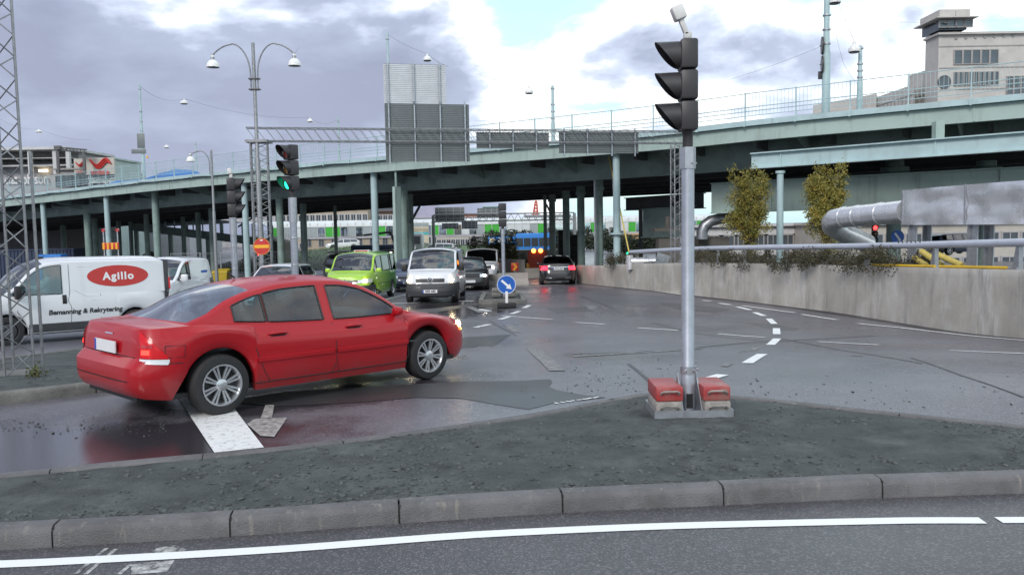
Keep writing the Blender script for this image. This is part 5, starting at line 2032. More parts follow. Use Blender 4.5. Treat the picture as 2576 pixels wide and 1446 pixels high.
def small_signal(name, label, u, Y, vtop, vbot, vsl, vst, face_rz, lit=None, base_dz=.12, detector=False, mat='signal_black', wide=.27, weights=False, group=None, r=.066):
    p = at(u, 700, Y)
    z0 = zg(p.y) + base_dz
    t = thing(name, label, 'traffic signal', (p.x, p.y, z0), 0, group)
    Z = lambda v: zv(v, p.y, u) - z0
    m = MB()
    m.lathe([(0, 0), (r * 1.3, 0), (r * 1.3, .25), (r, .27), (r, Z(vsl))], 16)
    m.build('pole', 'galv_new', t)
    for zc in (.9, 1.5, 2.0):
        MB().lathe([(r + .001, zc), (r + .004, zc + .005), (r + .004, zc + .025), (r + .001, zc + .03)], 16).build('band', 'galv', t)
    m = MB()
    m.lathe([(r, Z(vsl)), (r * 1.18, Z(vsl)), (r * 1.18, Z(vst)), (r * .8, Z(vst))], 16)
    m.build('sleeve', 'galv', t)
    m = MB()
    m.lathe([(.05, Z(vst) - .02), (.05, Z(vbot) + .02)], 12)
    m.build('neck', 'signal_black', t)
    hs = (Z(vtop) - Z(vbot)) / 3
    signal_head(t, Z(vbot), hs, face_rz, .17, wide, lit, .20, mat=mat)
    if detector:
        m = MB()
        zt = Z(vtop)
        m.bevbox((0, 0, zt + .05), (.06, .05, .12), .01)
        m.bevbox((-.02, 0, zt + .14), (.09, .10, .12), .012, (0, R(-14), 0))
        m.build('detector', 'sensor', t)
    if weights:
        for sx in (-1, 1):
            weight_block(t, (sx * .28, 0, .10), (.30, .6, .14), 'kerb_old')
            weight_block(t, (sx * .28, 0, .25), (.30, .6, .14), 'kerb_old')
    return t
small_signal('traffic_signal', 'traffic signal showing green beside the lattice gantry tower', 743, 15.3, 364, 481, 560, 497, math.pi + R(48), lit='green')
small_signal('traffic_signal', 'traffic signal turned away, with a pale detector on top, left of the no-entry sign', 592, 18.0, 447, 545, 590, 547, R(12), detector=True)
small_signal('traffic_signal', 'traffic signal on the small middle island behind the blue arrow sign', 1267, 29.6, 511, 571, 590, 576, R(100), weights=True, wide=.26)
# conduit strapped to the green signal's pole
pz = at(743, 700, 15.3)

# ---- lattice mast on the left island
def lattice(mb, c_, z0, z1, side, rot, r_leg, r_br, pitch, taper=0.0):
    def corner(k, z):
        f = 1 - taper * (z - z0) / max(.01, z1 - z0)
        a = rot + math.pi / 4 + k * math.pi / 2
        q = side / 2 * math.sqrt(2) * f
        return Vector((c_[0] + q * math.cos(a), c_[1] + q * math.sin(a), z))
    legs, braces = [], []
    for k in range(4):
        mb_l = MB()
        mb_l.cyl(corner(k, z0), corner(k, z1), r_leg, r_leg, 8)
        legs.append(mb_l)
    n = max(1, int((z1 - z0) / pitch))
    for k in range(4):
        b_ = MB()
        for i in range(n):
            za, zb2 = z0 + (z1 - z0) * i / n, z0 + (z1 - z0) * (i + 1) / n
            zm = (za + zb2) / 2
            b_.cyl(corner(k, za), corner((k + 1) % 4, zm), r_br, r_br, 5, False)
            b_.cyl(corner((k + 1) % 4, zm), corner(k, zb2), r_br, r_br, 5, False)
        braces.append(b_)
    return legs, braces
pm = g(24, 938, .12)
mast = thing('lattice_mast', 'tall slender grey lattice mast on the left island, cut off by the picture edge', 'lattice mast', (pm.x, pm.y, zg(pm.y) + .10))
lg, br = lattice(None, (0, 0), 0, 8.2, .40, R(66), .018, .009, .52)
for q in lg:
    q.build('leg', 'lattice', mast)
for q in br:
    tag(q.build('bracing', 'lattice', mast), kind='stuff')
m = MB()
m.box((0, 0, .0), (.50, .50, .05), (0, 0, R(20)))
m.build('foot', 'kerb_old', mast)
MB().cyl((.30, .25, 0), (.30, .25, 2.9), .020, .020, 8).build('cable_duct', 'lattice', mast)

# ---- sign gantry
GL, GR = at(661, 600, 32.2), at(1704, 600, 36.0)
gzb, gzt = 5.30, 5.80
gan = thing('sign_gantry', 'lattice sign gantry spanning the road on two lattice towers', 'sign gantry')
for P_, wd, pit in ((GL, .62, .55), (GR, .42, .5)):
    z0 = zg(P_.y)
    ang = math.atan2(GR.y - GL.y, GR.x - GL.x)
    lg, br = lattice(None, (P_.x, P_.y), z0, gzb - .05, wd, ang, .03, .014, pit)
    for q in lg:
        q.build('tower_leg', 'lattice', gan)
    for q in br:
        tag(q.build('tower_bracing', 'lattice', gan), kind='stuff')
m = MB()
m.box((GL.x, GL.y, gzb - .02), (.85, .80, .10))
m.build('tower_cap', 'lattice', gan)
gd = (GR - GL)
gd.z = 0
glen = gd.length + .9
gd.normalize()
gn = Vector((-gd.y, gd.x, 0))
G0 = Vector((GL.x, GL.y, 0)) - gd * .45
ch = [G0 + gn * s_ * .24 + Vector((0, 0, z)) for s_ in (-1, 1) for z in (gzb, gzt)]
for c_ in ch:
    MB().cyl(c_, c_ + gd * glen, .022, .022, 6).build('truss_chord', 'lattice', gan)
n = int(glen / .36)
for s_ in (-1, 1):
    m = MB()
    for i in range(n):
        a = G0 + gn * s_ * .24 + gd * glen * i / n
        b_ = G0 + gn * s_ * .24 + gd * glen * (i + 1) / n
        za, zb2 = (gzb, gzt) if i % 2 else (gzt, gzb)
        m.cyl(a + Vector((0, 0, gzt)), b_ + Vector((0, 0, gzb)), .010, .010, 5, False)
    tag(m.build('truss_lacing', 'lattice', gan), kind='stuff')
m = MB()
for z in (gzb, gzt):
    for i in range(n):
        a = G0 + gd * glen * i / n + Vector((0, 0, z))
        m.cyl(a - gn * .24, a + gd * glen / n + gn * .24, .009, .009, 4, False)
tag(m.build('truss_cross_lacing', 'lattice', gan), kind='stuff')
def gpos(u):
    """distance along the gantry seen at column u"""
    best, bt = 1e9, 0
    for t in np.linspace(0, glen, 1200):
        p = G0 + gd * t
        d = Vector((p.x, p.y, 5.4)) - C0
        uu = 1288 + FOC * d.dot(rtv) / d.dot(fw)
        if abs(uu - u) < best:
            best, bt = abs(uu - u), t
    return bt
def sign_back(name, label, u0, u1, v0, v1, posts, mat, over=.12, slat=.075, dy=.36):
    t0, t1 = gpos(u0), gpos(u1)
    pm_ = G0 + gd * (t0 + t1) / 2 + gn * dy
    z0, z1 = zv(v1, pm_.y, (u0 + u1) / 2), zv(v0, pm_.y, (u0 + u1) / 2)
    t = thing(name, label, 'road sign', (pm_.x, pm_.y, z0), math.atan2(gd.y, gd.x))
    w_ = t1 - t0
    h = z1 - z0
    m = MB()
    n_ = int(h / slat)
    prof = []
    for i in range(n_):
        a = h * i / n_
        s_ = h / n_
        prof += [(0, a), (0, a + s_ * .62), (.018, a + s_ * .70), (.018, a + s_ * .95)]
    prof.append((0, h))
    rows = [[(x, y, z) for y, z in prof] for x in (-w_ / 2, w_ / 2)]
    m.grid(rows)
    m.box((0, .03, h / 2), (w_ - .004, .02, h - .004))
    m.build('panel', mat, t, smooth=20)
    for u in posts:
        x = gpos(u) - (t0 + t1) / 2
        m = MB()
        m.box((x, -.05, h / 2), (.05, .07, h + over * 2))
        for z in np.linspace(.1, h - .1, max(2, int(h / .45))):
            m.box((x, -.092, z), (.07, .015, .05))
        m.build('post', 'galv', t, smooth=0)
    return t
sign_back('direction_sign', 'large dark back of a direction sign hanging from the gantry', 971, 1185, 262, 407, (981, 1046, 1111, 1174), 'sign_back')
sign_back('direction_sign', 'pale ribbed back of the sign standing above the large dark one', 970, 1128, 162, 261, (981, 1046, 1111), 'sign_back_pale')
sign_back('direction_sign', 'low wide dark sign back in the middle of the gantry', 1203, 1387, 333, 374, (1236, 1295, 1354), 'sign_back')
sign_back('direction_sign', 'dark sign back at the right end of the gantry, next to the near signal', 1412, 1614, 331, 386, (1425, 1483, 1545, 1604), 'sign_back')

# ---- lamps
def bell(mb, c_, r, k=1.0):
    prof = [(.03 * k, .34 * k), (.06 * k, .33 * k), (.075 * k, .17 * k), (.09 * k, .16 * k), (r * .55, .13 * k), (r * .82, .06 * k), (r * .97, -.05 * k), (r, -.12 * k), (r * .9, -.10 * k)]
    mb.lathe(prof, 24, 'Z', c_)
    return mb
def post_lamp(name, label, u, Y, vtop, arms, rr, reach, vdrop, pole_r=.085, vlow=None):
    p = at(u, 600, Y)
    z0 = zg(p.y)
    t = thing(name, label, 'street lamp', (p.x, p.y, z0))
    Z = lambda v: zv(v, p.y, u) - z0
    zt = Z(vtop)
    m = MB()
    m.lathe([(0, 0), (pole_r * 1.25, 0), (pole_r * 1.1, zt * .55), (pole_r * .85, zt * .56), (pole_r * .75, zt), (0, zt)], 14)
    m.build('pole', 'lattice', t)
    zl = Z(vdrop)
    for sx in arms:
        pts = []
        xe = sx * reach
        x0 = sx * pole_r * 1.6
        top = zt - .02
        zs_ = zl - (zt - zl) * .55
        pts.append((x0, 0, zs_ - .6))
        pts.append((x0, 0, zs_))
        for a in np.linspace(0, math.pi * .88, 16):
            cx_m = (x0 + xe) / 2
            hw = abs(xe - x0) / 2
            pts.append((cx_m - sx * hw * math.cos(a), 0, zs_ + (top - zs_) * math.sin(a) * (1.0 if a < 1.57 else .97) + (zl + .36 - zs_) * max(0, (a - 1.0) / 1.77) * (1 - math.sin(a)) * .8))
        pts.append((xe, 0, zl + .30))
        MB().tube(pts, .030, 8).build('arm', 'lattice', t)
        m = MB()
        bell(m, (xe, 0, zl), rr)
        sh = m.build('lamp_shade', 'lamp_white', t)
        MB().lathe([(0, -.09), (rr * .9, -.09), (rr * .9, -.115), (0, -.12)], 20, 'Z', (xe, 0, zl)).build('diffuser', 'window_dark', sh)
        m = MB()
        m.lathe([(.035, .16), (.085, .17), (.05, .36), (.03, .37)], 12, 'Z', (xe, 0, zl))
        m.add([(xe + sx * .02, -.01, zl + .34), (xe + sx * .20, -.01, zl + .58), (xe + sx * .10, -.01, zl + .46), (xe + sx * .02, .01, zl + .34), (xe + sx * .20, .01, zl + .58), (xe + sx * .10, .01, zl + .46)], [(0, 1, 2), (3, 4, 5), (0, 1, 4, 3), (1, 2, 5, 4)])
        m.build('lamp_neck', 'lattice', sh)
    for zc in (zl - (zt - zl) * .55 - .15, zl - (zt - zl) * .55 - .55):
        if len(arms) > 1:
            m = MB()
            m.bevbox((0, 0, zc), (pole_r * 5.0, pole_r * 2.4, .05), .01)
            m.build('clamp', 'signal_grey', t)
    return t
post_lamp('street_lamp', 'grey post lamp with two curved arms and white bell shades', 656, 31.9, 108, (-1, 1), .245, 1.56, 160)
post_lamp('street_lamp', 'small post lamp with a single curved arm left of the gantry', 541, 46, 378, (-1,), .24, 1.16, 400, .08)
# poles standing on the bridge, with span wires
def bridge_pole(label, u, vtop, ly, r=.09, extra=None, group='lighting poles along the bridge'):
    """pole on the bridge deck at cross position ly, seen at column u"""
    best = None
    for lx_ in np.linspace(-120, 36, 1500):
        p = BM @ Vector((lx_, ly, zf(lx_) + 2.0))
        d = p - C0
        uu = 1288 + FOC * d.dot(rtv) / d.dot(fw)
        if best is None or abs(uu - u) < best[0]:
            best = (abs(uu - u), lx_, p)
    _, lx_, p = best
    z0 = zf(lx_) + .78
    t = thing('lighting_pole', label, 'pole', (p.x, p.y, z0), 0, group)
    zt = zv(vtop, p.y, u) - z0
    m = MB()
    m.lathe([(0, 0), (r * 1.3, 0), (r * 1.25, zt * .45), (r, zt * .5), (r * .8, zt), (0, zt)], 12)
    m.build('pole', 'bridge_blue', t)
    for k in (.52, .62, .72, .95):
        MB().lathe([(r * 1.02, zt * k), (r * 1.3, zt * k), (r * 1.3, zt * k + .06), (r * 1.02, zt * k + .06)], 12).build('collar', 'galv', t)
    return t, p, z0 + zt
P1 = bridge_pole('bridge lighting pole carrying two dark signs above the blue tarpaulin', 362, 213, .6)
P2 = bridge_pole('thin bridge pole between the double lamp and the large sign', 856, 297, 20)
P3 = bridge_pole('tall bridge pole rising behind the pale ribbed sign', 981, 83, 4)
P4 = bridge_pole('bridge pole standing clear between the pale sign and the near signal', 1391, 216, 6)
P5 = bridge_pole('thick bridge pole with two round signs at its side, cut by the top edge', 2077, -60, 1.2, .13)
P6 = bridge_pole('bridge pole topped by a white lantern near the office building', 2163, 116, .5)
P7 = bridge_pole('short far bridge pole above the single curved lamp', 498, 356, 24)
# signs hung on poles
def sign_on(name, label, u0, u1, v0, v1, Y, mat='sign_back', cat='road sign', round_=False, thick=.05):
    a, b_ = at(u0, v1, Y), at(u1, v0, Y)
    t = thing(name, label, cat, ((a.x + b_.x) / 2, (a.y + b_.y) / 2, a.z))
    w_, h = b_.x - a.x, b_.z - a.z
    m = MB()
    if round_:
        m.cyl((0, -thick / 2, h / 2), (0, thick / 2, h / 2), h / 2, h / 2, 28)
        m.xf(Matrix.Rotation(R(round_), 4, 'Z'))
    else:
        m.bevbox((0, 0, h / 2), (w_, thick, h), .012)
    m.build('plate', mat, t)
    m = MB()
    m.box((0, .06, h / 2), (w_ * .8, .06, .05))
    m.build('bracket', 'galv', t)
    return t
sign_on('street_sign', 'dark rectangular sign box on the pole above the tarpaulin', 346, 363, 336, 373, P1[1].y - .1)
sign_on('name_plate', 'small dark wide name plate on the pole above the tarpaulin', 331, 367, 375, 387, P1[1].y - .12)
s_ = sign_on('round_sign', 'upper round sign seen edge-on at the thick bridge pole', 2062, 2074, 93, 138, P5[1].y, round_=76, mat='signal_black')
s_ = sign_on('round_sign', 'lower round sign seen edge-on at the thick bridge pole', 2062, 2074, 141, 184, P5[1].y, round_=76, mat='signal_black')
sign_on('small_sign', 'small square plate below the two round signs on the thick pole', 2058, 2072, 180, 200, P5[1].y, 'signal_black')
m = MB()
q = at(371, 398, P1[1].y - .1)
m.lathe([(0, 0), (.07, .0), (.08, .10), (0, .18)], 10, 'Z', q)
tag(m.build('warning_lamp', 'amber', None), 'amber warning lamp on the pole above the tarpaulin', 'warning lamp')
def lantern(label, u, v, Y, r=.28, group='lanterns hung on span wires'):
    p = at(u, v, Y)
    t = thing('hanging_lantern', label, 'street lamp', (p.x, p.y, p.z), 0, group)
    m = MB()
    m.lathe([(.02, .26), (.06, .25), (.07, .12), (r * .6, .10), (r * .95, 0), (r, -.08), (r * .98, -.14)], 16)
    m.build('lamp_shade', 'lamp_white', t)
    m = MB()
    m.lathe([(r * .93, -.13), (r * .8, -.18), (0, -.20)], 16)
    m.build('diffuser', 'window_dark', t)
    return p + Vector((0, 0, .26))
W1 = lantern('white lantern hanging right of the pole with two dark signs', 463, 257, 66, .30)
W2 = lantern('white lantern hanging right of the tall pole behind the pale sign', 1075, 147, 50, .25)
W3 = lantern('white lantern hanging left of the clear bridge pole', 1331, 229, 48, .24)
W4 = lantern('pale lantern over the bridge left of the thin bridge pole', 780, 303, 76, .26)
W5 = lantern('white lantern on the pole near the office building', 2149, 122, P6[1].y - .3, .23)
W6 = lantern('far lantern low over the mall roof at left', 98, 330, 100, .36)
W7 = lantern('far lantern right of the pole with two dark signs, low above the railing', 419, 369, 95, .30)
W8 = lantern('lantern at the top edge beside the thick bridge pole', 2100, 0, P5[1].y, .25)
def wire(label, pts, r=.012, sag=.3):
    P = []
    for a, b_ in zip(pts[:-1], pts[1:]):
        a, b_ = Vector(a), Vector(b_)
        for k in range(10):
            f = k / 10
            P.append(a.lerp(b_, f) - Vector((0, 0, sag * 4 * f * (1 - f))))
    P.append(Vector(pts[-1]))
    o = MB().tube(P, r * .65, 4, cap=False).build('span_wire', 'signal_grey', None)
    return tag(o, label, 'wire', 'thin wires over the bridge')
top = lambda P_: Vector((P_[1].x, P_[1].y, P_[2] - .1))
wire('span wire from the sign pole through its lantern to the thin pole', [top(P1), W1, W4, top(P2)], .014, .5)
wire('span wire from the tall pole down through its lantern', [top(P3), W2, at(1128, 168, 54)], .016, .1)
wire('span wire from the clear pole to its lantern', [top(P4), W3, at(1195, 185, 60)], .010, .1)
wire('overhead wire running level past the near signal', [at(1190, 305, 60), at(1640, 246, 55), at(2060, 120, 40)], .010, .3)
wire('overhead wire from the thick pole towards the office roof', [at(2080, 50, 34), at(2576, 46, 60)], .010, .2)
wire('stay wire from the top lantern down to the lantern on the pole', [W8, W5], .012, .05)
wire('overhead wire below the clouds right of the near signal', [at(1700, 300, 55), at(2260, 255, 60), at(2576, 205, 60)], .009, .4)
wire('thin wire falling from the top lantern to an insulator', [at(2090, 30, 38), at(2122, 160, 42), at(2160, 215, 50)], .009, .1)
wire('overhead wire over the mall roof at left', [at(0, 300, 90), W6, at(230, 352, 100)], .014, .4)

# ---- round signs and barriers at road level
def round_sign(name, label, u, v, Y, d, face_mat, foot=None):
    p = at(u, v, Y)
    z0 = zg(p.y)
    t = thing(name, label, 'road sign', (p.x, p.y, z0))
    zc = p.z - z0
    m = MB()
    m.cyl((0, .0, zc), (0, .012, zc), d / 2, d / 2, 40)
    pl_ = m.build('sign_plate', face_mat, t)
    MB().cyl((0, .035, 0), (0, .035, zc + d * .4), .028, .028, 10).build('post', 'galv', t)
    return t, pl_, zc
t, pl_, zc = round_sign('blue_arrow_sign', 'round blue keep-right sign with a white arrow on a black rubber foot', 1274, 716, 26.4, .62, 'blue_sign')
m = MB()
m.tube([(.293 * math.cos(a), -.004, zc + .293 * math.sin(a)) for a in np.linspace(0, 6.283, 41)[:-1]], .010, 6, closed=True)
m.build('rim', 'white', pl_)
m = MB()
c45 = math.cos(R(-45))
def rot45(x, y):
    return (x * c45 - y * -c45, x * -c45 + y * c45)
ar = [(-.21, .035), (.06, .035), (.06, .10), (.225, 0), (.06, -.10), (.06, -.035), (-.21, -.035)]
pts = [(a * math.cos(R(-42)) - b_ * math.sin(R(-42)), zc + a * math.sin(R(-42)) + b_ * math.cos(R(-42))) for a, b_ in ar]
m.prism(pts, -.006, -.001, 'XZ')
m.build('arrow', 'white', pl_, smooth=0)
m = MB()
m.bevbox((0, 0, .08), (.62, .40, .15), .03)
m.build('rubber_foot', 'rubber', t)
m = MB()
m.box((0, -.0, .33), (.085, .03, .40))
m.build('post_label', 'white', t)
t, pl_, zc = round_sign('no_entry_sign', 'round red no-entry sign with a yellow bar before the lattice tower', 658, 620, 29.5, .60, 'red')
m = MB()
m.box((0, -.004, zc), (.52, .006, .115))
m.build('bar', 'amber', pl_, smooth=0)
m = MB()
m.box((0, -.004, zc + .225), (.10, .006, .045))
m.build('sticker', 'white', pl_, smooth=0)
m = MB()
m.tube([(.294 * math.cos(a), -.003, zc + .294 * math.sin(a)) for a in np.linspace(0, 6.283, 41)[:-1]], .007, 6, closed=True)
m.build('rim', 'amber', pl_)
def striped(name, label, u0, u1, v0, v1, Y, n, cat='barrier', posts=True):
    a, b_ = at(u0, v1, Y), at(u1, v0, Y)
    z0 = zg(a.y)
    t = thing(name, label, cat, ((a.x + b_.x) / 2, a.y, z0))
    w_, h = b_.x - a.x, b_.z - a.z
    zb2 = a.z - z0
    m = MB()
    m.bevbox((0, .03, zb2 + h / 2), (w_, .05, h), .01)
    bd = m.build('board', 'red', t)
    for k in range(n):
        m = MB()
        m.box((-w_ / 2 + w_ * (k + .38) / (n - .1), .0, zb2 + h / 2), (w_ / n * .48, .012, h * .96))
        m.build('stripe', 'amber', bd, smooth=0)
    if posts:
        for sx in (-1, 1):
            m = MB()
            m.box((sx * w_ * .42, .09, (zb2 + h + .75) / 2), (.05, .05, zb2 + h + .75))
            po = m.build('post', 'galv', t, smooth=0)
            m = MB()
            m.lathe([(0, 0), (.09, .01), (.10, .1), (.06, .18), (0, .2)], 14, 'Y', (sx * w_ * .42 + .05, -.06, zb2 + h + .66))
            m.build('lamp', 'lens_red', po)
    return t
striped('warning_barrier', 'red and yellow striped warning board with two red lamps behind the oval van', 257, 298, 610, 628, 44, 4)
def chevron(label, u, v, Y, s_):
    p = at(u, v, Y)
    t = thing('chevron_sign', label, 'road sign', (p.x, p.y, p.z - s_ / 2), 0, 'yellow chevron boards at the bend')
    m = MB()
    m.bevbox((0, .02, s_ / 2), (s_ * .9, .03, s_), .008)
    bd = m.build('board', 'red', t)
    m = MB()
    k = s_
    pts = [(-.30 * k, .95 * k), (-.02 * k, .95 * k), (.32 * k, .5 * k), (-.02 * k, .05 * k), (-.30 * k, .05 * k), (.02 * k, .5 * k)]
    m.prism(pts, -.004, .0, 'XZ')
    m.build('chevron', 'amber', bd, smooth=0)
    m = MB()
    m.box((0, .05, -.3), (.05, .05, 1.0))
    m.build('post', 'galv', t)
chevron('yellow chevron board just left of the middle signal pole', 1251, 672, 50, .50)
chevron('yellow chevron board just right of the middle signal pole', 1295, 671, 51, .50)
# ================================================================ right side: wall, rail, ducts, planting
# stained concrete: pale streaks run down, soot gathers from the top edge
def STAINED():
    m = bpy.data.materials.new('wall_concrete')
    m.use_nodes = True
    t = m.node_tree
    b = t.nodes['Principled BSDF']
    L = t.links.new
    tcn = t.nodes.new('ShaderNodeTexCoord')
    def nz(sc, det, rough=.6, vec=(1, 1, 1)):
        mp = t.nodes.new('ShaderNodeMapping')
        mp.inputs['Scale'].default_value = vec
        L(tcn.outputs['Object'], mp.inputs[0])
        n = t.nodes.new('ShaderNodeTexNoise')
        n.inputs['Scale'].default_value = sc
        n.inputs['Detail'].default_value = det
        n.inputs['Roughness'].default_value = rough
        L(mp.outputs[0], n.inputs['Vector'])
        return n.outputs[0]
    def rmp(f, stops):
        r = t.nodes.new('ShaderNodeValToRGB')
        e = r.color_ramp.elements
        e[0].position, e[0].color = stops[0][0], (*stops[0][1], 1)
        e[1].position, e[1].color = stops[-1][0], (*stops[-1][1], 1)
        for p_, c_ in stops[1:-1]:
            e.new(p_).color = (*c_, 1)
        L(f, r.inputs[0])
        return r.outputs[0]
    def mix(f, a, b_):
        x = t.nodes.new('ShaderNodeMix')
        x.data_type = 'RGBA'
        L(f, x.inputs[0])
        for i, q in ((6, a), (7, b_)):
            if isinstance(q, tuple):
                x.inputs[i].default_value = (*q, 1)
            else:
                L(q, x.inputs[i])
        return x.outputs[2]
    base = rmp(nz(1.0, 7, .65), [(.30, (.40, .38, .33)), (.52, (.49, .468, .415)), (.72, (.56, .545, .50))])
    streak = rmp(nz(1.9, 6, .7, (1, 1, .28)), [(.48, (0, 0, 0)), (.68, (.8, .8, .8))])
    c1 = mix(streak, base, (.62, .615, .59))
    soot = rmp(nz(2.0, 6, .72, (1, 1, .22)), [(.50, (0, 0, 0)), (.68, (.8, .8, .8))])
    c2 = mix(soot, c1, (.24, .23, .21))
    damp = rmp(nz(.55, 5, .55), [(.50, (0, 0, 0)), (.60, (.7, .7, .7))])
    c3 = mix(damp, c2, (.36, .34, .30))
    L(c3, b.inputs['Base Color'])
    b.inputs['Roughness'].default_value = .8
    bp = t.nodes.new('ShaderNodeBump')
    bp.inputs['Strength'].default_value = .25
    bp.inputs['Distance'].default_value = .02
    L(nz(30, 5), bp.inputs['Height'])
    L(bp.outputs[0], b.inputs['Normal'])
    MATS['wall_concrete'] = m
STAINED()
WP = [(9.4, 6.0), (9.75, 11.0), (9.72, 15.5), (9.3, 21.5), (8.2, 26.0), (6.75, 30.3), (5.2, 35.5), (3.75, 40.5), (3.3, 42.0)]
wtop = pchip([(6, 1.15), (11, 1.0), (15.5, .84), (21.5, .63), (30, .37), (36, .08), (40.5, -.18), (42, -.22)])
# smooth the wall line
wys = [p[1] for p in WP]
wxf = pchip([(p[1], p[0]) for p in WP])
wall = thing('retaining_wall', 'stained pale concrete retaining wall along the right side of the road', 'wall')
def wseg(y0, y1):
    ys = np.linspace(y0, y1, max(3, int((y1 - y0) / .6)))
    m = MB()
    rows = []
    for y in ys:
        x = wxf(y)
        d = Vector((wxf(y + .2) - wxf(y - .2), .4)).normalized()
        n = Vector((d.y, -d.x))        # away from the road
        zt, z0 = wtop(y), zg(y) - .15
        prof = [(0, z0)] + [(.0 + .02 * k, z0 + (zt - .02 - z0) * k) for k in (.15, .3, .5, .7, .9, 1)] + [(.035, zt), (.36, zt), (.38, zt - .03), (.38, z0)]
        rows.append([(x + n.x * a, y + n.y * a, z) for a, z in prof])
    m.grid(rows)
    k = len(rows[0])
    m.f.append(tuple(range(k)))
    m.f.append(tuple((len(rows) - 1) * k + i for i in range(k))[::-1])
    m.build('wall_section', 'wall_concrete', wall, smooth=50)
wj = [6.0, 11.5, 16.95, 22.5, 28.2, 34.0, 42.0]
for a, b_ in zip(wj[:-1], wj[1:]):
    wseg(a + .012, b_ - .012)
for y in wj[1:-1]:
    m = MB()
    m.box((wxf(y) + .2, y, (zg(y) + wtop(y)) / 2), (.30, .03, wtop(y) - zg(y) - .05))
    m.build('joint', 'seam', wall, smooth=0)
# gutter strip at the wall foot
gut = [(wxf(y) - .03, y) for y in np.linspace(6, 41, 40)]
gut2 = [(wxf(y) - .34 - .05 * math.sin(y * .9), y) for y in np.linspace(41, 6, 40)]
sheet('gutter', gut + gut2, .0045, 'asphalt_new', road)
# pipe rail on the wall
rail = thing('pipe_rail', 'thick grey pipe guard rail on flat posts above the concrete wall', 'guard rail')
rp = []
for y in np.linspace(6.5, 36, 50):
    x = wxf(y) + .20
    rp.append((x, y, wtop(y) + .53))
MB().tube(rp, .082, 14).build('rail', 'rail_paint', rail)
def near_u(u):
    best = None
    for y in np.linspace(8, 40, 1600):
        d = Vector((wxf(y) + .2, y, wtop(y) + .3)) - C0
        uu = 1288 + FOC * d.dot(rtv) / d.dot(fw)
        if best is None or abs(uu - u) < best[0]:
            best = (abs(uu - u), y)
    return best[1]
for u in (1752, 1805, 1872, 1977, 2068, 2180, 2350, 2560, 2700):
    y = near_u(u)
    x = wxf(y) + .2
    z0 = wtop(y)
    m = MB()
    m.add([(x - .012, y - .10, z0), (x - .012, y + .16, z0), (x - .012, y + .04, z0 + .47), (x - .012, y - .05, z0 + .47), (x + .012, y - .10, z0), (x + .012, y + .16, z0), (x + .012, y + .04, z0 + .47), (x + .012, y - .05, z0 + .47)],
          [(0, 1, 2, 3), (4, 5, 6, 7), (0, 1, 5, 4), (1, 2, 6, 5), (2, 3, 7, 6), (3, 0, 4, 7)])
    m.box((x, y - .105, z0 + .23), (.09, .012, .48))
    m.box((x, y + .03, z0 + .008), (.20, .36, .014))
    po = m.build('post', 'galv', rail, smooth=0)
    m = MB()
    for dy in (-.11, .17):
        m.cyl((x - .07, y + dy, z0 + .015), (x - .07, y + dy, z0 + .05), .016, .016, 6)
    m.build('bolt', 'galv_new', po)
yb = near_u(2293)
m = MB()
for k in range(6):
    y = yb + (-.45 + k * .18)
    m.cyl((wxf(y) + .2 - .05, y, wtop(y) + .53 + .06), (wxf(y) + .2 - .08, y, wtop(y) + .53 + .10), .016, .016, 6)
m.build('splice_bolts', 'signal_grey', rail)
# raised ground behind the wall
poly = [(wxf(y) + .35, y) for y in np.linspace(6, 42, 30)]
bank = MB()
rows = []
for y in np.linspace(6, 42, 37):
    rows.append([(wxf(y) + .36, y, wtop(y) - .10), (wxf(y) + 3, y, wtop(y) - .10), (wxf(y) + 9, y, wtop(y) - .5), (wxf(y) + 14, y, zg(y) - .2)])
bank.grid(rows)
struct('planter_bank', bank, 'soil')
# yellow hoses on the wall
for i, (ua, ub, lab) in enumerate(((2205, 2365, 'bright yellow hose lying on the wall left of the joint'), (2378, 2545, 'bright yellow hose lying on the wall right of the joint'))):
    ya, yb2 = near_u(ua), near_u(ub)
    pts = [(wxf(y) + .10 + .02 * math.sin(y * 4), y, wtop(y) + .035) for y in np.linspace(ya, yb2, 14)]
    tag(MB().tube(pts, .032, 8).build('hose', 'yellow', None), lab, 'hose', 'yellow hoses on the concrete wall')
for i, (a, b_, lab) in enumerate((((2232, 590), (2258, 662), 'steep pale yellow ribbed hose end beside the duct leg'),)):
    pass
for (a, b_, lab, dy) in (((2318, 632), (2370, 668), 'pale yellow ribbed hose sloping down behind the rail', .9), ((2358, 640), (2420, 668), 'second pale yellow ribbed hose right of the sloping one', .8), ((2300, 648), (2330, 668), 'short pale yellow hose end at the foot of the duct leg', .9)):
    y = near_u((a[0] + b_[0]) / 2)
    p0, p1 = at(a[0], a[1], y + dy + .5), at(b_[0], b_[1], y + dy - .2)
    P = [p0.lerp(p1, k / 14) for k in range(15)]
    tag(MB().tube(P, [.07 + .008 * (k % 2) for k in range(15)], 10).build('ribbed_hose', 'yellow_hose', None), lab, 'hose', 'yellow hoses on the concrete wall')

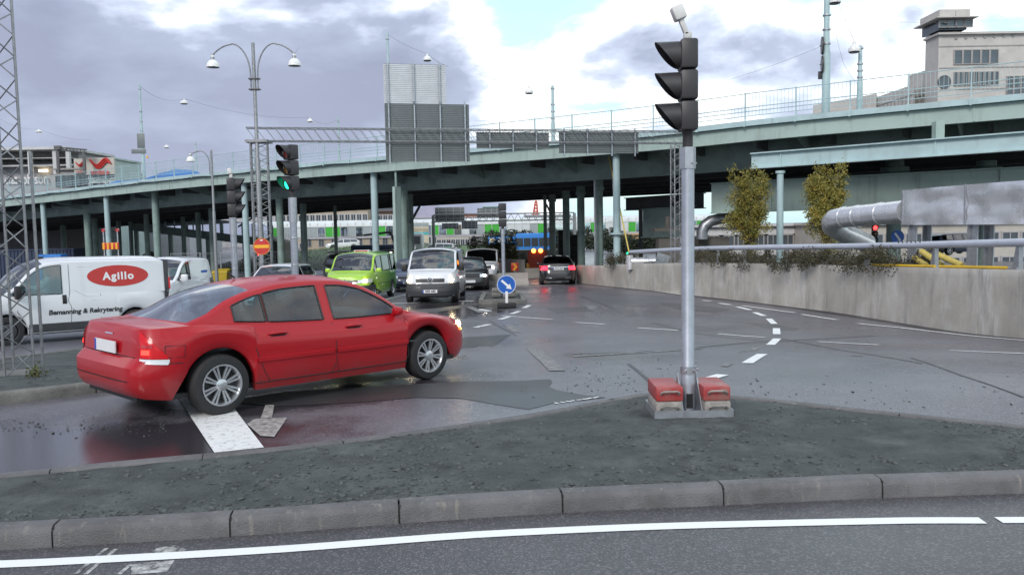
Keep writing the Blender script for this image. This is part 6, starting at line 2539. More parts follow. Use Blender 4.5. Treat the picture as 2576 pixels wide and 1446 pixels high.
# ---- rectangular sheet-metal duct on legs, with its round pipe
duct = thing('sheet_metal_duct', 'dented rectangular sheet-metal duct on steel legs with a round pipe elbow', 'duct')
y0d, y1d = 21.3, 15.8
q0, q1 = at(2270, 525, y0d), at(2700, 500, y1d)
xa = Vector((q0.x, q0.y, 0))
xb = Vector((q1.x, q1.y, 0))
dv = (xb - xa).normalized()
nv = Vector((-dv.y, dv.x, 0))
def dz(f):
    v_t, v_b = 479 + (446 - 479) * f, 566 + (563 - 566) * f
    yy = y0d + (y1d - y0d) * f
    uu = 2270 + 430 * f
    return zv(v_b, yy, uu), zv(v_t, yy, uu)
m = MB()
rows = []
random.seed(5)
for f in np.linspace(0, 1, 26):
    p = xa.lerp(xb, f)
    zb2, zt2 = dz(f)
    row = []
    for k in np.linspace(0, 1, 10):
        dent = .07 * mnoise.noise((f * 7, k * 2.4, 1.2)) + .035 * mnoise.noise((f * 17, k * 5, 6))
        if k in (0, 1) or f in (0, 1):
            dent = 0
        q = p + nv * dent
        row.append((q.x, q.y, zb2 + (zt2 - zb2) * k))
    for a, z in ((.75, zt2), (.75, zb2), (0, zb2)):
        q = p + nv * a
        row.append((q.x, q.y, z))
    rows.append(row)
m.grid(rows)
m.f.append(tuple(range(len(rows[0]) - 1)))
m.build('duct_box', 'steel_sheet', duct, smooth=50)
m = MB()
for f in (0.0, .44, .9):
    p = xa.lerp(xb, f) - nv * .012
    zb2, zt2 = dz(f)
    m.box((p.x, p.y, (zb2 + zt2) / 2), (.035, .02, zt2 - zb2 + .03), (0, 0, math.atan2(dv.y, dv.x)))
m.build('seam_strip', 'galv', duct)
for u, f in ((2291, .06), (2466, .47)):
    p = xa.lerp(xb, f) + nv * .12
    zb2, _ = dz(f)
    for o in (0, .40):
        q = p + nv * o
        m = MB()
        m.box((q.x, q.y, (zb2 - 1.2) / 2), (.24, .03, zb2 + 1.2), (0, 0, math.atan2(dv.y, dv.x)))
        m.box((q.x, q.y + .1, (zb2 - 1.2) / 2), (.03, .22, zb2 + 1.2), (0, 0, math.atan2(dv.y, dv.x)))
        m.build('leg', 'galv', duct, smooth=0)
pe0 = at(2280, 532, 21.5)
pe1 = at(2120, 547, 24.2)
P = [pe0, pe0.lerp(pe1, .35), pe0.lerp(pe1, .7), pe1]
bend = [at(2100, 551, 24.5), at(2092, 560, 24.8), at(2094, 570, 25.0), at(2112, 582, 25.3), at(2140, 594, 25.8), at(2180, 612, 26.4)]
MB().tube(P + bend, .30, 22).build('round_pipe', 'steel_sheet', duct)
for f in (.35, .72, .95):
    a = pe0.lerp(pe1, f)
    d = (pe1 - pe0).normalized()
    MB().cyl(a, a + d * .07, .316, .316, 22).build('pipe_band', 'steel_sheet', duct)
# low bright pipe and bracket left of the near signal pole
lowp = thing('short_steel_pipe', 'short bright steel pipe with an angled end plate on the wall bank', 'pipe')
a, b_ = at(1590, 657, 35.5), at(1655, 657, 35.2)
MB().cyl(a, b_, .16, .16, 18).build('pipe', 'steel_sheet', lowp)
MB().cyl(a + Vector((-.1, 0, -.35)), a + Vector((-.1, 0, .26)), .15, .15, 18).build('stub', 'steel_sheet', lowp)
m = MB()
c_ = at(1665, 657, 34.6)
m.box((c_.x, c_.y, c_.z), (.55, .03, .62), (0, R(18), 0))
m.build('end_plate', 'galv', lowp)
# duct elbow and box beside the shaded pier
el = thing('insulated_duct', 'dull metal duct elbow rising from a concrete box behind the left young tree', 'duct')
P = [at(1766, 602, 41), at(1766, 585, 41), at(1772, 568, 41), at(1788, 556, 41), at(1812, 550, 41), at(1860, 545, 41)]
MB().tube(P, .28, 16).build('elbow', 'galv', el)
m = MB()
c_ = at(1790, 612, 42)
m.box((c_.x, c_.y, c_.z - .7), (1.5, 1.2, 2.0))
m.build('box', 'concrete_dark', el)
# yellow guy rope and grey pole in front of the columns
a, b_ = at(1531, 392, 41), at(1583, 636, 38)
tag(MB().cyl(a, b_, .035, .035, 8).build('yellow_guard', 'yellow_hose', None), 'slanting yellow cable guard in front of the columns', 'cable guard')
a, b_ = at(1536, 400, 42), at(1558, 640, 41)
tag(MB().cyl(a, b_, .04, .04, 8).build('grey_conduit', 'lattice', None), 'slanting grey conduit crossing behind the yellow cable guard', 'conduit')

# ---- foliage
def leafmat(name, cols, tr=.25):
    m = bpy.data.materials.new(name)
    m.use_nodes = True
    t = m.node_tree
    b = t.nodes['Principled BSDF']
    at_ = t.nodes.new('ShaderNodeTexCoord')
    n = t.nodes.new('ShaderNodeTexNoise')
    n.inputs['Scale'].default_value = 2.6
    n.inputs['Detail'].default_value = 8
    n.inputs['Roughness'].default_value = .8
    t.links.new(at_.outputs['Object'], n.inputs['Vector'])
    r = t.nodes.new('ShaderNodeValToRGB')
    e = r.color_ramp.elements
    e[0].position, e[0].color = .28, (*cols[0], 1)
    e[1].position, e[1].color = .74, (*cols[-1], 1)
    for i, c_ in enumerate(cols[1:-1]):
        e.new(.28 + .46 * (i + 1) / (len(cols) - 1)).color = (*c_, 1)
    t.links.new(n.outputs[0], r.inputs[0])
    t.links.new(r.outputs[0], b.inputs['Base Color'])
    b.inputs['Roughness'].default_value = .6
    b.inputs['Transmission Weight'].default_value = 0.0
    MATS[name] = m
leafmat('leaf_autumn', [(.085, .11, .03), (.18, .185, .04), (.30, .235, .04), (.44, .27, .035)])
leafmat('leaf_olive', [(.05, .07, .02), (.10, .11, .03), (.17, .14, .03)])
leafmat('leaf_juniper', [(.035, .040, .018), (.065, .06, .03), (.10, .07, .035)])
leafmat('leaf_dark', [(.012, .02, .01), (.03, .045, .02)])
leafmat('leaf_bush', [(.03, .045, .018), (.07, .08, .025), (.13, .10, .02)])
leafmat('grass', [(.03, .07, .012), (.06, .12, .02), (.08, .13, .03)])
def leaves(count, pos, smin, smax, upb=0.0):
    V, F = [], []
    for i in range(count):
        p = pos()
        s_ = random.uniform(smin, smax)
        a = Vector((random.gauss(0, 1), random.gauss(0, 1), random.gauss(0, 1) + upb)).normalized()
        b_ = a.orthogonal().normalized()
        c_ = a.cross(b_)
        th = random.uniform(0, 6.28)
        d = (b_ * math.cos(th) + c_ * math.sin(th))
        e_ = a.cross(d) * .5
        o = len(V)
        V += [p - d * s_ * .6, p + e_ * s_ * .55 + a * s_ * .1, p + d * s_ * .7, p - e_ * s_ * .55 + a * s_ * .1]
        F.append((o, o + 1, o + 2, o + 3))
    m = MB()
    m.v, m.f = [tuple(v) for v in V], F
    return m
def young_tree(label, u, vb, vt, Y, wpx, seed, base_z=None):
    random.seed(seed)
    p = at(u, vb, Y)
    zt = zv(vt, p.y, u)
    base = p.z - .6
    t = thing('young_tree', label, 'tree', (p.x, p.y, base), 0, 'two young trees behind the pipe rail')
    H = zt - base
    w_ = wpx / FOC * Y / 2
    stems = []
    for k in range(13):
        a = random.uniform(0, 6.28)
        top_ = Vector((math.cos(a) * w_ * random.uniform(.3, .85), math.sin(a) * w_ * random.uniform(.3, .85), H * random.uniform(.72, 1.0)))
        mid1 = Vector((top_.x * .42, top_.y * .42, H * .30))
        m = MB()
        m.tube([(0, 0, 0), mid1, mid1.lerp(top_, .55) + Vector((random.uniform(-.06, .06), random.uniform(-.06, .06), 0)), top_], [.035, .024, .013, .004], 6)
        m.build('stem', 'bark', t)
        stems.append((mid1, top_))
    twigs = []
    for a, b_ in stems:
        for k in range(10):
            f = random.uniform(.1, 1)
            q = a.lerp(b_, f)
            d = Vector((random.gauss(0, 1), random.gauss(0, 1), random.uniform(.2, 1.4))).normalized() * random.uniform(.15, .5) * w_ * 1.0
            twigs.append((q, q + d))
    m = MB()
    for a, b_ in twigs:
        m.cyl(a, b_, .007, .003, 4, False)
    m.build('twigs', 'bark', t)
    lob = [(Vector((random.uniform(-.7, .7) * w_, random.uniform(-.7, .7) * w_, H * random.uniform(.26, .86))), random.uniform(.22, .46) * w_) for _ in range(26)]
    def pos():
        if random.random() < .45:
            q, r_ = random.choice(lob)
            k = 1 - .45 * max(0, (.45 * H - q.z) / (.45 * H))
            d = Vector((random.gauss(0, 1), random.gauss(0, 1), random.gauss(0, 1))).normalized() * r_ * random.random() ** .45
            return Vector((q.x * k, q.y * k, q.z)) + d
        if random.random() < .66:
            a, b_ = random.choice(twigs)
            q = a.lerp(b_, random.uniform(.2, 1.15))
            return q + Vector((random.gauss(0, .055), random.gauss(0, .055), random.gauss(0, .06)))
        a, b_ = random.choice(stems)
        q = a.lerp(b_, random.uniform(-.45, 1.03))
        return q + Vector((random.gauss(0, .14), random.gauss(0, .14), random.gauss(0, .09)))
    leaves(14000, pos, .03, .10).build('crown', 'leaf_autumn', t, smooth=0, fix=False)
young_tree('young autumn tree nearer the signal pole, standing before the slanted girder end', 1885, 608, 428, 31.5, 126, 3)
young_tree('young autumn tree beside the round pipe elbow', 2082, 600, 421, 29, 118, 8)
def clump(m_, label, c_, rx, ry, rz, count, mat, nm='shrub', cat='shrub', group=None, s0=.04, s1=.09):
    t = thing(nm, label, cat, c_, 0, group)
    blobs = [(Vector((random.uniform(-.75, .75) * rx, random.uniform(-.7, .7) * ry, random.uniform(.05, .8) * rz)), random.uniform(.25, .5)) for _ in range(16)]
    def pos():
        b_, r = random.choice(blobs)
        d = Vector((random.gauss(0, 1), random.gauss(0, 1), random.gauss(0, 1))).normalized() * random.random() ** .4
        return b_ + Vector((d.x * r * rx * .6, d.y * r * ry * .8, d.z * r * rz * .9))
    leaves(count, pos, s0, s1).build('foliage', mat, t, smooth=0, fix=False)
    m = MB()
    for k in range(5):
        b_, r = random.choice(blobs)
        m.cyl((b_.x * .2, b_.y * .2, -.1), b_, .012, .005, 5, False)
    m.build('stems', 'bark', t)
    return t
random.seed(21)
jun = [(1770, 'low brown juniper shrub at the foot of the rail right of the signal pole'), (1830, 'low juniper shrub under the left young tree'), (1905, 'juniper shrub spilling over the wall right of the left tree'),
       (1985, 'juniper shrub on the wall between the two young trees'), (2050, 'juniper shrub below the right young tree'), (2115, 'juniper shrub under the round pipe elbow'), (2175, 'juniper shrub hanging over the wall before the duct'), (2235, 'last juniper shrub beside the left duct leg')]
for u, lab in jun:
    y = near_u(u)
    clump(None, lab, (wxf(y) + .55, y, wtop(y) - .12), 1.15, 1.0, .62, 2600, 'leaf_juniper', group='junipers along the wall top', s0=.03, s1=.07)
yq = near_u(1570)
clump(None, 'wide dark juniper shrub at the far end of the concrete wall', (wxf(37.5) + .7, 37.5, wtop(37.5) - .05), 1.3, 1.5, .60, 3000, 'leaf_juniper', s0=.04, s1=.08)
pgs = g(95, 945, .12)
clump(None, 'small tuft of weeds at the foot of the lattice mast', (pgs.x, pgs.y, zg(pgs.y) + .1), .16, .15, .16, 150, 'leaf_olive', 'weeds', 'weeds', s0=.02, s1=.05)
pb_ = at(1150 + 75, 650, 62)
clump(None, 'olive bush above the low wall by the chevron boards', (at(1215, 650, 66).x, 66, zg(66) + .6), 3.2, 2.0, 2.4, 5200, 'leaf_bush', s0=.08, s1=.2)
clump(None, 'yellowing bush right of the middle signal pole', (at(1296, 650, 64).x, 64, zg(64) + .4), 1.1, 1.0, 1.6, 1800, 'leaf_olive', s0=.08, s1=.16)
# ================================================================ background: city behind the bridge
for nm, cc in (('stone_beige', (.42, .36, .28)), ('stone_pale', (.50, .47, .42)), ('brick_red', (.30, .11, .075)), ('brick_brown', (.13, .095, .08)), ('render_grey', (.40, .40, .42)), ('render_white', (.56, .56, .56)), ('roof_green', (.22, .36, .30)),
               ('roof_lilac', (.30, .28, .36)), ('office', (.52, .50, .465)), ('office_dark', (.33, .32, .31)), ('roof_dark', (.07, .07, .08)), ('glass_tower', (.40, .48, .46)), ('ochre', (.55, .38, .20)), ('navy', (.03, .045, .09)), ('tarp', (.06, .20, .50)), ('hoard_blue', (.03, .20, .58)),
               ('panel_green', (.06, .42, .05)), ('panel_white', (.62, .66, .66)), ('panel_grey', (.33, .38, .39)), ('crane_red', (.55, .10, .06)), ('board_dark', (.03, .035, .035)), ('cyan', (.10, .45, .50)), ('cream', (.62, .55, .44)), ('mound', (.16, .145, .125)), ('bin_yellow', (.50, .36, .03))):
    M(nm, cc, .7, var=.10, scale=.6, bump=0, dirt=tuple(x * .78 for x in cc), dscale=.25)
M('pane', (.07, .085, .10), .15, var=.3, scale=.4, spec=.8)
def window_mesh(w_, h, bars=1, frame='render_white', pane='pane', d=.12):
    me = MB()
    f = min(w_, h) * .09 + .02
    me.box((-w_ / 2 + f / 2, 0, 0), (f, d, h))
    me.box((w_ / 2 - f / 2, 0, 0), (f, d, h))
    me.box((0, 0, h / 2 - f / 2), (w_ - 2 * f, d, f))
    me.box((0, 0, -h / 2 + f / 2), (w_ - 2 * f, d * 1.6, f))
    for k in range(bars):
        me.box((-w_ / 2 + w_ * (k + 1) / (bars + 1), 0, 0), (f * .6, d * .8, h - 2 * f))
    nf = len(me.f)
    me.box((0, d * .2, 0), (w_ - 2 * f, .02, h - 2 * f))
    mesh = me.mesh('window', 0, fix=False)
    mesh.materials.append(MATS[frame])
    mesh.materials.append(MATS[pane])
    for i, p_ in enumerate(mesh.polygons):
        p_.material_index = 1 if i >= nf else 0
    return mesh
def building(name, label, u0, u1, vt, Y, depth, mat, cols_=0, rows_=0, win=(1.2, 1.8), roof=None, roofh=0, zbase=-3.2, rot=0.0, frame='render_white', wv=None, cat='building', z_first=None, bars=1):
    a, b_ = at(u0, vt, Y), at(u1, vt, Y)
    w_ = b_.x - a.x
    h = a.z - zbase
    t = thing(name, label, cat, ((a.x + b_.x) / 2, Y, zbase), rot)
    m = MB()
    m.box((0, depth / 2, h / 2), (w_, depth, h))
    m.box((0, depth / 2 - .2, h - .12), (w_ + .5, depth + .5, .24))
    m.build('wall', mat, t, smooth=0)
    if roof:
        m = MB()
        m.add([(-w_ / 2 - .3, -.3, h), (w_ / 2 + .3, -.3, h), (w_ / 2 + .3, depth + .3, h), (-w_ / 2 - .3, depth + .3, h), (-w_ / 2 + depth * .15, depth / 2, h + roofh), (w_ / 2 - depth * .15, depth / 2, h + roofh)],
              [(0, 1, 5, 4), (2, 3, 4, 5), (0, 4, 3), (1, 2, 5)])
        m.build('roof', roof, t, smooth=0)
    if cols_:
        wm = window_mesh(win[0], win[1], bars, frame)
        dzr = (win[1] + 1.2) if wv is None else wv
        zf1 = h - 1.0 - win[1] / 2 if z_first is None else z_first - zbase
        for r in range(rows_):
            for k in range(cols_):
                o = obj('window', wm, t)
                o.location = (-w_ / 2 + w_ * (k + .5) / cols_, -.02, zf1 - r * dzr)
    return t
# ---- the mall at left
mall = building('mall', 'grey shopping mall with parking decks and white shop letters behind the bridge at left', -140, 190, 418, 118, 22, 'render_grey', zbase=-3)
Lm = lambda u, v, Y=117.7: at(u, v, Y) - mall.location
m = MB()
for va, vb_, dy in ((372, 384, -1.2), (398, 405, -.8), (416, 424, -.6)):
    a, b_ = Lm(-140, vb_), Lm(185, va)
    m.box(((a.x + b_.x) / 2, 6 + dy, (a.z + b_.z) / 2), (b_.x - a.x, 14, b_.z - a.z))
m.build('parking_deck', 'render_white', mall, smooth=0)
m = MB()
a, b_ = Lm(-140, 420), Lm(180, 376)
m.box(((a.x + b_.x) / 2, 8, (a.z + b_.z) / 2), (b_.x - a.x - 1, 11, b_.z - a.z - .1))
m.build('deck_interior', 'office_dark', mall, smooth=0)
for u in (-60, 5, 88, 150, 183):
    a = Lm(u, 372)
    b_ = Lm(u, 440)
    m = MB()
    m.box((a.x, -1.6, (a.z + b_.z) / 2), (.5, .5, a.z - b_.z))
    m.build('pillar', 'render_white', mall, smooth=0)
for (u0, u1, s_) in ((12, 44, 'clas'), (56, 121, 'ohlson')):
    a, b_ = Lm(u0, 452), Lm(u1, 452)
    me = lettering('shop_letters', s_, 2.05, 'white', lambda x, z, a=a, b_=b_: Vector(((a.x + b_.x) / 2 + x, -.35, a.z + z)), mall, bold=.03)
    wcur = max(v.co.x for v in me.data.vertices) - min(v.co.x for v in me.data.vertices)
    k = (b_.x - a.x) / wcur
    mx_ = (a.x + b_.x) / 2
    for v in me.data.vertices:
        v.co.x = mx_ + (v.co.x - mx_) * k
for u in (112, 250, 292):
    a = Lm(u, 430 + (u % 7))
    m = MB()
    m.box((a.x, -.6, a.z), (1.2, .2, .35))
    m.build('lit_ceiling_lamp', 'interior_light', mall, smooth=0)
tw = building('glass_stair_tower', 'pale glass stair tower carrying a red bird emblem behind the bridge', 221, 287, 398, 112, 8, 'glass_tower', 4, 4, (1.0, 1.9), frame='render_white', wv=2.3)
Lt = lambda u, v, Y=111.8: at(u, v, Y) - tw.location
a, b_ = Lt(221, 440), Lt(287, 397)
m = MB()
m.box(((a.x + b_.x) / 2, -.3, (a.z + b_.z) / 2), (b_.x - a.x + .2, .4, b_.z - a.z))
m.build('sign_panel', 'stone_pale', tw, smooth=0)
def bird(parent, cx, cz, s_, y):
    m = MB()
    for k in range(3):
        pts = []
        for i in range(17):
            f = i / 16
            pts.append((cx + (f - .5) * s_ * 1.9 + k * .10 * s_, y, cz + .32 * s_ - k * .17 * s_ - .30 * s_ * abs(math.sin(f * 2 * math.pi)) * (1 if f < .5 else -1) - .12 * s_ * f + (.18 * s_ * math.cos(f * 6.28))))
        m.tube(pts, .09 * s_, 5)
    m.build('bird_emblem', 'red', parent)
c_ = Lt(254, 414)
bird(tw, c_.x, c_.z, 1.35, -.62)
c_ = Lt(254, 434)
lettering('emblem_letters', 'nordstan', .95, 'red', lambda x, z, c_=c_: Vector((c_.x + x * .78, -.6, c_.z + z)), tw, bold=.03)
wing = building('mall_side_wing', 'darker mall wing with a smaller red emblem left of the glass tower', 140, 221, 424, 114, 9, 'office_dark', 4, 3, (1.3, 1.6), frame='roof_dark', wv=2.2)
Lw = lambda u, v, Y=113.7: at(u, v, Y) - wing.location
c_ = Lw(204, 418)
m = MB()
m.box((c_.x, -.2, c_.z), (1.9, .3, 2.0))
m.build('sign_panel', 'stone_pale', wing, smooth=0)
bird(wing, c_.x, c_.z + .2, .65, -.5)
lettering('emblem_letters', 'nordstan', .5, 'red', lambda x, z: Vector((c_.x + x * .7, -.45, c_.z - .8 + z)), wing, bold=.02)
fr = thing('roof_gantry', 'black steel frame standing on the mall roof left of the red emblem', 'roof frame', at(180, 425, 110))
Lf = lambda u, v: at(u, v, 110) - fr.location
m = MB()
for u in (146, 212):
    m = MB()
    m.box(((Lf(u, 430) + Lf(u, 388)) / 2), (.3, .3, Lf(u, 376).z - Lf(u, 432).z))
    m.build('frame_post', 'signal_grey', fr, smooth=0)
m = MB()
m = MB()
m.box((Lf(146, 372)), (.8, .6, .5))
m.cyl(Lf(146, 371), Lf(218, 377), .10, .10, 6)
m.cyl(Lf(146, 378), Lf(218, 384), .10, .10, 6)
for k in range(8):
    m.cyl(Lf(148 + k * 9, 372 + k), Lf(152 + k * 9, 379 + k), .07, .07, 5)
m.build('frame_beam', 'signal_grey', fr)
building('mall_low_roof', 'low grey mall roof running down to the right behind the railing', 287, 470, 452, 125, 14, 'render_grey', zbase=-3)
# blue tarpaulin heaps on the bridge deck
for i, (u0, u1, h0, lab) in enumerate(((222, 345, .62, 'low blue tarpaulin heap on the bridge deck at left'), (330, 462, 1.05, 'higher blue tarpaulin heap on the bridge deck below the sign pole'))):
    pa, pb2 = BI @ at(u0, 470, on_edge(u0) + 1.5), BI @ at(u1, 450, on_edge(u1) + 1.5)
    t = thing('tarpaulin', lab, 'tarpaulin', (0, 42, 0), BA, 'blue tarpaulins on the bridge')
    m = MB()
    rows = []
    for f in np.linspace(0, 1, 24):
        x = pa.x + (pb2.x - pa.x) * f
        e = math.sin(math.pi * min(1, max(0, f))) ** .5
        row = []
        for k in np.linspace(0, 1, 10):
            y = 1.2 + 2.6 * k
            z = zf(x) + .80 + h0 * e * (math.sin(math.pi * k) ** .6) * (.85 + .35 * mnoise.noise((x * .6, k * 2, i)))
            row.append((x, y, z))
        rows.append(row)
    m.grid(rows)
    m.build('cover', 'tarp', t, smooth=60)

# ---- office block with the lookout tower at right
off = building('office_block', 'large pale concrete office block rising above the bridge at right', 2362, 2720, 84, 95, 3, 'office', zbase=-3)
Lo = lambda u, v, Y=95: at(u, v, Y) - off.location
def band(u0, u1, v0, v1, n, mat='pane'):
    a, b_ = Lo(u0, v1), Lo(u1, v0)
    w_ = (b_.x - a.x) / n
    wm = window_mesh(w_, b_.z - a.z, 0, 'office_dark')
    for k in range(n):
        o = obj('window', wm, off)
        o.location = (a.x + w_ * (k + .5), -.06, (a.z + b_.z) / 2)
band(2398, 2512, 124, 164, 5)
band(2398, 2512, 180, 217, 9)
band(2530, 2640, 190, 240, 6)
a = Lo(2375, 207)
m = MB()
m.lathe([(0, -.1), (.62, -.1), (.75, -.14), (.75, .05)], 20, 'Y', (a.x, 0, a.z))
m.build('round_window', 'pane', off)
m = MB()
for v in (118, 172, 226):
    q0, q1 = Lo(2362, v), Lo(2700, v - 6)
    m.box(((q0.x + q1.x) / 2, -.03, q0.z), (q1.x - q0.x, .06, .12))
m.build('panel_joint', 'office_dark', off, smooth=0)
for k in range(7):
    q = Lo(2405 + k * 24, 97 - k)
    m = MB()
    m.lathe([(0, -.12), (.16, -.10), (.16, 0)], 8, 'Y', (q.x, 0, q.z))
    m.build('roof_drain', 'office_dark', off)
tb = thing('lookout_tower', 'glazed lookout box with a wide brim on the office roof', 'tower', at(2400, 100, 94))
Lb = lambda u, v: at(u, v, 94) - tb.location
q0, q1 = Lb(2362, 110), Lb(2440, 64)
m = MB()
m.box(((q0.x + q1.x) / 2, 2.2, (Lb(0, 66).z + Lb(0, 86).z) / 2), (q1.x - q0.x, 4.4, Lb(0, 66).z - Lb(0, 86).z))
m.build('cap', 'office', tb, smooth=0)
m = MB()
zb2 = Lb(0, 92).z
m.box(((q0.x + q1.x) / 2, 2.0, zb2 + .16), (q1.x - q0.x + 1.2, 5.4, .12))
m.build('brim', 'office', tb, smooth=0)
wm = window_mesh(1.0, .85, 0, 'office_dark', 'pane')
for k in range(4):
    o = obj('window', wm, tb)
    o.location = (q0.x + (k + .5) * .95, .1, Lb(0, 102).z)
m = MB()
m.box(((q0.x + q1.x) / 2, 2.3, Lb(0, 104).z), (q1.x - q0.x - .3, 3.8, 1.0))
m.build('glazed_core', 'pane', tb, smooth=0)
MB().cyl(Lb(2405, 66), Lb(2404, 28), .06, .03, 6).build('antenna', 'lattice', tb)
m = MB()
m.lathe([(0, 0), (.25, .1), (.28, .2)], 10, 'Z', Lb(2378, 62))
m.build('dish', 'lattice', tb)
def wing_(label, ua, Ya, va, ub, Yb, vb_, n):
    A_, B_ = at(ua, va, Ya), at(ub, vb_, Yb)
    t = thing('office_wing', label, 'building')
    z0 = -3
    m = MB()
    zt = min(A_.z, B_.z)
    off_ = Vector((2, 10, 0))
    V = [(A_.x, A_.y, z0), (B_.x, B_.y, z0), (B_.x, B_.y, B_.z), (A_.x, A_.y, A_.z)]
    V += [(x + 1.5, y + 3, z) for x, y, z in V]
    m.add(V, [(0, 1, 2, 3), (4, 5, 6, 7), (0, 1, 5, 4), (1, 2, 6, 5), (2, 3, 7, 6), (3, 0, 4, 7)])
    m.build('wall', 'office', t, smooth=0)
    d = (B_ - A_)
    rz = math.atan2(d.y, d.x)
    wm = window_mesh(.9, 1.6, 0, 'office_dark')
    for k in range(n):
        f = (k + .5) / n
        q = A_ + d * f
        o = obj('window', wm, t)
        o.location = (q.x, q.y - .05, A_.z + (B_.z - A_.z) * f - (3.6 if n < 12 else 1.9))
        o.rotation_euler = (0, 0, rz)
    return t
wing_('middle office wing stepping down left of the lookout tower', 2283, 104, 192, 2364, 96, 166, 8)
wing_('lowest office wing just above the bridge railing', 2190, 108, 250, 2300, 98, 212, 12)
wing_('flat far office roof peeping over the railing beside the thick pole', 2045, 112, 266, 2205, 106, 236, 0)

# ---- glazed footbridge across the middle
fb = thing('footbridge', 'long glazed footbridge with green and white panels far behind the columns', 'footbridge')
YF = 150
uL, uR = 380, 1790
a, b_ = at(uL, 588, YF), at(uR, 588, YF)
z0f, z1f, z2f = zv(588, YF), zv(563, YF), zv(547, YF)
# the deck is level in the world
nb = 74
wb_ = (b_.x - a.x) / nb
m = MB()
m.box(((a.x + b_.x) / 2, YF + 1.6, z0f - .18), (b_.x - a.x, 3.4, .34))
m.build('deck', 'render_grey', fb, smooth=0)
m = MB()
rows = []
for x in np.linspace(a.x, b_.x, nb + 1):
    rows.append([(x, YF + 1.6 - 1.75 * math.cos(ph), z1f + (z2f - z1f) * math.sin(ph)) for ph in np.linspace(0, math.pi, 12)])
m.grid(rows)
m.build('tube_roof', 'panel_white', fb, smooth=60)
pan = {}
for k in ('panel_green', 'panel_white', 'panel_grey', 'glass_pale'):
    mb_ = MB()
    mb_.box((0, 0, 0), (wb_ - .10, .08, z1f - z0f - .05))
    me = mb_.mesh('panel', 0)
    me.materials.append(MATS[k])
    pan[k] = me
random.seed(31)
for i in range(nb):
    k = 'panel_green' if (i % 7 in (2,) or random.random() < .12) else random.choice(('panel_white', 'panel_grey', 'glass_pale', 'glass_pale'))
    o = obj('panel', pan[k], fb)
    o.location = (a.x + wb_ * (i + .5), YF, (z0f + z1f) / 2)
mm_ = MB()
mm_.box((0, 0, 0), (.09, .16, z2f - z0f - .5))
mu = mm_.mesh('mullion', 0)
mu.materials.append(MATS['render_white'])
for i in range(nb + 1):
    o = obj('mullion', mu, fb)
    o.location = (a.x + wb_ * i, YF - .06, (z0f + z2f) / 2 - .2)
m = MB()
for i in range(0, nb, 3):
    m.cyl((a.x + wb_ * i, YF + .3, z0f), (a.x + wb_ * (i + 1.6), YF + .3, z1f), .06, .06, 5)
tag(m.build('diagonals', 'signal_grey', fb), kind='stuff')
for u in (470, 700, 860, 1060, 1190, 1345, 1600, 1700):
    q = at(u, 600, YF)
    MB().cyl((q.x, YF + 1.6, -3), (q.x, YF + 1.6, z0f - .2), .35, .35, 10).build('pillar', 'render_grey', fb)
# ---- houses behind it
building('stone_house', 'long beige stone house behind the footbridge, left part of the gap', 690, 925, 528, 200, 16, 'stone_beige', 16, 5, (1.3, 2.1), wv=3.4, z_first=zv(542, 200))
building('brown_house', 'dark brown house right of the beige stone house', 925, 1000, 531, 205, 14, 'brick_brown', 6, 3, (1.2, 1.9), roof='roof_dark', roofh=3, wv=3.3)
building('lilac_roof_house', 'pale grey corner house with a lilac roof behind the heavy double column', 1043, 1112, 547, 190, 14, 'render_grey', 5, 4, (1.2, 2.0), roof='roof_lilac', roofh=3.6, wv=3.2)
building('red_brick_house', 'red brick house high behind the far sign backs', 1105, 1235, 538, 240, 16, 'brick_red', 9, 3, (1.3, 2.0), wv=3.6)
building('green_roof_house', 'house with a flat green copper roof beside the red brick house', 1215, 1258, 520, 250, 16, 'roof_green', 3, 2, (1.2, 1.8), wv=3.6)
building('street_facade', 'pale beige street front below the footbridge behind the facing van', 1098, 1205, 590, 170, 10, 'stone_pale', 9, 3, (1.0, 1.7), wv=2.6)
building('grey_facade', 'grey shop front between two columns left of the facing van', 985, 1050, 592, 172, 10, 'brick_brown', 5, 3, (1.0, 1.7), wv=2.6)
building('white_corner', 'narrow white corner building right of the beige street front', 1186, 1215, 592, 160, 8, 'render_white', 0, 0)
building('olive_facade', 'brownish old street front behind the bushes', 1213, 1300, 594, 175, 10, 'brick_brown', 9, 3, (.9, 1.5), wv=2.3, frame='stone_beige')
building('fortress_wall', 'low beige wall with small arched doors beyond the lawn', 760, 985, 598, 165, 8, 'stone_beige', 7, 1, (1.2, 2.4), frame='office_dark', z_first=-.5)
building('ochre_house', 'ochre house behind the bright column at right', 1562, 1665, 588, 150, 12, 'ochre', 6, 2, (1.1, 1.6), wv=2.8)
building('panelled_hall', 'pale panelled hall under the ramp girder behind the young trees', 1740, 2075, 566, 78, 10, 'render_white', 9, 2, (1.9, 1.1), frame='office_dark', wv=1.9)
building('panelled_hall', 'pale hall behind the duct legs at the right edge', 2080, 2760, 560, 70, 10, 'stone_pale', 14, 2, (1.5, 1.1), frame='render_grey', wv=2.1)
building('grey_terrace', 'row of grey houses far behind the left columns', 330, 690, 520, 230, 12, 'render_grey', 18, 4, (1.4, 2.0), wv=3.6)
building('far_block', 'dim far block under the bridge at the left edge', -200, 330, 566, 180, 12, 'stone_pale', 20, 2, (1.6, 1.8), wv=3.2)
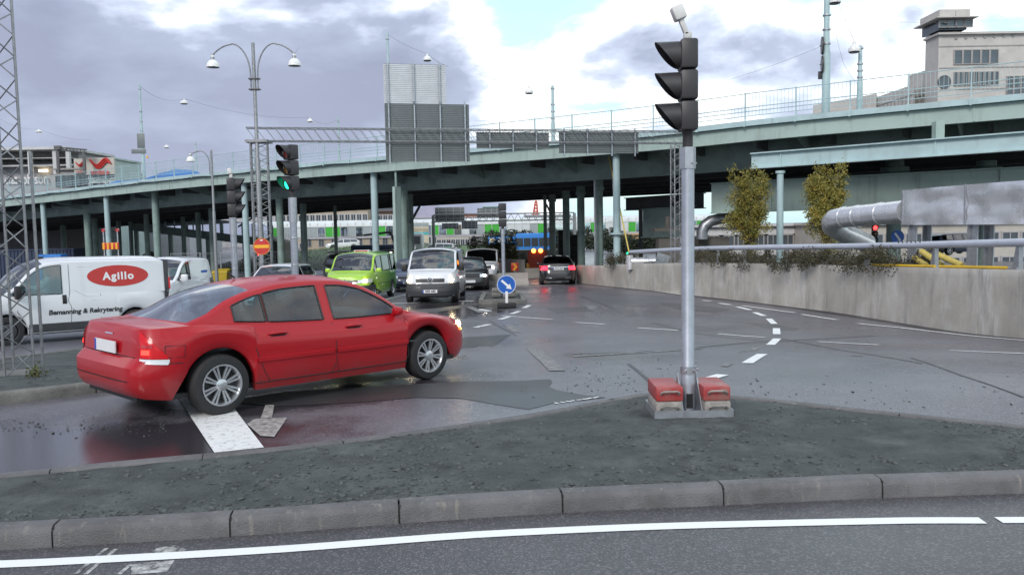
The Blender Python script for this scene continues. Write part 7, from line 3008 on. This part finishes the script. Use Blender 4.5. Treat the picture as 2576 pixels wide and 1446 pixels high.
# ---- far woodland and lawn
random.seed(12)
def mass(name, label, u0, u1, v0, Y, h, n, mat, s0, s1):
    a, b_ = at(u0, 600, Y), at(u1, 600, Y)
    zb2 = zg(Y)
    bl = []
    for k in range(int((b_.x - a.x) / (h * .45)) + 1):
        x = a.x + (b_.x - a.x) * (k + random.random()) / (int((b_.x - a.x) / (h * .45)) + 1)
        bl.append((x, random.uniform(0, 4), random.uniform(.6, 1.0)))
    def pos():
        x, y, k = random.choice(bl)
        d = Vector((random.gauss(0, 1), random.gauss(0, 1), random.gauss(0, 1))).normalized() * random.random() ** .35
        return Vector((x + d.x * h * .5, Y + y + d.y * h * .4, zb2 + h * k * .5 + d.z * h * k * .55))
    o = leaves(n, pos, s0, s1).build(name, mat, None, smooth=0, fix=False)
    return tag(o, label, 'trees', kind='stuff')
mass('woodland', 'dark line of trees below the footbridge at centre right', 1225, 1575, 600, 140, 4.2, 9000, 'leaf_dark', .25, .6)
mass('woodland_edge', 'dark trees behind the bright columns at right', 1540, 1760, 600, 120, 4.0, 5000, 'leaf_dark', .25, .55)
lawn = MB()
la, lb_ = at(590, 640, 82), at(1000, 640, 82)
rows = []
for f in np.linspace(0, 1, 12):
    y = 78 + 52 * f
    rows.append([(x, y, zg(y) + .05 + 1.9 * math.sin(math.pi * min(1, f * .9)) ** 1.2 * math.sin(math.pi * (x - la.x + 6) / (lb_.x - la.x + 22)) ** .5) for x in np.linspace(la.x - 6, lb_.x + 16, 24)])
lawn.grid(rows)
tag(struct('lawn', lawn, 'grass', smooth=60), kind='structure')
random.seed(77)
def lawnpos():
    f = random.random()
    y = 78 + 52 * f
    x = random.uniform(la.x - 5, lb_.x + 15)
    return Vector((x, y, zg(y) + .12 + 1.9 * math.sin(math.pi * min(1, f * .9)) ** 1.2 * math.sin(math.pi * (x - la.x + 6) / (lb_.x - la.x + 22)) ** .5))
tag(leaves(7000, lawnpos, .08, .22, 2).build('lawn_grass', 'grass', None, smooth=0, fix=False), 'rough green grass on the sloping lawn beyond the fence', 'grass', kind='stuff')

# ---- underpass, site objects
up = thing('underpass_portal', 'concrete underpass portal with a dark opening beyond the black saloon', 'underpass')
a, b_ = at(1306, 652, 72), at(1402, 628, 72)
zl = zg(72)
m = MB()
m.box(((a.x + b_.x) / 2, 73, (a.z + b_.z) / 2), (b_.x - a.x + 2, 2.0, b_.z - a.z))
m.build('lintel', 'concrete', up, smooth=0)
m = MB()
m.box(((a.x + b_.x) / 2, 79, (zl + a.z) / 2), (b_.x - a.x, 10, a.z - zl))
m.build('opening_shade_block', 'black', up, smooth=0)  # solid black block stands in for the shade inside the underpass
m = MB()
m.box((a.x - .5, 73, (zl + a.z) / 2), (1.0, 2.2, a.z - zl))
m.build('jamb', 'concrete', up, smooth=0)
# curved low wall with the chevrons
lw = thing('curved_low_wall', 'low curved concrete wall left of the underpass opening', 'wall')
m = MB()
rows = []
for f in np.linspace(0, 1, 18):
    x = at(1150, 650, 64).x + (at(1318, 650, 56).x - at(1150, 650, 64).x) * f
    y = 66 - 14 * f + 4 * math.sin(math.pi * f)
    z0 = zg(y)
    rows.append([(x, y, z0), (x, y, z0 + 1.15), (x + .1, y + .5, z0 + 1.15), (x + .1, y + .5, z0)])
m.grid(rows)
m.build('wall_section', 'concrete', lw, smooth=50)
for i, (u, v, Y, L_, rz, lab) in enumerate(((1228, 712, 39.5, 2.2, -1.0, 'long concrete barrier block left of the blue arrow sign'), (1290, 712, 40.5, 1.5, .2, 'short concrete barrier block behind the blue arrow sign'), (1352, 690, 52, 1.6, .1, 'concrete block left of the black saloon'))):
    p = at(u, v, Y)
    t = thing('concrete_barrier', lab, 'barrier', (p.x, p.y, zg(p.y)), rz, 'concrete barrier blocks by the underpass lane')
    m = MB()
    m.prism([(-.28, 0), (.28, 0), (.26, .10), (.14, .32), (.10, .62), (-.10, .62), (-.14, .32), (-.26, .10)], -L_ / 2, L_ / 2, 'YZ')
    m.build('block', 'concrete', t, smooth=0)
tr = thing('warning_trailer', 'orange roadworks trailer with two lit amber lamps at the underpass', 'trailer', at(1352, 690, 56))
tr.location.z = zg(56)
m = MB()
m.bevbox((0, 0, .95), (1.3, .15, 1.5), .03)
m.build('board', 'crane_red', tr)
m = MB()
m.bevbox((-.75, .1, .5), (.4, .5, .7), .03)
m.bevbox((.75, .1, .5), (.3, .5, .7), .03)
m.build('side_board', 'amber', tr)
for sx in (-1, 1):
    m = MB()
    m.lathe([(0, -.03), (.13, 0), (.15, .05)], 16, 'Y', (sx * .24, -.12, 1.72))
    m.build('lamp', 'beacon', tr)
    m = MB()
    m.lathe([(.1, -.1), (.3, -.1), (.3, .1), (.1, .1)], 16, 'X', (sx * .5, .2, .3))
    m.build('wheel', 'rubber', tr)
cab = thing('dark_site_cabin', 'tall dark louvred cabin between the row of columns', 'cabin', at(1428, 640, 66))
cab.location.z = zg(66)
for u0, u1, v0, v1 in ((1405, 1434, 578, 655), (1434, 1455, 590, 655)):
    q0, q1 = at(u0, v1, 66), at(u1, v0, 66)
    m = MB()
    hh = q1.z - zg(66)
    m.box(((q0.x + q1.x) / 2 - cab.location.x, 0, hh / 2), (q1.x - q0.x, 1.5, hh))
    m.build('cabin_box', 'board_dark', cab, smooth=0)
    for k in range(9):
        m = MB()
        m.box(((q0.x + q1.x) / 2 - cab.location.x, -.78, hh * (k + .5) / 9), (q1.x - q0.x - .1, .06, hh / 9 * .6), (R(20), 0, 0))
        m.build('louvre', 'board_dark', cab, smooth=0)
hb = thing('blue_hoarding', 'long bright blue hoarding with pale squares behind the middle signal', 'hoarding', at(1310, 620, 110))
hb.location.z = zg(110)
q0, q1 = at(1228, 613, 110), at(1398, 593, 110)
w_ = q1.x - q0.x
m = MB()
m.box(((q0.x + q1.x) / 2 - hb.location.x, 0, (q0.z + q1.z) / 2 - hb.location.z), (w_, .3, q1.z - q0.z))
m.build('boarding', 'hoard_blue', hb, smooth=0)
m = MB()
m.box(((q0.x + q1.x) / 2 - hb.location.x, .5, (q0.z - hb.location.z) / 2), (w_, .2, q0.z - hb.location.z))
m.build('base', 'brick_brown', hb, smooth=0)
random.seed(4)
for k in range(8):
    x = q0.x + w_ * (k + .5) / 8 - hb.location.x
    m = MB()
    m.box((x, -.2, (q0.z + q1.z) / 2 - hb.location.z), (.75, .1, .6))
    m.build('poster', 'panel_white' if k % 2 else 'cream', hb, smooth=0)
bus = thing('blue_bus', 'blue bus with dark windows in front of the hoarding', 'bus', at(1345, 632, 100))
bus.location.z = zg(100)
q0, q1 = at(1306, 636, 100), at(1400, 612, 100)
w_ = q1.x - q0.x
m = MB()
m.bevbox((0, 0, 1.75), (w_, 2.4, 2.9), .25)
m.build('body', 'hoard_blue', bus)
for k in range(5):
    m = MB()
    m.box((-w_ / 2 + w_ * (k + .5) / 5, -1.22, 2.15), (w_ / 5 - .12, .06, 1.0))
    m.build('side_window', 'window_dark', bus, smooth=0)
for sx in (-1, 1):
    MB().lathe([(0, -.15), (.48, -.15), (.5, 0), (.48, .15), (0, .15)], 18, 'Y', (sx * w_ * .33, -1.05, .5)).build('wheel', 'rubber', bus)
# crane
cr = thing('red_crane', 'tip of a red lattice crane between the columns', 'crane', at(1345, 560, 330))
cr.location.z = 0
m = MB()
p0, p1 = at(1336, 575, 330) - cr.location, at(1347, 505, 330) - cr.location
p2, p3 = at(1356, 575, 330) - cr.location, at(1350, 505, 330) - cr.location
for k in range(9):
    f0, f1 = k / 9, (k + 1) / 9
    m.cyl(p0.lerp(p1, f0), p2.lerp(p3, f1), .18, .18, 5)
    m.cyl(p2.lerp(p3, f0), p0.lerp(p1, f1), .18, .18, 5)
m.cyl(p0, p1, .4, .3, 6)
m.cyl(p2, p3, .4, .3, 6)
m.build('jib', 'crane_red', cr)
m = MB()
m.cyl((p0 + p2) / 2, Vector(((p0.x + p2.x) / 2, 0, -3)), 1.0, 1.2, 8)
m.build('tower', 'crane_red', cr)
# far sign gantry
fg = thing('far_gantry', 'thin far sign gantry crossing the gap under the bridge', 'sign gantry')
a, b_ = at(1090, 552, 84), at(1445, 540, 84)
zc = zv(546, 84)
for dz_ in (-.35, .35):
    MB().cyl((a.x, 84, zc + dz_), (b_.x, 84, zc + dz_), .07, .07, 6).build('chord', 'lattice', fg)
m = MB()
n = 40
for k in range(n):
    x0_, x1_ = a.x + (b_.x - a.x) * k / n, a.x + (b_.x - a.x) * (k + 1) / n
    m.cyl((x0_, 84, zc - .35 if k % 2 else zc + .35), (x1_, 84, zc + .35 if k % 2 else zc - .35), .04, .04, 4)
tag(m.build('lacing', 'lattice', fg), kind='stuff')
for x in (a.x, b_.x):
    MB().cyl((x, 84, zg(84)), (x, 84, zc + .3), .16, .16, 8).build('tower', 'lattice', fg)
def far_sign(label, u0, u1, v0, v1, Y=84.3):
    a, b_ = at(u0, v1, Y), at(u1, v0, Y)
    t = thing('far_sign_back', label, 'road sign', ((a.x + b_.x) / 2, Y, a.z))
    w_, h = b_.x - a.x, b_.z - a.z
    m = MB()
    m.box((0, 0, h / 2), (w_, .08, h))
    m.build('panel', 'sign_back', t, smooth=0)
    for k in range(4):
        m = MB()
        m.box((-w_ / 2 + w_ * (k + .5) / 4, -.08, h / 2), (.09, .08, h))
        m.build('post', 'galv', t, smooth=0)
    m = MB()
    for k in range(3):
        m.box((0, -.06, h * (k + 1) / 4), (w_, .05, .07))
    m.build('rail', 'galv', t, smooth=0)
far_sign('far sign back with a square grid of ribs, upper left in the gap', 1095, 1168, 521, 559)
far_sign('far wide sign back left of the middle signal head', 1201, 1257, 523, 549)
far_sign('small far sign back below the gridded one', 1112, 1153, 561, 576, 83.5)
far_sign('small far sign back right of the other low one', 1162, 1201, 557, 576, 83.5)
far_sign('long low far sign back behind the column row', 1319, 1437, 539, 548, 83.8)
# billboard and truck
bb = thing('billboard', 'tall billboard with a cyan stripe beside the pale column', 'billboard', at(1050, 640, 104))
bb.location.z = zg(104)
q0, q1 = at(1008, 612, 104), at(1078, 560, 104)
w_, h = q1.x - q0.x, q1.z - q0.z
zc = q0.z - bb.location.z
xo = (q0.x + q1.x) / 2 - bb.location.x
m = MB()
m.box((xo, 0, zc + h / 2), (w_, .3, h))
fc = m.build('face', 'cream', bb, smooth=0)
m = MB()
m.box((xo, -.17, zc + h * .47), (w_, .05, h * .13))
m.build('stripe', 'cyan', fc, smooth=0)
m = MB()
random.seed(6)
for k in range(9):
    m.box((xo - w_ / 2 + w_ * (k + .5) / 9, -.17, zc + h * (.62 + .06 * random.random())), (w_ / 9 * .9, .04, h * random.uniform(.08, .22)))
m.build('picture', 'stone_beige', fc, smooth=0)
m = MB()
m.box((xo, -.165, zc + h * .90), (w_, .03, h * .18))
m.build('sky_print', 'panel_grey', fc, smooth=0)
for sx in (-1, 1):
    m = MB()
    m.box((xo + sx * w_ * .35, .2, zc / 2), (.25, .25, zc))
    m.build('post', 'lattice', bb, smooth=0)
tk = thing('flatbed_truck', 'dark blue flatbed truck with a grey cab above the green taxi', 'truck', at(975, 640, 90))
tk.location.z = zg(90) + .6
m = MB()
m.bevbox((-1.0, 0, 1.35), (5.6, 2.3, .55), .05)
m.build('load_bed', 'navy', tk)
m = MB()
m.bevbox((3.0, 0, 1.7), (1.9, 2.3, 2.2), .15)
m.build('cab', 'render_white', tk)
m = MB()
m.box((3.2, -1.16, 2.1), (1.1, .06, .8))
m.build('side_window', 'window_dark', tk, smooth=0)
for x in (-2.6, -1.5, 2.8):
    MB().lathe([(0, -.15), (.46, -.15), (.48, 0), (.46, .15), (0, .15)], 16, 'Y', (x, -1.0, .48)).build('wheel', 'rubber', tk)
m = MB()
m.box((-1, 0, .85), (6.0, 1.2, .3))
m.cyl((.9, 0, 1.6), (.4, 0, 3.0), .16, .14, 8)
m.cyl((.4, 0, 3.0), (-2.6, 0, 2.7), .14, .10, 8)
m.build('crane_arm', 'board_dark', tk)
m = MB()
m.lathe([(0, 0), (.14, 0), (.12, .25), (0, .3)], 10, 'Z', (2.7, 0, 2.8))
m.build('beacon', 'beacon', tk)
# ---- site objects at left
ct = thing('navy_container', 'long navy blue ribbed container behind the oval van', 'container', at(80, 650, 70))
ct.location.z = zg(70)
w_ = 7.2
m = MB()
prof = []
for k in range(48):
    x = -w_ / 2 + w_ * k / 48
    prof += [(x, 0 if k % 2 else .06), (x + w_ / 48 * .9, 0 if k % 2 else .06)]
m.grid([[(x, y, z) for x, y in prof] for z in (.1, 2.35)])
m.box((0, 1.3, 1.22), (w_, 2.3, 2.25))
m.build('ribbed_wall', 'navy', ct, smooth=0)
m = MB()
m.box((0, 1.2, 2.42), (w_ + .1, 2.5, .1))
m.box((0, 1.2, .06), (w_ + .1, 2.5, .1))
m.build('frame', 'navy', ct, smooth=0)
bx_ = thing('blue_skip', 'small bright blue box with a white label before the navy container', 'box', at(134, 650, 62))
bx_.location.z = zg(62)
m = MB()
m.bevbox((0, 0, 1.05), (1.7, 1.0, 2.0), .05)
m.build('box', 'hoard_blue', bx_)
m = MB()
m.box((-.45, -.52, 1.5), (.4, .02, .4))
m.build('label_plate', 'white', bx_, smooth=0)
mo = MB()
p = at(378, 640, 76)
rows = []
for k in range(11):
    r = 2.9 * k / 10
    rows.append([(p.x + r * math.cos(a), p.y + r * math.sin(a), zg(76) + 2.1 * max(0, (1 - (k / 10) ** 1.25)) + .12 * mnoise.noise((math.cos(a) * 2, math.sin(a) * 2, k * .6))) for a in np.linspace(0, 6.2832, 31)])
mo.grid(rows)
tag(mo.build('gravel_heap', 'mound', None, smooth=60), 'brown heap of gravel behind the roofs of the white vans', 'gravel heap')
bn = thing('grit_bin', 'small yellow grit bin by the site fence', 'bin', at(557, 690, 56))
bn.location.z = zg(56)
m = MB()
m.add([(-.42, -.3, 0), (.42, -.3, 0), (.42, .3, 0), (-.42, .3, 0), (-.5, -.38, .6), (.5, -.38, .6), (.5, .38, .75), (-.5, .38, .75)], [(0, 1, 2, 3), (4, 5, 6, 7), (0, 1, 5, 4), (1, 2, 6, 5), (2, 3, 7, 6), (3, 0, 4, 7)])
m.build('tub', 'bin_yellow', bn, smooth=0)
m = MB()
m.add([(-.54, -.42, .60), (.54, -.42, .60), (.54, .42, .76), (-.54, .42, .76), (-.5, -.38, .70), (.5, -.38, .70), (.5, .38, .86), (-.5, .38, .86)], [(0, 1, 2, 3), (4, 5, 6, 7), (0, 1, 5, 4), (1, 2, 6, 5), (2, 3, 7, 6), (3, 0, 4, 7)])
m.build('lid', 'bin_yellow', bn, smooth=0)
# site fence panels
fps = [(430, 58), (505, 58), (556, 57), (640, 57), (735, 58), (830, 58.5), (930, 59), (1010, 59.5)]
lab_f = ['mesh fence panel behind the second white van', 'mesh fence panel between the second white van and the yellow bin', 'mesh fence panel around the yellow bin', 'mesh fence panel behind the no-entry sign', 'mesh fence panel right of the green signal', 'mesh fence panel before the lawn', 'mesh fence panel behind the green taxi']
fpm = MB()
fpw = 3.0
for i, ((ua, Ya), (ub, Yb)) in enumerate(zip(fps[:-1], fps[1:])):
    p0, p1 = at(ua, 650, Ya), at(ub, 650, Yb)
    d = Vector((p1.x - p0.x, p1.y - p0.y, 0))
    t = thing('fence_panel', lab_f[i], 'fence', (p0.x, p0.y, zg(p0.y)), math.atan2(d.y, d.x), 'mesh site fence panels')
    L_ = d.length - .06
    for x in (0, L_):
        MB().cyl((x, 0, 0), (x, 0, 2.0), .025, .025, 8).build('post', 'galv', t)
    for z in (.12, 1.95):
        MB().cyl((0, 0, z), (L_, 0, z), .022, .022, 6).build('rail', 'galv', t)
    m = MB()
    for x in np.arange(.12, L_, .16):
        m.cyl((x, 0, .12), (x, 0, 1.95), .006, .006, 3, False)
    for z in np.arange(.3, 1.9, .25):
        m.cyl((0, 0, z), (L_, 0, z), .006, .006, 3, False)
    tag(m.build('wire_mesh', 'galv', t, smooth=0, fix=False), kind='stuff')
    m = MB()
    m.bevbox((0, 0, .07), (.7, .22, .14), .02)
    m.build('foot_block', 'concrete', t)
# far signals with lit lamps
for i, (u, v, Y, lit, lab) in enumerate(((745, 621, 70, 'green', 'small far signal showing green beside the green signal pole'), (652 + 0, 640, 66, 'red', 'small far signal showing red behind the no-entry sign'), (1131, 622, 96, 'green', 'tiny far signal showing green above the facing van'),
                                 (1578, 652 - 15, 75, 'green', 'small far signal showing green by the bright columns'), (2200, 573, 40, 'red', 'far signal showing red below the round pipe elbow'))):
    p = at(u, v, Y)
    t = thing('far_signal', lab, 'traffic signal', (p.x, p.y, p.z - 2.6), 0)
    signal_head(t, 2.6 - (.15 if lit == 'green' else .75), .30, -math.pi / 2, .15, .26, lit, .12)
    MB().cyl((0, 0, -1), (0, 0, 2.5), .06, .06, 8).build('pole', 'galv', t)
# far cars: copies with their parts
def far_copy(src, label, u, v, Y, hd, paint=None):
    o = copy_tree(src.root)
    p = at(u, v, Y)
    o.location = (p.x, p.y, p.z)
    o.rotation_euler = (0, 0, hd)
    o['label'] = label
    o['group'] = 'far cars beyond the site fence'
    o.name = 'far_car'
    return o
far_copy(est, 'white estate car driving along the top of the lawn', 862, 628, 112, R(200))
far_copy(est, 'white car parked above the roof of the green taxi', 1100, 645, 92, R(170))
far_copy(sk, 'navy car under the footbridge right of the bright columns', 1566, 634, 130, R(100))
far_copy(sk, 'dark car glimpsed between the duct legs at right', 2400, 640, 55, R(20))
far_copy(taxi, 'lime green car seen between the bright columns', 1543, 632, 150, R(-80))
far_copy(suv, 'dark car behind the pale column above the green taxi', 1015, 655, 76, R(-95))
# blue keep-side sign below the elbow
t, pl_, zc = round_sign('blue_round_sign', 'small round blue sign behind the rail below the pipe elbow', 2258, 596, 38, .62, 'blue_sign')
m = MB()
m.box((0, -.006, zc), (.09, .008, .45), (0, R(-35), 0))
m.build('arrow', 'white', pl_, smooth=0)
